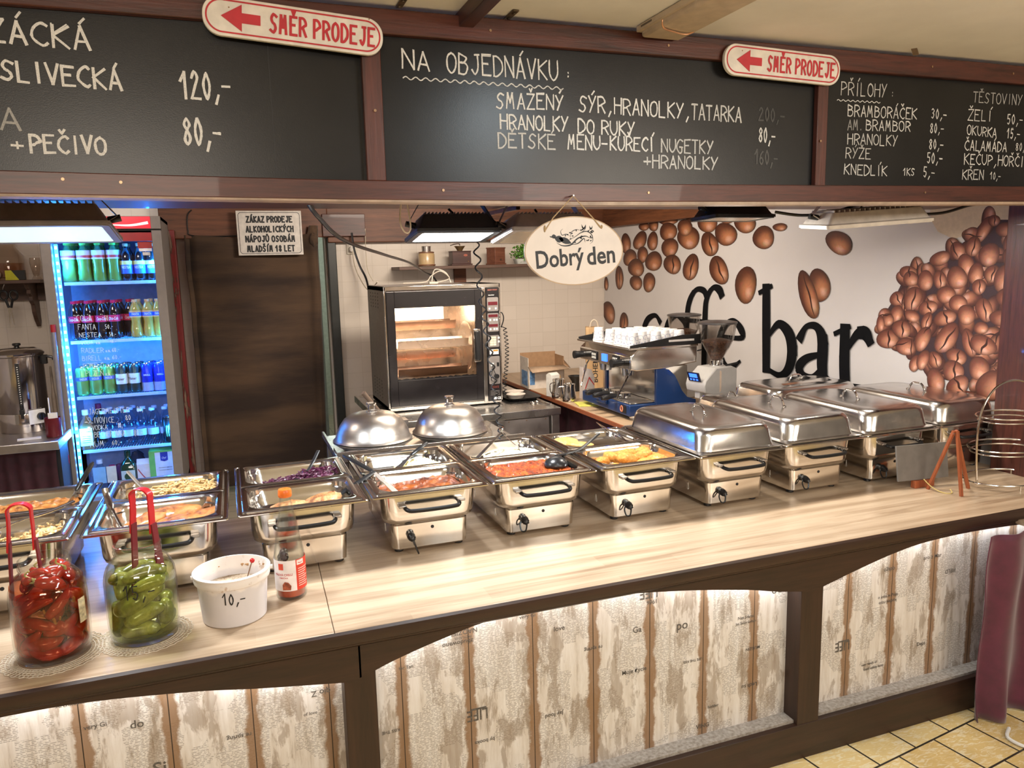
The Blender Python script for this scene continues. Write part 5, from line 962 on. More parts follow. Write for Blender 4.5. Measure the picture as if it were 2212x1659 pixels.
g = upright(G(), typeset('Coca-Cola', .17, .040, .012, shear=.35), -.70, 1.952, 4.8990); ob('header_lettering', g, M('header_white', (.85, .8, .8), .4, emis=.6), h_, smooth=0, world=True)
g = G(); N = 20; pts = [(-.66+.255*i/N, 1.930+.014*(i/N)**1.5+.004*math.sin(i*.35)) for i in range(N+1)]; pen(g, pts, [.002+.014*(i/N) for i in range(N+1)]); g.v = [(p[0], 4.8988, p[1]) for p in g.v]
ob('header_ribbon', g, MATS['header_white'], h_, smooth=0, world=True)
BLUE = (0.03, 0.22, 1.0)
st_ = ob('light_strip', G().box(x0+.056, x0+.074, 4.965, 4.972, .42, 1.835), M('blue_led_band', BLUE, .3, emis=9), t, smooth=0, world=True)
DOT = M('blue_led_dot', (0.45, 0.80, 1.0), .3, emis=22)
for i in range(33): ob('led', G().at(x0+.065, 4.9635, .44+.0430*i).box(-.005, .005, -.001, .0015, -.007, .007), DOT, st_, smooth=0, world=True)
for x in (x0+.09, x1-.05): 
    for zz in (.62, 1.12, 1.60): lamp('fridge_light', 'POINT', (x, 4.985, zz+.12), 13, (0.015, 0.26, 1.0), .03)
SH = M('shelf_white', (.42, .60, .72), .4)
for zs in (1.622, 1.288, .962, .642):
    s = ob('shelf', G().box(x0+.08, x1-.055, 5.0, 5.008, zs-.018, zs), SH, t, smooth=0, bev=.001, world=True)
    g = G()
    for i in range(34): x = x0+.085+.475*i/33; g.box(x-.0012, x+.0012, 5.008, 5.47, zs-.006, zs-.0025)
    g.box(x0+.08, x1-.055, 5.2, 5.204, zs-.010, zs-.006); g.box(x0+.08, x1-.055, 5.46, 5.47, zs-.010, zs-.0025); ob('shelf_grid', g, SH, s, smooth=0, world=True)
ob('sticker', G().box(x1-.13, x1-.055, 4.9135, 4.9148, 1.805, 1.842), M('sticker_red', (.35, .02, .02), .5), t, smooth=0, world=True)
ob('sticker', G().box(x1-.125, x1-.058, 4.9133, 4.9148, 1.788, 1.804), PAPER, t, smooth=0, world=True)
ob('sticker', G().box(x1-.108, x1-.068, 4.9133, 4.9148, 1.765, 1.783), M('sticker_grey', (.6, .6, .62), .5), t, smooth=0, world=True)
CHG = M('glass_chalk', (.72, .84, .92), .6)
for txt, a, z0, b_, z1, h in FT:
    if h < .004: h = .008
    ob('price_line', hand(txt, a, z0, b_, z1, h, 4.9140, .0022 if h > .007 else .0014), CHG, t, smooth=0, world=True)
# bottles and cans: one of each kind, then copies
def bottle_kind(name, cat, prof, body, cap, cap_z, label=None, lab_z=None, lettering=None, lab2=None):
    t = thing(name, 'x', cat, (0, 0, 0)); ob('body', G().lathe(prof, 20), body, t, smooth=60)
    zc, hc, rc = cap_z; 
    if cap: ob('cap', G().lathe([(rc, zc), (rc*1.05, zc+.002), (rc*1.05, zc+hc-.002), (rc*.9, zc+hc)], 16), cap, t)
    if label:
        r_ = lab_z[2]; l_ = ob('label', G().lathe([(r_, lab_z[0]), (r_, lab_z[1])], 20, False, False), label, t, smooth=60)
        if lab2: ob('label_band', G().lathe([(r_+.0004, lab2[1]), (r_+.0004, lab2[2])], 20, False, False), lab2[0], l_, smooth=60)
        if lettering:
            vf = typeset(lettering[0], lettering[2], lettering[3], .01, shear=lettering[4] if len(lettering) > 4 else 0)
            ob('lettering', G().add(*wrapped(vf, r_+.0008, 0, lettering[5] if len(lettering) > 5 else (lab_z[0]+lab_z[1])/2)), lettering[1], l_, smooth=0)
    return t
def pet(r, h, z0=0): return [(r*.8, 0), (r, .008), (r*.97, h*.25), (r*.90, h*.42), (r, h*.55), (r, h*.66), (r*.75, h*.80), (r*.45, h*.90), (r*.38, h*.95), (r*.38, h*.97)]
def drink(name, col, trans=True):
    m, b, n, l = new_mat(name); b.inputs['Base Color'].default_value = (*col, 1); b.inputs['Roughness'].default_value = .08; b.inputs['Coat Weight'].default_value = .6
    f = tex_noise(n, l, coords(n, l), 30, 2); rp = ramp(n, [(0.3, tuple(c*.8 for c in col)), (0.7, col)]); l.new(f, rp.inputs[0]); l.new(rp.outputs[0], b.inputs['Base Color'])
    if trans: b.inputs['Transmission Weight'].default_value = .35
    return m
LBW = M('label_pale', (.72, .76, .74), .4); LBR = M('label_red_band', (.55, .05, .04), .4); LBB = M('label_blue', (.04, .12, .65), .4); LBP = M('label_cola_red', (.62, .015, .06), .4); LBO = M('label_orange', (.80, .38, .10), .4); LGR = M('label_green', (.05, .32, .10), .4)
WL = M('label_lettering_white', (.88, .88, .88), .4)
K = {}
K['fruit'] = bottle_kind('soft_drink_bottle', 'bottle', pet(.036, .215), drink('green_drink', (.22, .42, .06)), M('cap_lime', (.30, .62, .05), .4), (.207, .018, .017), LBW, (.128, .178, .0372), None, (LBR, .136, .150))
K['tea'] = bottle_kind('iced_tea_bottle', 'bottle', pet(.033, .205), drink('dark_tea', (.018, .010, .008)), M('cap_peach', (.70, .30, .14), .4), (.197, .018, .015), LBB, (.040, .115, .0342), ('NESTEA', WL, .05, .016, .1), (M('label_yellow', (.78, .66, .16), .4), .092, .114))
K['cola'] = bottle_kind('cola_bottle', 'bottle', [(.024, 0), (.032, .008), (.031, .05), (.027, .085), (.032, .12), (.032, .148), (.027, .175), (.016, .200), (.013, .208), (.013, .213)], drink('cola', (.015, .006, .006)), M('cap_red', (.62, .01, .06), .4), (.208, .016, .0145), LBP, (.100, .138, .0333), ('Coca-Cola', WL, .052, .018, .35))
K['orange'] = bottle_kind('orange_soda_bottle', 'bottle', [(.024, 0), (.034, .010), (.033, .05), (.026, .092), (.033, .135), (.033, .160), (.027, .180), (.015, .203), (.013, .210), (.013, .215)], drink('orange_soda', (.85, .48, .06)), M('cap_orange', (.88, .45, .16), .4), (.208, .015, .0145), LBO, (.118, .158, .0343), ('FANTA', WL, .040, .014, .1), (LBB, .126, .148))
K['water'] = bottle_kind('water_bottle', 'bottle', pet(.032, .210), glass('pet_clear', (.80, .90, .98)), M('cap_white_blue', (.55, .72, .85), .4), (.200, .017, .0155), M('label_water', (.42, .58, .70), .4), (.055, .095, .0328))
for k_ in ('fruit', 'cola', 'orange', 'tea', 'water'): K[k_].location = (0, 0, 0)
def can_kind(name, body, lab, band=None, letter=None):
    t = thing(name, 'x', 'can', (0, 0, 0)); ob('body', G().lathe([(.024, 0), (.031, .007), (.033, .012), (.033, .150), (.027, .163)], 20), body, t, smooth=50)
    ob('lid', G().lathe([(.027, .162), (.028, .165), (.027, .1655), (.0255, .162)], 20), CHROME, t)
    if band: ob('band', G().lathe([(.0334, band[1]), (.0334, band[2])], 20, False, False), band[0], t, smooth=60)
    if letter:
        vf = typeset(letter[0], letter[2], letter[3], .01); ob('lettering', G().add(*wrapped(vf, .0338, 0, letter[4])), letter[1], t, smooth=0)
    return t
K['green_can'] = can_kind('beer_can', M('can_green', (.20, .48, .10), .25, .5), '', (LBB, .088, .108), ('RADLER', WL, .04, .012, .098))
K['dark_can'] = can_kind('beer_can', M('can_dark', (.03, .06, .05), .25, .5), '', (M('can_cream', (.72, .74, .68), .35), .055, .115), ('Pilsner', INK, .05, .016, .085))
K['blue_can'] = can_kind('beer_can', M('can_blue', (.03, .05, .62), .25, .5), '', (M('can_silver_blue', (.45, .52, .70), .3, .4), .003, .055), ('BIRELL', WL, .038, .010, .10))
used = {}
def put(k, x, y, z, lab, group, rz=0):
    if k in used: return dup(K[k], (x, y, z), rz, lab, group)
    used[k] = 1; o = K[k]; o.location = (x, y, z); o.rotation_euler = (0, 0, rz); o['label'] = lab; o['group'] = group; return o
s1, s2, s3, s4 = 1.6235, 1.2895, .9635, .6435
RW = [('front row', 5.05), ('second row', 5.125), ('third row', 5.20)]
for r_, (rn, y) in enumerate(RW):
    for i, x in enumerate((-.845, -.765, -.690, -.612)):
        if r_ == 2 and i > 1: continue
        put('fruit', x+.012*r_, y, s1, 'green soft drink bottle in the %s on the top fridge shelf' % rn, 'green drinks on the top fridge shelf %s' % rn, R(random.uniform(-25, 25)))
    for i, x in enumerate((-.545, -.475, -.412)):
        if r_ < 2: put('tea', x+.006*r_, y, s1, 'dark iced tea bottle with blue label in the %s on top shelf' % rn, 'iced teas on the top fridge shelf %s' % rn, R(random.uniform(-15, 25)))
    for i, x in enumerate((-.845, -.776, -.707, -.620, -.575)):
        if not (i == 4 and r_ == 0): put('cola', x+.010*r_-(.02 if i == 3 else 0), y, s2, 'dark cola bottle with red cap in the %s on second shelf' % rn, 'cola bottles on the second fridge shelf %s' % rn, R(random.uniform(-12, 22)))
    for i, x in enumerate((-.525, -.457, -.402)):
        if r_ < 2: put('orange', x+.012*r_, y, s2, 'yellow orange soda bottle in the %s on second shelf' % rn, 'orange sodas on the second fridge shelf %s' % rn, R(random.uniform(-12, 12)))
    for i, (x, kk, cn) in enumerate(((-.840, 'green_can', 'green'), (-.770, 'green_can', 'green'), (-.700, 'green_can', 'green'), (-.632, 'dark_can', 'dark'), (-.563, 'dark_can', 'dark'), (-.495, 'blue_can', 'blue'), (-.428, 'blue_can', 'blue'))):
        put(kk, x+.008*r_, y+(.01 if i == 2 and r_ == 0 else 0), s3, '%s half litre can in the %s on the third fridge shelf' % (cn, rn), '%s cans on the third fridge shelf %s' % (cn, rn), R(random.uniform(-30, 30)))
    for i, x in enumerate((-.755, -.690, -.625, -.555, -.490, -.420)):
        if r_ < 2 or i < 3: put('water', x+.008*r_, y+.01, s4, 'clear water bottle in the %s on the fourth fridge shelf' % rn, 'water bottles on the fourth fridge shelf %s' % rn)
def square_bottle(name, lab, loc, w_, h, body, label, cap, letter=None, lz=(.06, .16), group=None, rz=0, shoulder=.62):
    t = thing(name, lab, 'bottle', loc, rz); ob('body', G().rrect([(w_*.95, w_*.95, .012, 0), (w_, w_, .014, .006), (w_, w_, .014, h*shoulder), (w_*.8, w_*.8, .02, h*(shoulder+.08)), (.034, .034, .017, h*(shoulder+.18)), (.030, .030, .015, h*.88)], 4), body, t, smooth=50)
    ob('cap', G().lathe([(.0165, h*.87), (.0172, h*.885), (.0172, h*.99), (.015, h)], 16), cap, t)
    l_ = ob('label', G().box(-w_*.44, w_*.44, -w_/2-.0012, -w_/2-.0004, lz[0], lz[1]), label, t, smooth=0)
    if letter: ob('lettering', upright(G(), typeset(letter[0], w_*.78, letter[2], .01), 0, letter[3], -w_/2-.0018), letter[1], l_, smooth=0)
    return t, l_
SPB = glass('spirit_glass', (.72, .86, .95)); DG = drink('dark_green_glass', (.010, .035, .012), False)
t_, l_ = square_bottle('whiskey_bottle', 'square bottle with pale label in the fourth shelf left corner of fridge', (-.845, 5.045, s4), .075, .235, drink('amber_spirit', (.30, .14, .04)), LBW, WHITE, ("JACK DANIEL'S", INK, .010, .108), (.025, .130))
for i in range(4): ob('label_line', G().box(-.022, .022, -.0392, -.0388, .044+.012*i, .047+.012*i), INK, l_, smooth=0)
t = thing('energy_drink_can', 'black can with green claw marks at the right of the water bottles', 'can', (-.402, 5.03, s4)); ob('body', G().lathe([(.024, 0), (.031, .007), (.033, .012), (.033, .140), (.027, .158)], 20), M('can_black', (.012, .014, .014), .25, .4), t, smooth=50)
ob('lid', G().lathe([(.027, .157), (.028, .160), (.0255, .157)], 20), CHROME, t)
for dx in (-.011, 0, .011): ob('claw_mark', G().add(*wrapped(([(dx-.003, .105, 0), (dx+.003, .108, 0), (dx+.002, .075, 0), (dx+.003, .045, 0), (dx, .038, 0), (dx-.003, .07, 0)], [tuple(range(6))]), .0338, 0, 0)), M('claw_green', (.30, .85, .25), .4), t, smooth=0)
square_bottle('spirit_bottle', 'dark bottle standing at the back left of the water bottles', (-.80, 5.22, s4), .07, .24, DG, M('label_dark', (.08, .1, .06), .5), M('cap_maroon', (.25, .02, .08), .4))
sb = .3705
t_, l_ = square_bottle('liqueur_bottle', 'dark green square liqueur bottle with stag emblem on the lowest fridge shelf', (-.645, 5.05, sb), .085, .24, DG, M('label_herb', (.50, .60, .52), .5), DG, None, (.03, .125))
ob('emblem', upright(G(), ([(.022*math.cos(a), .022*math.sin(a), 0) for a in (2*math.pi*i/20 for i in range(20))], [tuple(range(20))]), 0, .088, -.0445), M('emblem_green', (.01, .06, .02), .5), l_, smooth=0)
ob('label_band', G().box(-.037, .037, -.0446, -.0440, .034, .056), M('band_rust', (.42, .07, .03), .5), l_, smooth=0)
square_bottle('spirit_bottle', 'clear spirit bottle with pale label left of the liqueur bottle', (-.80, 5.06, sb), .078, .20, SPB, M('label_teal', (.22, .42, .48), .5), M('cap_pale', (.6, .75, .82), .4))
square_bottle('spirit_bottle', 'clear spirit bottle with oval cream label beside the bags', (-.735, 5.05, sb), .06, .16, SPB, M('label_cream', (.62, .58, .40), .5), M('cap_dark_red', (.3, .02, .06), .4))
t = thing('juice_carton', 'white drink carton with a red curve beside the liqueur bottle', 'carton', (-.562, 5.06, sb)); ob('body', G().box(-.037, .037, -.03, .03, 0, .15), M('carton_white', (.74, .74, .76), .45), t, bev=.001)
ob('gable', G().loft([[(-.037, -.03, .15), (.037, -.03, .15), (.037, .03, .15), (-.037, .03, .15)], [(-.037, -.002, .178), (.037, -.002, .178), (.037, .002, .178), (-.037, .002, .178)]]), MATS['carton_white'], t, smooth=0)
g = G(); pen(g, [(-.030+.06*i/10, .12-.07*math.sin(math.pi/2*i/10)) for i in range(11)], .006); g.v = [(p[0], -.0306, p[1]) for p in g.v]; ob('red_curve', g, LBR, t, smooth=0)
ob('blue_bar', G().box(-.03, .03, -.0308, -.0303, .015, .030), LBB, t, smooth=0)
t = thing('sauce_box', 'green and white catering box at the right of the lowest fridge shelf', 'box', (-.452, 5.07, sb)); ob('body', G().box(-.075, .075, -.05, .05, 0, .225), M('box_green', (.16, .50, .10), .45), t, bev=.001)
ob('front_panel', G().prism([(-.042, .215), (.068, .215), (.068, .035), (.015, .010), (-.042, .035)], -.0512, -.0504), M('box_pale', (.70, .76, .80), .45), t, smooth=0)
q = ob('badge', G().prism([(-.012, .215), (.030, .215), (.030, .165), (.009, .157), (-.012, .165)], -.0520, -.0513), M('box_navy', (.02, .04, .30), .45), t, smooth=0)
ob('lettering', upright(G(), typeset('Chef', .026, .012, .005, shear=.3), .009, .180, -.0524), WL, q, smooth=0)
ob('lettering', upright(G(), typeset('TATARSKÁ OMÁČKA', .075, .009, .01), .013, .120, -.0516), INK, t, smooth=0); ob('lettering', upright(G(), typeset('TATARSKÁ OMÁČKA', .075, .009, .01), .013, .105, -.0516), INK, t, smooth=0)
ob('picture', G().prism([(-.020, .040), (.060, .045), (.060, .068), (-.005, .065)], -.0518, -.0513), LGR, t, smooth=0)
for x, y, lab in ((-.70, 5.16, 'crumpled purple bag behind the small spirit bottle'), (-.61, 5.2, 'dark bag with pink top behind the liqueur bottle')):
    o = ob('bag', G().ell((0, 0, .07 if x < -.65 else .10), (.05, .04, .07 if x < -.65 else .10), 18, 12, None, lambda p: 1+.2*noise.noise(p*3)), M('bag_purple' if x < -.65 else 'bag_dark', (.16, .03, .10) if x < -.65 else (.03, .02, .03), .35)); o.location = (x, y, sb); tag(o, lab, 'bag')

# ------------------------------------------------------------------ left corner: steel bench, urn, shelf
t = thing('side_bench', 'steel topped bench with dark red skirt left of the fridge', 'table', (-1.4, 4.85, 0))
ob('top', G().box(-1.9, -.90, 4.55, 5.4, .752, .80), STEELD, t, bev=.004, world=True)
ob('skirt', curtain(G(), -1.9, -.93, 4.62, .02, .75, 14, .012, 120, 10), M('dark_red_skirt', (.035, .005, .010), .8, 0, .3), t, world=True)
ob('underframe', G().box(-1.88, -.92, 4.66, 5.38, .0, .75), BLACKM, t, smooth=0, world=True)
t = thing('drink_urn', 'polished steel drinks urn with black handles on the side bench', 'urn', (-1.135, 4.98, .801))
URN = steel('urn_steel', (.62, .58, .57), .12, (1, 1, 1), 10, .1, .01)
ob('body', G().lathe([(.118, 0), (.122, .006), (.122, .42), (.126, .424), (.126, .432)], 40), URN, t)
ob('base_band', G().lathe([(.1235, 0), (.1245, .004), (.1245, .105), (.1235, .108)], 40, False, False), URN, t)
l_ = ob('lid', G().lathe([(.130, .430), (.131, .438), (.118, .452), (.085, .466), (.0005, .470)], 40), URN, t); ob('knob', G().lathe([(.014, .468), (.012, .476), (.021, .482), (.021, .490), (.017, .493)], 18), BLACKP, l_)
for sx in (-1, 1): ob('handle', G().tube(spl([(sx*.118, 0, .408), (sx*.142, -.01, .412), (sx*.172, -.012, .404), (sx*.175, -.012, .390)], 4), .011, 8, flat=.7).box(min(sx*.118, sx*.14), max(sx*.118, sx*.14), -.02, .02, .37, .42), BLACKP, t)
ob('gauge_strip', G().at(rz=R(8)).box(-.010, .010, -.1265, -.1215, .14, .39), BLACKP, t)
for i in range(18): ob('gauge_mark', G().at(rz=R(8)).box(-.003, .003, -.1275, -.1264, .155+.0125*i, .159+.0125*i), WHITE, t, smooth=0)
ob('tap', G().at(rz=R(8)).box(-.012, .012, -.155, -.12, .11, .135).cyl((0, -.145, .135), (0, -.145, .165), .008).cyl((0, -.150, .112), (0, -.150, .085), .007), BLACKP, t, bev=.002)
ob('thermostat', G().at(rz=R(48)).cyl((0, -.122, .085), (0, -.142, .085), .021, n=20).box(-.003, .003, -.148, -.140, .068, .102), BLACKP, t); ob('thermostat_plate', G().at(rz=R(40)).box(-.045, .045, -.1262, -.1246, .045, .125), WHITE, t)
g = hand('80', -.118, .365, -.088, .365, .022, 0, .003); g.v = [(.1265*math.sin(p[0]/.1265), -.1265*math.cos(p[0]/.1265), p[2]) for p in g.v]; ob('chalk_mark', g, CHG, t, smooth=0)
t = thing('red_mug', 'dark red tin of papers on the side bench beside the fridge', 'tin', (-.945, 4.70, .801)); ob('body', G().lathe([(.038, 0), (.040, .004), (.040, .10), (.041, .103), (.038, .103), (.037, .01), (.0005, .01)], 28), M('tin_red', (.12, .008, .014), .3), t)
ob('paper', G().box(-.02, .025, -.003, .003, .02, .128).at(0, 0, 0).box(-.015, -.010, .01, .014, .02, .21), PAPER, t)
o = ob('card', G().box(-.055, .055, -.03, .03, 0, .0015), PAPER); o.location = (-1.06, 4.68, .8005); o.rotation_euler = (0, 0, R(12)); tag(o, 'white paper card lying on the side bench in front of the urn', 'card')
o = ob('spray_tube', G().at(-1.01, 5.12, .8005).lathe([(.012, 0), (.013, .16), (.008, .20), (.006, .33), (.004, .34)], 14), M('pale_brown_tool', (.38, .29, .22), .5)); tag(o, 'slim beige brush standing behind the urn', 'brush')
t = thing('rolled_poster', 'grey tube with red end caps leaning on the fridge side', 'tube', (-.935, 4.86, 0)); a, b_ = Vector((0.0, -.02, .0)), Vector((.008, .02, 1.38))
ob('tube', G().cyl(a+(b_-a)*.475, a+(b_-a)*.98, .012, n=14), M('tube_grey', (.25, .25, .30), .3, .3), t)
for k0, k1 in ((.44, .475), (.98, 1.01)): ob('end_cap', G().cyl(a+(b_-a)*k0, a+(b_-a)*k1, .0135, n=14), M('cap_deep_red', (.35, .01, .015), .4), t)
o = ob('tube_clip', G().box(-.955, -.950, 4.84, 4.895, .60, .64).box(-.955, -.925, 4.835, 4.84, .60, .62), STEELD); tag(o, 'small clip holding the grey tube to the fridge side', 'clip')
t = thing('hanging_shelf', 'dark wooden wall shelf with scalloped bracket above the urn', 'shelf', (-1.5, 5.95, 1.62)); WS = wood('shelf_dark_wood', (.05, .025, .018), (.15, .085, .06), 'x', 6, .5)
ob('board', G().box(-2.2, -1.14, 5.80, 6.115, 1.618, 1.640), WS, t, bev=.003, world=True); ob('rail', G().box(-2.2, -1.14, 6.09, 6.115, 1.50, 1.618), WS, t, world=True)
g = G().prism([(6.115, 1.618), (5.84, 1.618), (5.86, 1.59), (5.90, 1.575), (5.89, 1.55), (5.94, 1.53), (5.93, 1.50), (5.98, 1.47), (5.985, 1.42), (6.03, 1.36), (6.08, 1.32), (6.115, 1.36)], -1.25, -1.225, 'x'); ob('bracket', g, WS, t, bev=.003, world=True)
GL2 = glass('shelf_glass', (.93, .90, .87))
t = thing('glass_carafe', 'big glass dispenser with pale liquid on the left wall shelf', 'carafe', (-1.345, 5.95, 1.641)); ob('glass', G().lathe([(.075, 0), (.092, .02), (.095, .16), (.06, .21), (.05, .25), (.06, .27), (.055, .27), (.046, .25), (.056, .208), (.091, .158), (.088, .022), (.0005, .006)], 32), GL2, t, smooth=60)
ob('liquid', G().lathe([(.0865, .024), (.0895, .11), (.0005, .11)], 28), liquid_mat('pale_drink', (.82, .66, .56)), t)
t = thing('drinking_glass', 'small empty beer glass at the right end of the left wall shelf', 'glass', (-1.185, 5.92, 1.641)); ob('glass', G().lathe([(.026, 0), (.028, .004), (.018, .022), (.028, .07), (.034, .115), (.030, .142), (.0285, .142), (.032, .115), (.026, .07), (.015, .026), (.0005, .02)], 28), GL2, t, smooth=60)
o = ob('stacked_cup', G().at(0, 0, .038, R(90)).lathe([(.030, -.045), (.036, .045), (.034, .045), (.028, -.04), (.0005, -.04)], 24), M('cup_cream', (.55, .46, .38), .45)); o.location = (-1.41, 5.90, 1.641); tag(o, 'cream cup lying on its side on the left wall shelf', 'cup')
t = thing('yellow_box', 'yellow and black box in front of the glass dispenser', 'box', (-1.285, 5.835, 1.641)); ob('body', G().box(-.055, .055, -.016, .016, 0, .062), M('box_black', (.012, .012, .012), .4), t, bev=.001); ob('yellow_face', G().prism([(-.055, 0), (.02, 0), (-.02, .062), (-.055, .062)], -.0172, -.0165), M('box_yellow', (.62, .60, .02), .45), t, smooth=0)
t = thing('scissors', 'black handled scissors hanging from the left wall shelf', 'scissors', (-1.328, 5.785, 1.33))
for sx in (-1, 1):
    ob('handle', G().tube([(sx*.028+.022*math.cos(a), 0, .215+.030*math.sin(a)) for a in (2*math.pi*i/20 for i in range(20))], .0065, 8, True).tube([(sx*.020, 0, .190), (sx*.006, 0, .135)], .008, 8), BLACKP, t)
    ob('blade', G().prism([(sx*.010, .14), (-sx*.003, .14), (sx*.014, 0)], -.001+.001*sx, .001+.001*sx), STEEL, t, smooth=0)
ob('hook', G().tube(spl([(-.028, 0, .246), (-.028, .01, .262), (-.02, .02, .285)], 4), .003, 6), STEELD, t)

# ------------------------------------------------------------------ doorway: brown blanket and what shows beside it
m, b, n, l = new_mat('brown_blanket'); f = tex_noise(n, l, coords(n, l, (1, 1, 60)), 7, 6, .7); sp = n.new('ShaderNodeSeparateXYZ'); l.new(coords(n, l), sp.inputs[0])
bd = tex_noise(n, l, coords(n, l, (.9, 1, 4.0)), 1.3, 4, .5); k = mth(n, l, 'MULTIPLY_ADD', bd, 1.3); l.new(mth(n, l, 'MULTIPLY', f, .35), k.node.inputs[2])  # broad bands paint the shading of the folds into the brown
r = ramp(n, [(.65, (.030, .015, .009)), (1.05, (.095, .052, .026))]); l.new(k, r.inputs[0]); l.new(r.outputs[0], b.inputs['Base Color']); b.inputs['Roughness'].default_value = .8; b.inputs['Sheen Weight'].default_value = .2; bump(n, l, b, f, .3, .004)
def blanket(u, v):
    edge = .018*noise.noise((v*5, 2, 1)) if u > .9 or u < .1 else 0
    x = -.262+.925*u+edge-.035*(1-v)*u; top = 1.925-.03*math.sin(math.pi*u)**2*(1 if u < .9 else .4)+(.06 if u > .93 else 0)
    y = 6.0+.010*math.sin(u*9+v*2)+.028*math.exp(-((u-.03)/.025)**2)-.03*math.exp(-((u-.96)/.03)**2)+.012*noise.noise((u*3, v*4, 5)); return (x, y, .06+(top-.06)*v)
o = ob('doorway_blanket', G().grid(blanket, 60, 50), m, sol=.006); tag(o, 'dark brown blanket with painted fold shading hung across the doorway', 'blanket')
o = ob('blanket_knot', G().ell((.628, 5.965, 1.88), (.030, .025, .05), 14, 10, None, lambda p: 1+.3*noise.noise(p*3)), m); tag(o, 'bunched knot of brown cloth at the doorway corner', 'cloth')
t = thing('door_1', 'pale metal door edge seen through the gap right of the blanket', 'door', (.70, 6.6, 0)); struct(t); ob('leaf', G().box(.64, .72, 6.55, 7.3, .02, 1.98), M('door_metal', (.45, .52, .50), .35, .4), t, world=True); ob('hinge', G().cyl((.70, 6.54, 1.18), (.70, 6.54, 1.28), .012, n=10), BLACKP, t, world=True)
# dark board with cables right of the doorway
o = ob('beam_board', G().box(.70, 1.02, 6.00, 6.04, 1.905, 2.07), W_DARK, bev=.003); tag(o, 'dark brown board on the beam above the wall socket', 'board')
t = thing('power_socket', 'cream wall socket with a plug under the dark board', 'socket', (.925, 6.119, 1.83)); ob('plate', G().box(-.04, .04, -.012, 0, -.06, .06), M('socket_cream', (.66, .60, .5), .4), t, bev=.004); ob('plug', G().cyl((0, -.012, -.02), (0, -.05, -.02), .022, n=16), M('plug_white', (.7, .66, .6), .4), t)
cable('socket_cable', 'thin cream cable from the wall socket down to the oven', [(.925, 6.07, 1.80), (.93, 6.06, 1.70), (.96, 6.05, 1.6), (1.0, 5.9, 1.5), (1.02, 5.6, 1.56)], .004, M('cream_cable', (.62, .54, .42), .5))
cable('power_cable', 'black cable hanging from the dark board to behind the oven', [(.915, 6.0, 1.93), (.925, 5.98, 1.80), (.955, 5.95, 1.68), (.99, 5.9, 1.58), (.985, 5.75, 1.45)], .008, BLACKP)
cable('thin_cord', 'thin pale cord falling from the board corner to the oven top', [(1.02, 6.0, 1.96), (1.02, 6.03, 1.8), (1.03, 6.05, 1.65), (1.06, 6.0, 1.56)], .003, MATS['cream_cable'])
cable('beam_cord', 'thin dark cord looped on the beam beside the red post', [(-.20, 6.015, 2.10), (-.23, 6.012, 2.06), (-.235, 6.012, 1.96), (-.20, 6.012, 1.92), (.1, 6.012, 1.915), (.4, 6.012, 1.93), (.55, 6.012, 1.94)], .004, BLACKP)
random.seed(55)
# ------------------------------------------------------------------ cooking corner: steel table, oven, cloche table
t = thing('cooking_table', 'steel kitchen table carrying the oven', 'table', (1.3, 4.44, 0)); ST = STEELD
ob('top', G().box(.80, 1.945, 4.44, 5.55, .705, .75), STEELB, t, bev=.003, world=True)
ob('leg', G().box(1.885, 1.94, 4.455, 4.51, 0, .705), ST, t, bev=.002, world=True); ob('leg', G().box(.81, .86, 4.455, 4.51, 0, .705), ST, t, bev=.002, world=True)
ob('cupboard', G().box(.86, 1.885, 4.50, 5.5, .05, .70), ST, t, smooth=0, world=True)
for a, b_, z0, z1 in ((1.57, 1.875, .05, .690), (.88, 1.52, .05, .62)): ob('cupboard_door', G().box(a, b_, 4.475, 4.499, z0, z1), steel('steel_door_face', (.46, .42, .41), .42, (2, 2, 2), 9, .12, .02), t, bev=.002, world=True)
ob('drawer_rail', G().box(1.25, 1.50, 4.46, 4.474, .64, .675), CHROME, t, bev=.002, world=True); ob('divider', G().box(1.522, 1.566, 4.452, 4.5, .05, .70), ST, t, bev=.002, world=True)
for x in (1.60, 1.72, 1.85): ob('rivet', G().cyl((x, 4.476, .68), (x, 4.472, .68), .004, n=8), SCREW, t, world=True)

t = thing('rotisserie_oven', 'steel rotisserie oven with lit window and black control panel', 'oven', (1.28, 4.76, .755))
OS = steel('oven_steel', (.64, .59, .55), .42, (2, 2, 10), 8, .1, .02); x0, x1, z0, z1 = .90, 1.665, .757, 1.545
ob('casing', G().box(x0, x0+.02, 4.775, 5.34, z0, z1).box(x1-.13, x1, 4.775, 5.34, z0, z1).box(x0, x1, 4.775, 5.34, z1-.03, z1).box(x0, x1, 4.775, 5.34, z0, z0+.03).box(x0, x1, 5.32, 5.34, z0, z1), OS, t, bev=.003, world=True)
ob('front_frame', G().box(x0, x1, 4.762, 4.776, z1-.028, z1).box(x0, x1, 4.762, 4.776, z0, z0+.022).box(x0, x0+.012, 4.762, 4.776, z0, z1).box(x1-.012, x1, 4.762, 4.776, z0, z1).box(1.535, 1.562, 4.755, 4.776, z0+.01, z1-.025), STEEL, t, bev=.003, world=True)
DB = M('oven_black_glass', (.012, .010, .011), .22, 0, .3, 20)
d_ = ob('door', G().box(.914, .965, 4.755, 4.775, .785, 1.512).box(1.488, 1.533, 4.755, 4.775, .785, 1.512).box(.965, 1.488, 4.755, 4.775, 1.408, 1.512).box(.965, 1.488, 4.755, 4.775, .785, .950), DB, t, smooth=0, bev=.002, world=True)
ob('door_window', G().box(.963, 1.49, 4.762, 4.766, .948, 1.41), glass('oven_glass', (.97, .93, .90)), d_, smooth=0).location = -d_.location - t.location
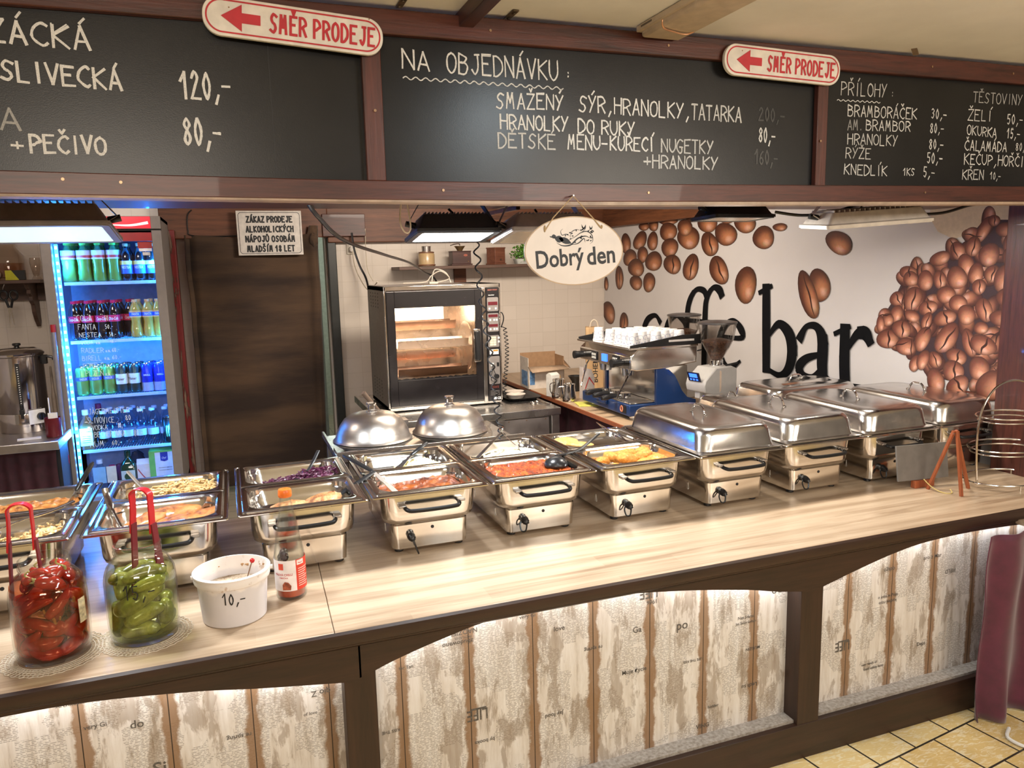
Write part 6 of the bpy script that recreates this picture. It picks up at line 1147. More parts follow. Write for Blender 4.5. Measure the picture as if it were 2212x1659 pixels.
ob('grease_fringe', G().prism([(.965, .948)] + [(.965+.523*i/40, .950+.012*noise.noise((i*.7, 3, 1))+.010) for i in range(41)] + [(1.488, .948)], 4.7600, 4.7612), DB, d_, smooth=0).location = -d_.location - t.location
ob('door_handle', G().box(1.478, 1.512, 4.73, 4.752, 1.05, 1.245), BLACKP, d_, bev=.008).location = -d_.location - t.location
ob('handle_plate', G().box(1.472, 1.518, 4.750, 4.7555, 1.040, 1.255), STEEL, d_, bev=.002).location = -d_.location - t.location
LIN = steel('oven_lining', (.78, .70, .62), .28, (1, 1, 1), 6, .15, .02)
ob('lining', G().box(.93, .935, 4.79, 5.30, .80, 1.50).box(1.515, 1.52, 4.79, 5.30, .80, 1.50).box(.93, 1.52, 5.30, 5.305, .80, 1.50).box(.93, 1.52, 4.79, 5.30, .80, .805).box(.93, 1.52, 4.79, 5.30, 1.495, 1.50), LIN, t, smooth=0, world=True)
for x in (1.02, 1.38): ob('oven_bulb', G().ell((x, 5.26, 1.36), (.03, .02, .03)), M('oven_bulb', (1, .86, .62), .4, emis=30), t, world=True)
ob('light_window', G().box(.97, 1.42, 5.292, 5.299, 1.27, 1.40), M('oven_light_glass', (1, .90, .74), .4, emis=3.2), t, smooth=0, world=True)
lamp('oven_lamp', 'AREA', (1.22, 5.0, 1.48), 9, (1, .80, .58), .4, .2, (1.22, 5.0, .8))
COP = steel('tray_copper', (.72, .48, .37), .22, (1, 1, 1), 10, .15, .02)
for i, (y, z, xa, xb) in enumerate(((4.98, 1.255, .975, 1.40), (4.90, 1.140, .99, 1.46), (5.0, 1.06, .975, 1.40), (4.92, .955, .99, 1.455))):
    ob('rack_tray', G().loft([[(x, y-.075, z+.055), (x, y-.055, z), (x, y+.06, z), (x, y+.08, z+.055), (x, y+.077, z+.055), (x, y+.058, z+.004), (x, y-.053, z+.004), (x, y-.072, z+.055)] for x in (xa, xb)]), COP if i in (0, 3) else LIN, t, smooth=0, world=True)
for x in (.955, 1.475): ob('rotor_disc', G().cyl((x, 4.96, 1.13), (x+.006, 4.96, 1.13), .165, n=28), LIN, t, world=True)
ob('spindle', G().cyl((.94, 4.96, 1.13), (1.51, 4.96, 1.13), .008), STEEL, t, world=True)
p = ob('control_panel', G().box(1.564, 1.652, 4.753, 4.776, .772, 1.517), DB, t, smooth=0, bev=.001, world=True)
def on(name, g, m, par): o = ob(name, g, m, par, smooth=0); o.location = -par.location-t.location; return o
PG = M('panel_grey', (.20, .18, .17), .5); RL = M('red_digits', (1.0, .03, .06), .4, emis=4); DK = M('display_dark', (.10, .006, .012), .3)
for za, zb in ((1.365, 1.455), (1.232, 1.352), (1.130, 1.208), (.885, 1.070)): on('key_field', G().prism([(1.608+a, (za+zb)/2+c) for a, c in stadium(.076, zb-za, .008)], 4.7515, 4.753), PG, p)
for z, w_ in ((1.415, 1), (1.335, .8), (1.272, .8)):
    q = on('display', G().box(1.576, 1.640, 4.7505, 4.7515, z-.011*w_, z+.011*w_), DK, p)
    on('digits', upright(G(), typeset('180' if w_ == 1 else '- - - -', .04 if w_ == 1 else .045, .015 if w_ == 1 else .003, .01), 1.606, z, 4.7500), RL, q)
for x, z in ((1.585, 1.382), (1.628, 1.382), (1.588, 1.308), (1.615, 1.308), (1.632, 1.308), (1.588, 1.248), (1.615, 1.248), (1.632, 1.248), (1.643, 1.19), (1.643, 1.165)): on('button', G().box(x-.0055, x+.0055, 4.7500, 4.7515, z-.006, z+.006), WHITE, p)
for i in range(2):
    for j in range(4): on('button', G().box(1.582+.022*i, 1.602+.022*i, 4.7500, 4.7515, 1.140+.0155*j, 1.153+.0155*j), M('key_cream', (.72, .66, .5), .4), p)
on('warning_label', G().box(1.578, 1.640, 4.7515, 4.753, 1.082, 1.115), PAPER, p); on('warning_band', G().box(1.602, 1.636, 4.7508, 4.7515, 1.102, 1.112), M('orange_band', (.8, .2, .02), .5), p)
on('panel_lettering', upright(G(), typeset('HENNY PENNY', .066, .008, .005), 1.608, 1.503, 4.7522), M('panel_red_letter', (.5, .16, .12), .5), p); on('panel_lettering', upright(G(), typeset('SureChef', .04, .007, .01, shear=.2), 1.600, 1.470, 4.7522), WL, p)
on('panel_lettering', upright(G(), typeset('Rotisserie', .06, .022, 0, shear=.3), 1.606, .868, 4.7522), M('panel_dim_red', (.16, .03, .02), .5), p)
for i in range(4): on('fine_print', G().box(1.576, 1.640, 4.7518, 4.753, .838-.009*i, .8405-.009*i), PG, p)
on('certificate_mark', upright(G(), typeset('CE', .024, .016, .02), 1.636, .790, 4.7520), WL, p); on('certificate_mark', G().box(1.60, 1.618, 4.7518, 4.753, .782, .798), PAPER, p)
on('rocker_switch', G().box(1.625, 1.640, 4.748, 4.7515, 1.003, 1.028), BLACKP, p); on('plate', G().box(1.583, 1.603, 4.748, 4.7515, 1.005, 1.026), WHITE, p)
on('timer_knob', G().cyl((1.618, 4.7515, .938), (1.618, 4.728, .938), .015, n=20).tube(spl([(1.593, 4.746, 1.015), (1.595, 4.735, .99), (1.61, 4.73, .945)], 5), .0025, 6).tube(spl([(1.592, 4.748, .985), (1.582, 4.745, .92), (1.60, 4.74, .905), (1.618, 4.74, .93)], 5), .002, 6), BLACKP, p)
g = G()
for zz, n_ in ((1.45, 5), (.80, 6)):
    for i in range(4):
        for j in range(n_): g.cyl((x0-.001, 5.22-.085*i, zz+(.02 if zz < 1 else .0)+(.022*j if zz < 1 else .022*j-.04)), (x0+.0005, 5.22-.085*i, zz+(.02 if zz < 1 else 0)+(.022*j if zz < 1 else .022*j-.04)), .0055, n=8)
ob('side_vent_holes', g, BLACKM, t, world=True)
for x in (x0+.03, x1-.03): ob('foot', G().cyl((x, 4.82, .7505), (x, 4.82, .758), .015).cyl((x, 5.28, .7505), (x, 5.28, .758), .015), BLACKP, t, world=True)
o = ob('top_plug', G().box(1.28, 1.34, 5.10, 5.13, 1.5465, 1.56).tube(spl([(1.34, 5.115, 1.555), (1.42, 5.1, 1.58), (1.36, 5.1, 1.63), (1.30, 5.12, 1.60), (1.25, 5.1, 1.56), (1.1, 5.1, 1.556)], 6), .004, 6).tube(spl([(1.30, 5.115, 1.56), (1.33, 5.14, 1.64), (1.40, 5.12, 1.62), (1.43, 5.1, 1.55)], 6), .004, 6), M('cable_grey_cream', (.42, .37, .31), .5)); tag(o, 'tangled cream extension lead and plugs lying on top of the oven', 'cable')
pts = []
for i in range(150): k = i/149; pts.append((1.715+.012*math.cos(i*.75)+.012*math.sin(k*5), 4.83+.012*math.sin(i*.75), 1.24-.46*k))
o = ob('probe_cord', G().tube([(1.678, 4.83, 1.30), (1.68, 4.82, 1.26)]+pts, .003, 6).tube(spl([(1.667, 4.83, 1.33), (1.69, 4.82, 1.35), (1.705, 4.82, 1.31), (1.69, 4.83, 1.25)], 5), .004, 6), BLACKP, smooth=70); tag(o, 'black curly probe cord hanging at the right side of the oven', 'cord')
t = thing('baking_tray', 'black oven tray with two white dishes beside the oven', 'tray', (1.83, 4.93, .7505)); TB = M('tray_black', (.02, .018, .017), .4, .3)
ob('tray', G().rrect([(.20, .30, .05, 0), (.25, .36, .06, .022), (.255, .365, .06, .022), (.205, .30, .05, .004)], 3), TB, t)
t = thing('white_dish', 'white round dish further back on the black tray', 'dish', (1.835, 5.00, .757), 0, 'white dishes on the black tray'); DW = M('dish_white', (.66, .58, .50), .3); ob('dish', G().lathe([(.05, 0), (.066, .025), (.068, .027), (.060, .022), (.0005, .012)], 28), DW, t)
dup(t, (1.80, 4.88, .757), 0, 'white round dish nearer the front of the black tray')
t = thing('kitchen_scissors', 'small steel scissors lying beside the black tray', 'scissors', (1.885, 4.62, .752), R(30))
for sx in (-1, 1): ob('blade', G().tube([(sx*.022+.016*math.cos(a), .055+.020*math.sin(a), .004) for a in (2*math.pi*i/16 for i in range(16))], .004, 6, True).tube([(sx*.016, .037, .004), (-sx*.012, -.075, .004)], .004, 6), STEEL, t)
o = ob('peel_handle', G().cyl((.775, 4.25, .82), (.655, 4.20, .985), .013, n=12), M('brown_grip', (.17, .12, .09), .5)); tag(o, 'brown grip of a tool leaning up behind the left cloche', 'handle')
o = ob('tool_rest', G().box(.74, .90, 4.2, 4.3, .78, .81).box(.74, .76, 4.2, 4.22, 0, .78).box(.88, .90, 4.28, 4.30, 0, .78), STEELD); tag(o, 'small steel rest holding the leaning brown grip', 'stand')

t = thing('cloche_table', 'steel table behind the chafing dishes with two dome covers', 'table', (.8, 3.45, 0))
ob('top', G().box(.40, 1.30, 3.40, 4.0, .800, .805).box(.40, 1.30, 3.40, 3.412, .800, .852).box(.40, .412, 3.40, 4.0, .800, .83), STEELB, t, bev=.001, world=True)
for x in (.42, 1.25):
    for y in (3.43, 3.95): ob('leg', G().box(x, x+.03, y, y+.03, 0, .80), STEELD, t, world=True)
t = thing('cloche', 'left steel dome cover on the cloche table', 'cloche', (.600, 3.615, .8055), 0, 'dome covers on the cloche table'); CL = steel('cloche_steel', (.66, .62, .58), .34, (1, 1, 30), 5, .12, .02)
ob('dome', G().at(k=1.19).lathe([(.152, .040), (.158, .043), (.154, .047), (.148, .052), (.142, .075), (.130, .100), (.112, .125), (.085, .142), (.055, .150), (.0005, .152)], 48, False, True), CL, t, smooth=60)
ob('plate', G().at(k=1.19).lathe([(.10, 0), (.115, .004), (.160, .036), (.160, .039), (.0005, .035)], 48), CL, t)
ob('knob', G().at(k=1.19).lathe([(.022, .1505), (.023, .155), (.014, .157), (.015, .176), (.020, .182), (.020, .187), (.0005, .187)], 24), CHROME, t)
dup(t, (.985, 3.62, .8055), R(20), 'right steel dome cover on the cloche table')
o = ob('glass_stopper', G().at(1.13, 3.50, .8055).lathe([(.03, 0), (.032, .05), (.020, .075), (.028, .10), (.0005, .11)], 20), GL2); tag(o, 'small clear glass pot beside the right dome cover', 'pot')

# ------------------------------------------------------------------ shelf of grinders on the back wall
t = thing('grinder_shelf', 'dark wooden shelf above the oven with coffee mills and a plant', 'shelf', (1.8, 6.0, 1.64)); ob('board', G().box(1.23, 2.55, 5.82, 6.118, 1.640, 1.665), WS, t, bev=.003, world=True); ob('wall_batten', G().box(1.74, 1.84, 6.095, 6.118, 1.40, 1.640), W_BEAM, t, world=True)
t = thing('coffee_mill', 'beige ceramic coffee mill with metal top on the grinder shelf', 'coffee mill', (1.465, 5.90, 1.6655)); ob('body', G().lathe([(.062, 0), (.068, .006), (.068, .012), (.062, .016), (.064, .09), (.058, .100), (.06, .108), (.045, .112)], 28), fm('mill_ceramic', [(.3, (.50, .34, .17)), (.7, (.60, .43, .24))], 8, .3, .05), t); ob('band', G().lathe([(.0685, .004), (.0685, .013)], 28, False, False).lathe([(.061, .100), (.061, .108)], 28, False, False), M('mill_brown', (.16, .06, .03), .4), t); ob('neck', G().lathe([(.034, .112), (.036, .15), (.038, .152), (.0005, .154)], 20), STEELD, t)
for a in (.6, 1.6, 2.6): ob('foot', G().box(.05*math.cos(a)-.004, .05*math.cos(a)+.004, -.05, -.04, -.0, .004), BLACKP, t)
t = thing('coffee_mill', 'dark wooden box coffee mill with brass bowl on the grinder shelf', 'coffee mill', (1.735, 5.90, 1.6655)); MW = wood('mill_wood', (.035, .012, .010), (.085, .035, .028), 'x', 8, .4); ob('body', G().box(-.085, .085, -.06, .06, 0, .012).box(-.075, .075, -.055, .055, .012, .105).box(-.078, .078, -.058, .058, .105, .112), MW, t, bev=.002); ob('bowl', G().lathe([(.02, .112), (.024, .122), (.045, .150), (.047, .150), (.0005, .124)], 22), M('brass', (.62, .44, .20), .3, .9), t); ob('crank', G().tube(spl([(0, 0, .125), (0, 0, .165), (-.04, -.02, .165), (-.085, -.035, .155)], 4), .004, 6), STEELD, t); ob('badge', G().prism([(.03+.016*math.cos(a), .078+.009*math.sin(a)) for a in (2*math.pi*i/16 for i in range(16))], -.0562, -.055), M('badge_red', (.40, .10, .06), .4), t); ob('knob', G().ell((.05, -.058, .03), (.004, .005, .004)), M('brass', (.62, .44, .20)), t)
t = thing('coffee_mill', 'brown wooden coffee mill with a small drawer on the grinder shelf', 'coffee mill', (2.035, 5.90, 1.6655), R(24)); MW2 = wood('mill_wood_red', (.11, .035, .02), (.22, .085, .05), 'x', 8, .4); ob('body', G().box(-.062, .062, -.055, .055, 0, .010).box(-.055, .055, -.05, .05, .010, .125).box(-.058, .058, -.054, .054, .125, .135), MW2, t, bev=.002); q = ob('drawer', G().box(-.042, .042, -.0525, -.05, .014, .060), MW2, t, bev=.001); ob('drawer_knob', G().ell((0, -.058, .038), (.007,)*3), M('knob_dark', (.05, .03, .02), .4), q)
t = thing('potted_herb', 'bushy green herb in a pale trough at the end of the shelf', 'plant', (2.27, 5.88, 1.6655)); ob('pot', G().rrect([(.14, .09, .02, 0), (.17, .11, .02, .04), (.165, .105, .02, .04), (.14, .085, .02, .01)], 3), M('pot_pale', (.55, .56, .52), .4), t)
g = G()
for i in range(420):
    a = random.uniform(0, 6.28); e = random.uniform(.1, 1.5); rr_ = random.uniform(.04, .125); c = Vector((rr_*math.cos(a)*math.cos(e)*1.15, rr_*math.sin(a)*math.cos(e)*.75, .045+rr_*math.sin(e)*.95 - (.05 if i % 9 == 0 else 0)))
    q = Quaternion((random.gauss(0, 1), random.gauss(0, 1), random.gauss(0, 1), random.gauss(0, 1))).normalized(); s_ = random.uniform(.008, .015)
    g.add([c+q @ Vector(v)*s_ for v in ((-1, 0, 0), (-.3, .55, .15), (.6, .4, .1), (1, 0, 0), (.6, -.4, .1), (-.3, -.55, .15))], [(0, 1, 2, 3, 4, 5)])
ob('foliage', g, fm('herb_green', [(.3, (.035, .12, .012)), (.6, (.12, .30, .03))], 30, .5, .1), t, smooth=0)
ob('stems', G().at(0, 0, 0).tube([(0, 0, .02), (.01, 0, .08)], .003).tube([(0, 0, .02), (-.03, .01, .07)], .003).tube([(0, 0, .02), (.04, -.01, .07)], .003), STEM, t)

# ------------------------------------------------------------------ bean banner on the right wall
t = thing('coffee_banner', 'white wall banner printed with coffee beans and the words coffe bar', 'banner', (3.117, 4.2, .72))
BW = M('banner_white', (.60, .565, .55), .55, 0, .03, 3)
def bx(u, v):
    y = 6.11-3.805*u; z = .71+1.42*v
    return (3.111-.0022*max(0, noise.noise((y*2.2, z*.5, 1)))*(1 if y > 4.4 else .3)-.0020*abs(math.sin(y*9+z*1.2))*max(0, (y-4.6)/1.5), y, z)
ob('cloth', G().grid(bx, 140, 30), BW, t, world=True)
def xp(y, z, k=0): return 3.1066-.00003*k
bl = G(); bl.col = (.2, .08, .04)
rnd = random.Random(5)
def flat(poly, col, k, mat=None): bl.col = col; bl.add([(xp(y, z, k), y, z) for y, z in poly], [tuple(range(len(poly)))])
def bean(P, kk, dark, hi, crease):
    cy, cz, ay, az, by, bz = [v/1000 for v in P]; N = 22; rings = 6; x = xp(cy, cz, kk); lv = []
    fs = []; vs = []; cs = []
    for i in range(rings+1):
        q = i/rings
        for j in range(N):
            a = 2*math.pi*j/N; u, v = q*math.cos(a), q*math.sin(a); wob = 1+.05*math.sin(2*a+kk)+.03*math.sin(3*a+kk*2)
            y = cy+(ay*u+by*v)*wob; z = cz+(az*u+bz*v)*wob
            sh = max(0, 1-((u-.25)**2+(v+.32)**2)/1.0); e = max(0, 1-q**4); gl = max(0, 1-((u-.3)**2+(v+.45)**2)/.12); c = tuple(min(1, (d+(h-d)*(sh**1.7))*(.35+.65*e)+.16*gl) for d, h in zip(dark, hi))
            if rnd.random() < .25: c = tuple(x_*rnd.uniform(.8, 1.15) for x_ in c)
            vs.append((x, y, z)); cs.append(c)
    for i in range(rings):
        for j in range(N): fs.append((i*N+j, (i+1)*N+j, (i+1)*N+(j+1) % N, i*N+(j+1) % N))
    o = len(bl.v); bl.add(vs, fs); bl.vc[o:] = cs
    if crease:
        n0 = len(bl.v); pts = [(k_/8*.85, .06*math.sin(k_*.6+kk)+crease*.12) for k_ in range(-8, 9)]
        L_ = []
        for s_ in (1, -1):
            for v, u in pts: wd = .10*(1-abs(v)**1.6); y = cy+ay*(u+s_*wd)+by*v; z = cz+az*(u+s_*wd)+bz*v; L_.append((x-.0003, y, z))
        m_ = len(pts); bl.col = (.045, .012, .006); bl.add(L_, [(i, i+1, i+1+m_, i+m_) for i in range(m_-1)])
for i, P in enumerate(BEAN_A): bean(P, 4+i*.5, (.11, .030, .012), (.50, .20, .09), 1 if i in (13, 22, 25, 27, 28, 31, 33) else 0)
BL2 = bl; bl = G(); bl.col = (.2, .08, .04)
flat([(a/1000, b/1000) for a, b in SACK], (.62, .50, .36), 1)
flat([(a/1000, b/1000) for a, b in DARK], (.045, .022, .025), 2)
def inpoly(y, z, P):
    r_ = False
    for (a, b), (c, d) in zip(P, P[1:]+P[:1]):
        if (b > z) != (d > z) and y < (c-a)*(z-b)/(d-b)+a: r_ = not r_
    return r_
DP = [(a/1000, b/1000) for a, b in DARK]; fl = 0
while fl < 75:
    y_, z_ = rnd.uniform(2.30, 3.1), rnd.uniform(.75, 1.9)
    if not inpoly(y_, z_, DP): continue
    a_ = rnd.uniform(0, 3.14); L_, w_ = rnd.uniform(46, 62), rnd.uniform(33, 44)
    bean((y_*1000, z_*1000, w_*math.cos(a_), w_*math.sin(a_), -L_*math.sin(a_), L_*math.cos(a_)), 3+fl*.02, (.10, .03, .02), (.46, .18, .10), 1 if fl % 4 == 0 else 0); fl += 1
for i, P in enumerate(BEAN_B): bean(P, 4+i*.5, (.20, .06, .035), (.66, .29, .17), 1 if i % 5 in (0, 3) else 0)
ob('bean_print', BL2, vcol('bean_print', .5, 0, .18), t, smooth=0, world=True); ob('bean_print', bl, vcol('bean_print', .5, 0, .18), t, smooth=0, world=True)
LET = {'c': [[(-5.17, 1.20, .05), (-5.24, 1.245, .035), (-5.36, 1.2, .06), (-5.42, 1.09, .075), (-5.38, .99, .06), (-5.28, .945, .04), (-5.17, .99, .02)]],
 'o': [[(-4.93, 1.262, .03), (-5.04, 1.21, .055), (-5.08, 1.10, .07), (-5.04, .99, .055), (-4.93, .94, .03), (-4.82, .99, .055), (-4.78, 1.10, .07), (-4.82, 1.21, .055), (-4.93, 1.262, .03)]],
 'f': [[(-4.80, .95, .06), (-4.795, 1.25, .06), (-4.76, 1.38, .055), (-4.68, 1.455, .035), (-4.59, 1.45, .05), (-4.555, 1.41, .055)], [(-4.575, .95, .06), (-4.57, 1.28, .06), (-4.55, 1.40, .05), (-4.48, 1.472, .035), (-4.41, 1.46, .065), (-4.385, 1.43, .06)], [(-4.86, 1.232, .03), (-4.45, 1.238, .03)]],
 'e': [[(-4.385, 1.148, .028), (-4.16, 1.155, .035), (-4.165, 1.21, .06), (-4.255, 1.262, .035), (-4.36, 1.2, .055), (-4.40, 1.09, .07), (-4.37, .99, .065), (-4.28, .94, .045), (-4.17, 1.0, .02)]],
 'b': [[(-3.925, 1.48, .07), (-3.915, 1.25, .075), (-3.905, .985, .07)], [(-3.985, 1.452, .03), (-3.88, 1.492, .03)], [(-3.88, 1.20, .03), (-3.80, 1.268, .05), (-3.71, 1.22, .08), (-3.675, 1.12, .085), (-3.70, 1.01, .07), (-3.78, .957, .04), (-3.91, .99, .03)]],
 'a': [[(-3.61, 1.20, .06), (-3.56, 1.268, .035), (-3.48, 1.272, .05), (-3.43, 1.2, .08), (-3.425, 1.05, .08), (-3.40, .99, .06), (-3.34, .978, .025)], [(-3.44, 1.12, .03), (-3.55, 1.085, .05), (-3.61, 1.03, .065), (-3.58, .985, .05), (-3.50, .98, .04), (-3.44, 1.03, .03)]],
 'r': [[(-3.265, 1.275, .07), (-3.26, 1.1, .075), (-3.25, .985, .075)], [(-3.335, 1.245, .028), (-3.235, 1.288, .028)], [(-3.24, 1.17, .03), (-3.18, 1.25, .05), (-3.125, 1.262, .075), (-3.09, 1.22, .05)], [(-3.34, .972, .022), (-3.14, .978, .022)]]}
for ch, sts in LET.items():
    g = G(); k = 0
    for s_ in sts:
        P = spl(s_, 6) if len(s_) > 2 else [Vector(q) for q in s_]; h_ = len(P)//2+1
        for Q in ([P[:h_], P[h_-1:]] if len(P) > 8 else [P]):
            n0 = len(g.v); pen(g, [(p.x, p.y) for p in Q], [p.z for p in Q]); g.v[n0:] = [(3.1040-.00015*k, -p[0], p[1]) for p in g.v[n0:]]; k += 1
    ob('lettering', g, M('banner_ink', (.006, .006, .007), .8, spec=.1), t, smooth=0, world=True)

# ------------------------------------------------------------------ coffee counter
t = thing('coffee_counter', 'wood topped side counter with the coffee machine', 'counter', (2.6, 4.9, 0)); ob('top', G().box(2.04, 3.09, 3.62, 6.10, .724, .75), wood('coffee_top', (.33, .21, .12), (.50, .36, .23), 'y', 3, .35, 9, .03), t, bev=.002, world=True)
ob('edge_band', G().box(2.034, 2.041, 3.62, 6.10, .722, .746), M('edge_red_brown', (.28, .08, .03), .5), t, world=True); g = G().grid(lambda u, v: (2.09+.012*math.sin(u*60), 3.66+2.4*u, .02+.70*v), 90, 6); ob('skirt', g, M('dark_red_skirt', (.05, .005, .012)), t, world=True)
ob('carcase', G().box(2.14, 3.08, 3.68, 6.08, 0, .72), BLACKM, t, smooth=0, world=True)
o = ob('wall_strip', G().box(3.06, 3.09, 3.60, 4.30, .7505, .83), W_BEAMY, bev=.002); tag(o, 'brown wooden strip at the banner foot behind the grinders', 'strip')
t = thing('espresso_machine', 'blue and chrome two group espresso machine on the side counter', 'coffee machine', (2.35, 4.17, .7505)); BL = M('machine_blue', (.008, .035, .13), .3, 0, .08, 6, coat=.4)
y0, y1 = 3.86, 4.49
for x in (2.18, 2.50):
    for y in (3.92, 4.42): ob('foot', G().cyl((x, y, .7505), (x, y, .762), .026, n=16).cyl((x, y, .762), (x, y, .780), .022, n=16), CHROME, t, world=True)
ob('base', G().box(2.12, 2.55, y0, y1, .775, .842), BL, t, bev=.005, world=True); ob('drip_tray', G().box(2.13, 2.30, y0+.012, y1-.012, .842, .850), STEEL, t, bev=.002, world=True)
g = G()
for i in range(30): g.box(2.14, 2.285, y0+.03+.0195*i, y0+.038+.0195*i, .8502, .852)
ob('drip_grid', g, STEELD, t, world=True)
ob('back_panel', G().box(2.30, 2.52, y0+.02, y1-.02, .85, 1.05), STEEL, t, bev=.003, world=True)
side = [(2.290, .775), (2.290, 1.045), (2.33, 1.045), (2.375, 1.035), (2.415, 1.00), (2.44, .955), (2.465, .905), (2.50, .865), (2.56, .845), (2.56, .775)]
ob('side_panel', G().prism(side, y0-.012, y0+.012), BL, t, bev=.003, world=True); ob('side_panel', G().prism(side, y1-.012, y1+.012), BL, t, bev=.003, world=True)
head = [(2.115, 1.050), (2.115, 1.125), (2.165, 1.165), (2.56, 1.165), (2.56, 1.07), (2.34, 1.045), (2.16, 1.040)]
ob('head', G().prism(head, y0-.02, y1+.02), STEEL, t, bev=.006, world=True)
ob('cup_tray', G().box(2.10, 2.56, y0-.03, y1+.03, 1.165, 1.178), STEEL, t, bev=.003, world=True)
ob('cup_rail', G().prism([(2.11, 1.178), (2.11, 1.19), (2.45, 1.235), (2.58, 1.235), (2.58, 1.178)], y0-.030, y0-.022), BLACKP, t, bev=.002, world=True); ob('cup_rail', G().prism([(2.11, 1.178), (2.11, 1.19), (2.45, 1.235), (2.58, 1.235), (2.58, 1.178)], y1+.022, y1+.030), BLACKP, t, bev=.002, world=True)
ob('rail_slot', G().box(2.36, 2.53, y0-.0312, y0-.0300, 1.198, 1.210), M('slot_pale', (.62, .58, .55), .4), t, bev=.003, world=True)
for y in (4.02, 4.30):
    ob('group_head', G().cyl((2.195, y, 1.042), (2.195, y, .995), .042, .036, 22), CHROME, t, world=True); ob('key_pad', G().box(2.108, 2.1145, y-.045, y+.03, 1.064, 1.116), BLACKP, t, bev=.002, world=True)
    for i in range(3):
        for j in range(2): ob('key', G().box(2.1055, 2.1085, y-.035+.02*i, y-.022+.02*i, 1.072+.02*j, 1.086+.02*j), M('key_pale', (.55, .55, .5), .4), t, smooth=0, world=True)
ob('screen', G().box(2.109, 2.1145, 4.13, 4.19, 1.068, 1.112), M('blue_screen', (.03, .12, 1.0), .3, emis=3), t, smooth=0, world=True)
for y in (3.93, 4.44): ob('steam_knob', G().cyl((2.114, y, 1.086), (2.055, y, 1.084), .020, .022, 18).cyl((2.055, y, 1.084), (2.04, y, 1.084), .025, n=18), BLACKP, t, world=True)
for y, s_ in ((3.90, -1), (4.46, 1)): ob('steam_wand', G().tube(spl([(2.16, y, 1.045), (2.14, y, 1.02), (2.125, y-s_*.01, .985), (2.09, y-s_*.03, .905), (2.08, y-s_*.035, .875)], 5), .005, 8).tube([(2.132, y, 1.01), (2.120, y-s_*.012, .975)], .010, 8), CHROME, t, world=True)
for y, rz in ((3.99, 0), (4.10, .1), (4.20, .2)):
    h = ob('portafilter', G().at(2.185, y+.04, .866).cyl((0, 0, -.006), (0, 0, .022), .033, n=22).cyl((-.03, -.004, .008), (-.055, -.008, .010), .009, n=10), CHROME, t, world=True); q = ob('portafilter_grip', G().at(2.185, y+.04, .866).tube([(-.055, -.008, .010), (-.075, -.011, .011), (-.15, -.022, .006), (-.170, -.025, .004)], [.010, .014, .017, .012], 12), BLACKP, h); q.location = -h.location-t.location
ob('maker_badge', G().box(2.1185, 2.1200, 3.895, 3.965, .787, .832), BLACKP, t, bev=.001, world=True); ob('maker_ring', G().tube([(2.1178, 3.95+.013*math.cos(a), .810+.016*math.sin(a)) for a in (2*math.pi*i/20 for i in range(20))], .0045, 6, True), M('ring_orange', (.72, .26, .14), .4), t, world=True)
ob('tray_handle', G().box(2.105, 2.1195, 4.13, 4.26, .806, .828), BL, t, bev=.003, world=True)
# paper cups on the cup tray
t = thing('paper_cup', 'white paper cup with blue winter pattern', 'cup', (0, 0, 0)); ob('body', G().lathe([(.036, 0), (.037, .003), (.0285, .078), (.0285, .080), (.0005, .080)], 24, True), M('cup_paper', (.74, .72, .72), .5, 0, .03), t, smooth=50)
ob('rim', G().lathe([(.0362, .0), (.0385, .0015), (.0385, .005), (.0362, .006)], 24, False, False), PAPER, t)
CB = M('cup_blue', (.06, .10, .26), .5); g = G()
for a0 in range(0, 360, 60):
    n0 = len(g.v); pen(g, [(.022*math.cos(R(a))*(1-a/700)-.004, .045+.016*math.sin(R(a))*(1-a/600)) for a in range(-40, 300, 20)], .0013); pen(g, [(-.018, .03), (.0, .036), (.02, .06)], .0011)
    for sx, sz in ((-.010, .020), (.008, .014)):
        for k in range(3): pen(g, [(sx-.005*math.cos(k*1.05), sz-.005*math.sin(k*1.05)), (sx+.005*math.cos(k*1.05), sz+.005*math.sin(k*1.05))], .0013)
    g.v[n0:] = [((.0376-.0085*p[1]/.078)*math.sin(R(a0)+p[0]/.034), -(.0376-.0085*p[1]/.078)*math.cos(R(a0)+p[0]/.034), p[1]) for p in g.v[n0:]]
ob('pattern', g, CB, t, smooth=0)
cp = [(2.175, 4.355), (2.165, 4.18)] + [(2.165+.077*i+random.uniform(-.003, .003), 3.90+.078*j+(.035 if i % 2 else 0)) for i in range(5) for j in range(5 if i else 3)]
cup0 = t
for i, (x, y) in enumerate(cp):
    if i == 0: cup0.location = (x, y, 1.1785); cup0['label'] = 'single paper cup with blue pattern at the far front corner of the machine'; cup0['group'] = 'paper cups on the coffee machine'
    else: dup(cup0, (x, y, 1.1785), random.uniform(0, 6), 'patterned paper cup standing apart from the crowd, second from the far corner' if i == 1 else 'white patterned paper cup in the crowd on top of the espresso machine', 'paper cups on the coffee machine')
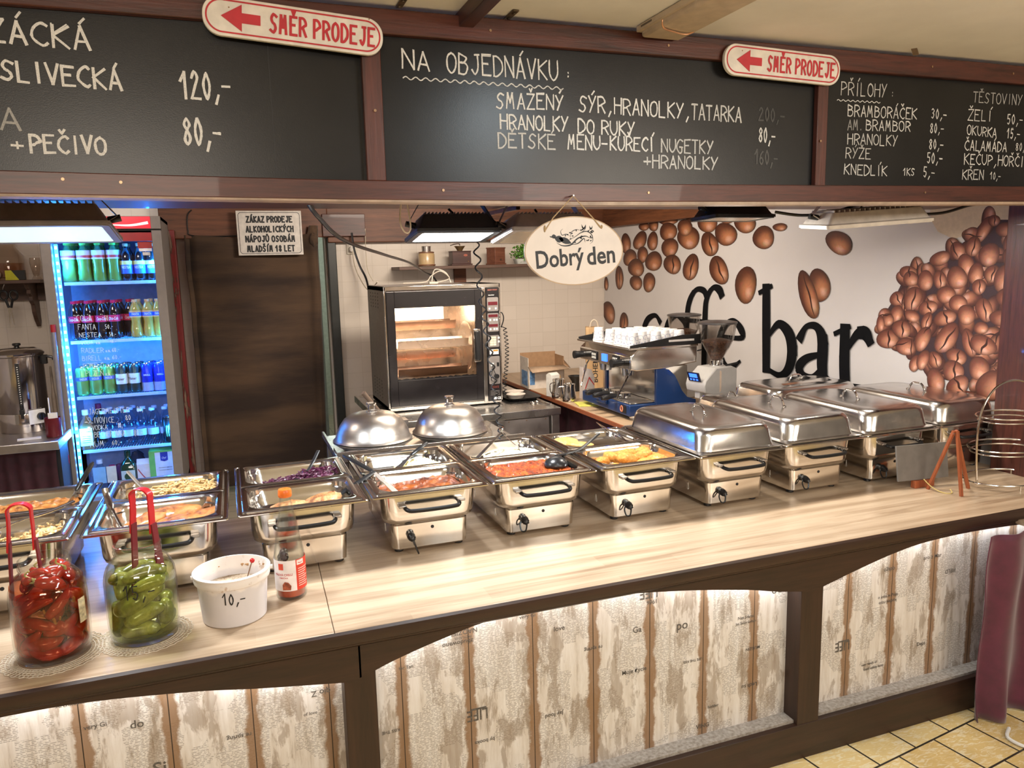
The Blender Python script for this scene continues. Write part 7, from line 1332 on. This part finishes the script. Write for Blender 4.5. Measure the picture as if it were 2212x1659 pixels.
# grinders
GRB = M('grinder_grey', (.40, .38, .36), .4, .1, .04); HOP = glass('hopper_glass', (.86, .84, .82))
BEANS = fm('roast_beans', [(.35, (.03, .010, .005)), (.5, (.11, .04, .018)), (.7, (.24, .11, .05))], 75, .3, 1.0, .3, None, .012)
def grinder(lab, loc, rz, display):
    t = thing('coffee_grinder', lab, 'coffee grinder', loc, rz, 'coffee grinders behind the espresso machine')
    ob('hopper', G().lathe([(.030, .335), (.036, .345), (.068, .40), (.095, .455), (.106, .52), (.108, .545), (.105, .545), (.103, .52), (.092, .457), (.065, .403), (.03, .345)], 32), HOP, t, smooth=60); ob('hopper_lid', G().lathe([(.109, .545), (.113, .547), (.112, .556), (.08, .562), (.0005, .564)], 32), M('lid_brown_black', (.045, .038, .036), .35), t)
    ob('beans', G().lathe([(.0285, .340), (.034, .348), (.063, .402), (.088, .448), (.06, .455), (.03, .462), (.0005, .464)], 28), BEANS, t)
    ob('collar', G().lathe([(.040, .300), (.042, .306), (.036, .308), (.036, .335), (.033, .337)], 28), CHROME, t)
    body = [(-.165, .235), (-.175, .205), (-.165, .165), (-.06, .14), (-.055, .02), (-.10, .015), (-.10, 0), (.09, 0), (.09, .285), (.05, .302), (-.08, .302)]
    ob('body', G().prism(body, -.075, .075), GRB, t, bev=.014)
    q = ob('display', G().at(-.172, 0, .232, 0, R(-20), 0).box(-.004, .0, -.048, .048, -.005, .052), M('display_black', (.01, .012, .03), .3), t, bev=.002)
    if display: ob('display_light', G().at(-.173, 0, .232, 0, R(-20), 0).box(-.0052, -.0045, -.030, .030, .020, .044).box(-.0052, -.0045, -.030, -.016, .002, .012).box(-.0052, -.0045, -.006, .008, .002, .012).box(-.0052, -.0045, .018, .030, .002, .012), M('blue_screen', (.03, .12, 1.0)), q, smooth=0)
    ob('spout', G().box(-.155, -.115, -.02, .02, .125, .17), GRB, t, bev=.004); ob('fork', G().box(-.17, -.06, -.025, -.018, .075, .082).box(-.17, -.06, .018, .025, .075, .082), CHROME, t)
    ob('lever', G().tube([(.02, -.05, .306), (.09, -.075, .318)], .005, 8), BLACKP, t); return t
gr = grinder('nearer grey coffee grinder with clear bean hopper and blue display', (2.635, 3.755, .7505), R(12), True)
grinder('grey coffee grinder half hidden behind the espresso machine', (2.84, 4.42, .7505), R(12), False)
o = ob('grinder_tag', G().prism([(-.011, 0), (0, -.016), (.011, 0), (.011, .105), (.006, .112), (-.006, .112), (-.011, .105)], -.0015, .0015), M('tag_wood', (.50, .38, .29), .5), bev=.0008); o.location = (2.60, 3.672, .922); tag(o, 'pale wooden tag hanging on the nearer grinder', 'tag')
# things on the counter in the corner
t = thing('wine_box', 'tall wooden wine box lettered BOHEMIA SEKT behind the espresso machine', 'box', (2.45, 4.98, .7505), R(-24)); WB = wood('wine_box_wood', (.38, .22, .10), (.56, .37, .19), 'z', 6, .5); ob('body', G().box(-.062, .062, -.055, .055, 0, .455), WB, t, bev=.002)
vf = typeset('BOHEMIA SEKT', .36, .036, .01)
ob('lettering', G().add([(.004-p[1], -.0562, .24+p[0]) for p in vf[0]], vf[1]), INK, t, smooth=0)
ob('rope_handle', G().tube(spl([(-.03, -.0, .452), (-.02, 0, .49), (0, 0, .505), (.02, 0, .49), (.03, 0, .452)], 5), .005, 8), M('rope_pale', (.55, .47, .37), .8), t)
t = thing('cardboard_box', 'open white cardboard box with brown inside in the corner', 'box', (2.17, 5.30, .7505), R(-4)); CBX = M('carton_white_out', (.62, .55, .48), .6); CBI = M('carton_brown_in', (.36, .21, .11), .7)
ob('front', G().box(-.14, .14, -.1, -.096, 0, .165), CBX, t); ob('back', G().box(-.14, .14, .096, .1, 0, .25), CBI, t); ob('side', G().box(-.14, -.136, -.1, .1, 0, .23), CBX, t); ob('side', G().box(.136, .14, -.1, .1, 0, .23), CBI, t); ob('bottom', G().box(-.136, .136, -.096, .096, 0, .004), CBI, t)
ob('flap', G().add([(-.14, -.1, .165), (.14, -.1, .165), (.155, -.175, .145), (-.13, -.175, .130)], [(0, 1, 2, 3)]), M('flap_brown', (.42, .29, .19), .7), t, sol=.003); ob('flap', G().add([(.138, -.1, .165), (.138, .1, .23), (.19, .06, .19), (.19, -.1, .14)], [(0, 1, 2, 3)]), CBI, t, sol=.003)
ob('side_print', G().box(-.1412, -.1403, -.08, .06, .02, .13).box(-.128, -.09, -.1012, -.1003, .03, .13), M('print_blue', (.10, .22, .42), .5, 0, .6, 60), t, smooth=0)
t = thing('milk_carton', 'white carton with green print in front of the cardboard box', 'carton', (2.07, 4.86, .7505), R(15)); ob('body', G().box(-.036, .036, -.03, .03, 0, .15).loft([[(-.036, -.03, .15), (.036, -.03, .15), (.036, .03, .15), (-.036, .03, .15)], [(-.036, -.004, .165), (.036, -.004, .165), (.036, .004, .165), (-.036, .004, .165)]]), M('carton_offwhite', (.66, .63, .58), .45), t, bev=.001); ob('green_print', G().prism([(-.01, .05), (.02, .06), (.025, .13), (.01, .12)], -.0308, -.0303), M('print_green', (.25, .45, .28), .5), t, smooth=0)
def jug(lab, loc, k, rz):
    t = thing('milk_jug', lab, 'jug', loc, rz, 'steel milk jugs by the espresso machine'); ob('body', G().lathe([(.040*k, 0), (.044*k, .004), (.045*k, .03), (.036*k, .075), (.035*k, .10), (.038*k, .112*k), (.037*k, .112*k), (.034*k, .10), (.043*k, .03), (.0005, .004)], 28), STEEL, t); ob('handle', G().tube(spl([(.033*k, 0, .095*k), (.068*k, 0, .09*k), (.070*k, 0, .05*k), (.046*k, 0, .022)], 5), .0045, 8, flat=.6), STEEL, t); return t
jug('steel milk jug nearest the corner of the steel table', (2.085, 4.62, .7505), 1.05, R(160)); jug('steel milk jug behind and left of the nearest one', (2.08, 4.78, .7505), 1.15, R(200))
o = ob('sugar_pot', G().at(2.16, 5.02, .7505).lathe([(.04, 0), (.042, .10), (.035, .12), (.0005, .125)], 20), M('pot_tan', (.50, .33, .18), .5)); tag(o, 'tan pot standing behind the steel milk jugs', 'pot')
o = ob('black_bowl', G().at(2.30, 4.98, .7505).lathe([(.03, 0), (.03, .07), (.058, .11), (.055, .11), (.025, .075), (.0005, .072)], 22), BLACKP); tag(o, 'black footed bowl between the jugs and the milk bag', 'bowl')
t = thing('milk_bag', 'opened white carton with red stripe at the far end of the machine', 'carton', (2.235, 4.66, .7505)); ob('body', G().box(-.04, .04, -.035, .035, 0, .15).loft([[(-.04, -.035, .15), (.04, -.035, .15), (.04, .035, .15), (-.04, .035, .15)], [(-.045, -.02, .22), (.02, -.03, .20), (.02, .03, .20), (-.045, .02, .22)]], False, False), M('carton_pale_pink', (.62, .55, .52), .5), t, bev=.001); ob('red_stripe', G().prism([(-.038, .06), (-.03, .06), (.0, .14), (.038, .09), (.038, .10), (.0, .155)], -.0362, -.0356), LBR, t, smooth=0)
o = ob('yellow_cloth', G().grid(lambda u, v: (2.055+.17*u+.04*v, 4.40+.17*v-.05*u, .7515+.006*abs(noise.noise((u*3, v*3, 2)))), 14, 14), M('cloth_yellow', (.55, .52, .10), .8), sol=.002); tag(o, 'yellow green cleaning cloth lying in front of the espresso machine', 'cloth')
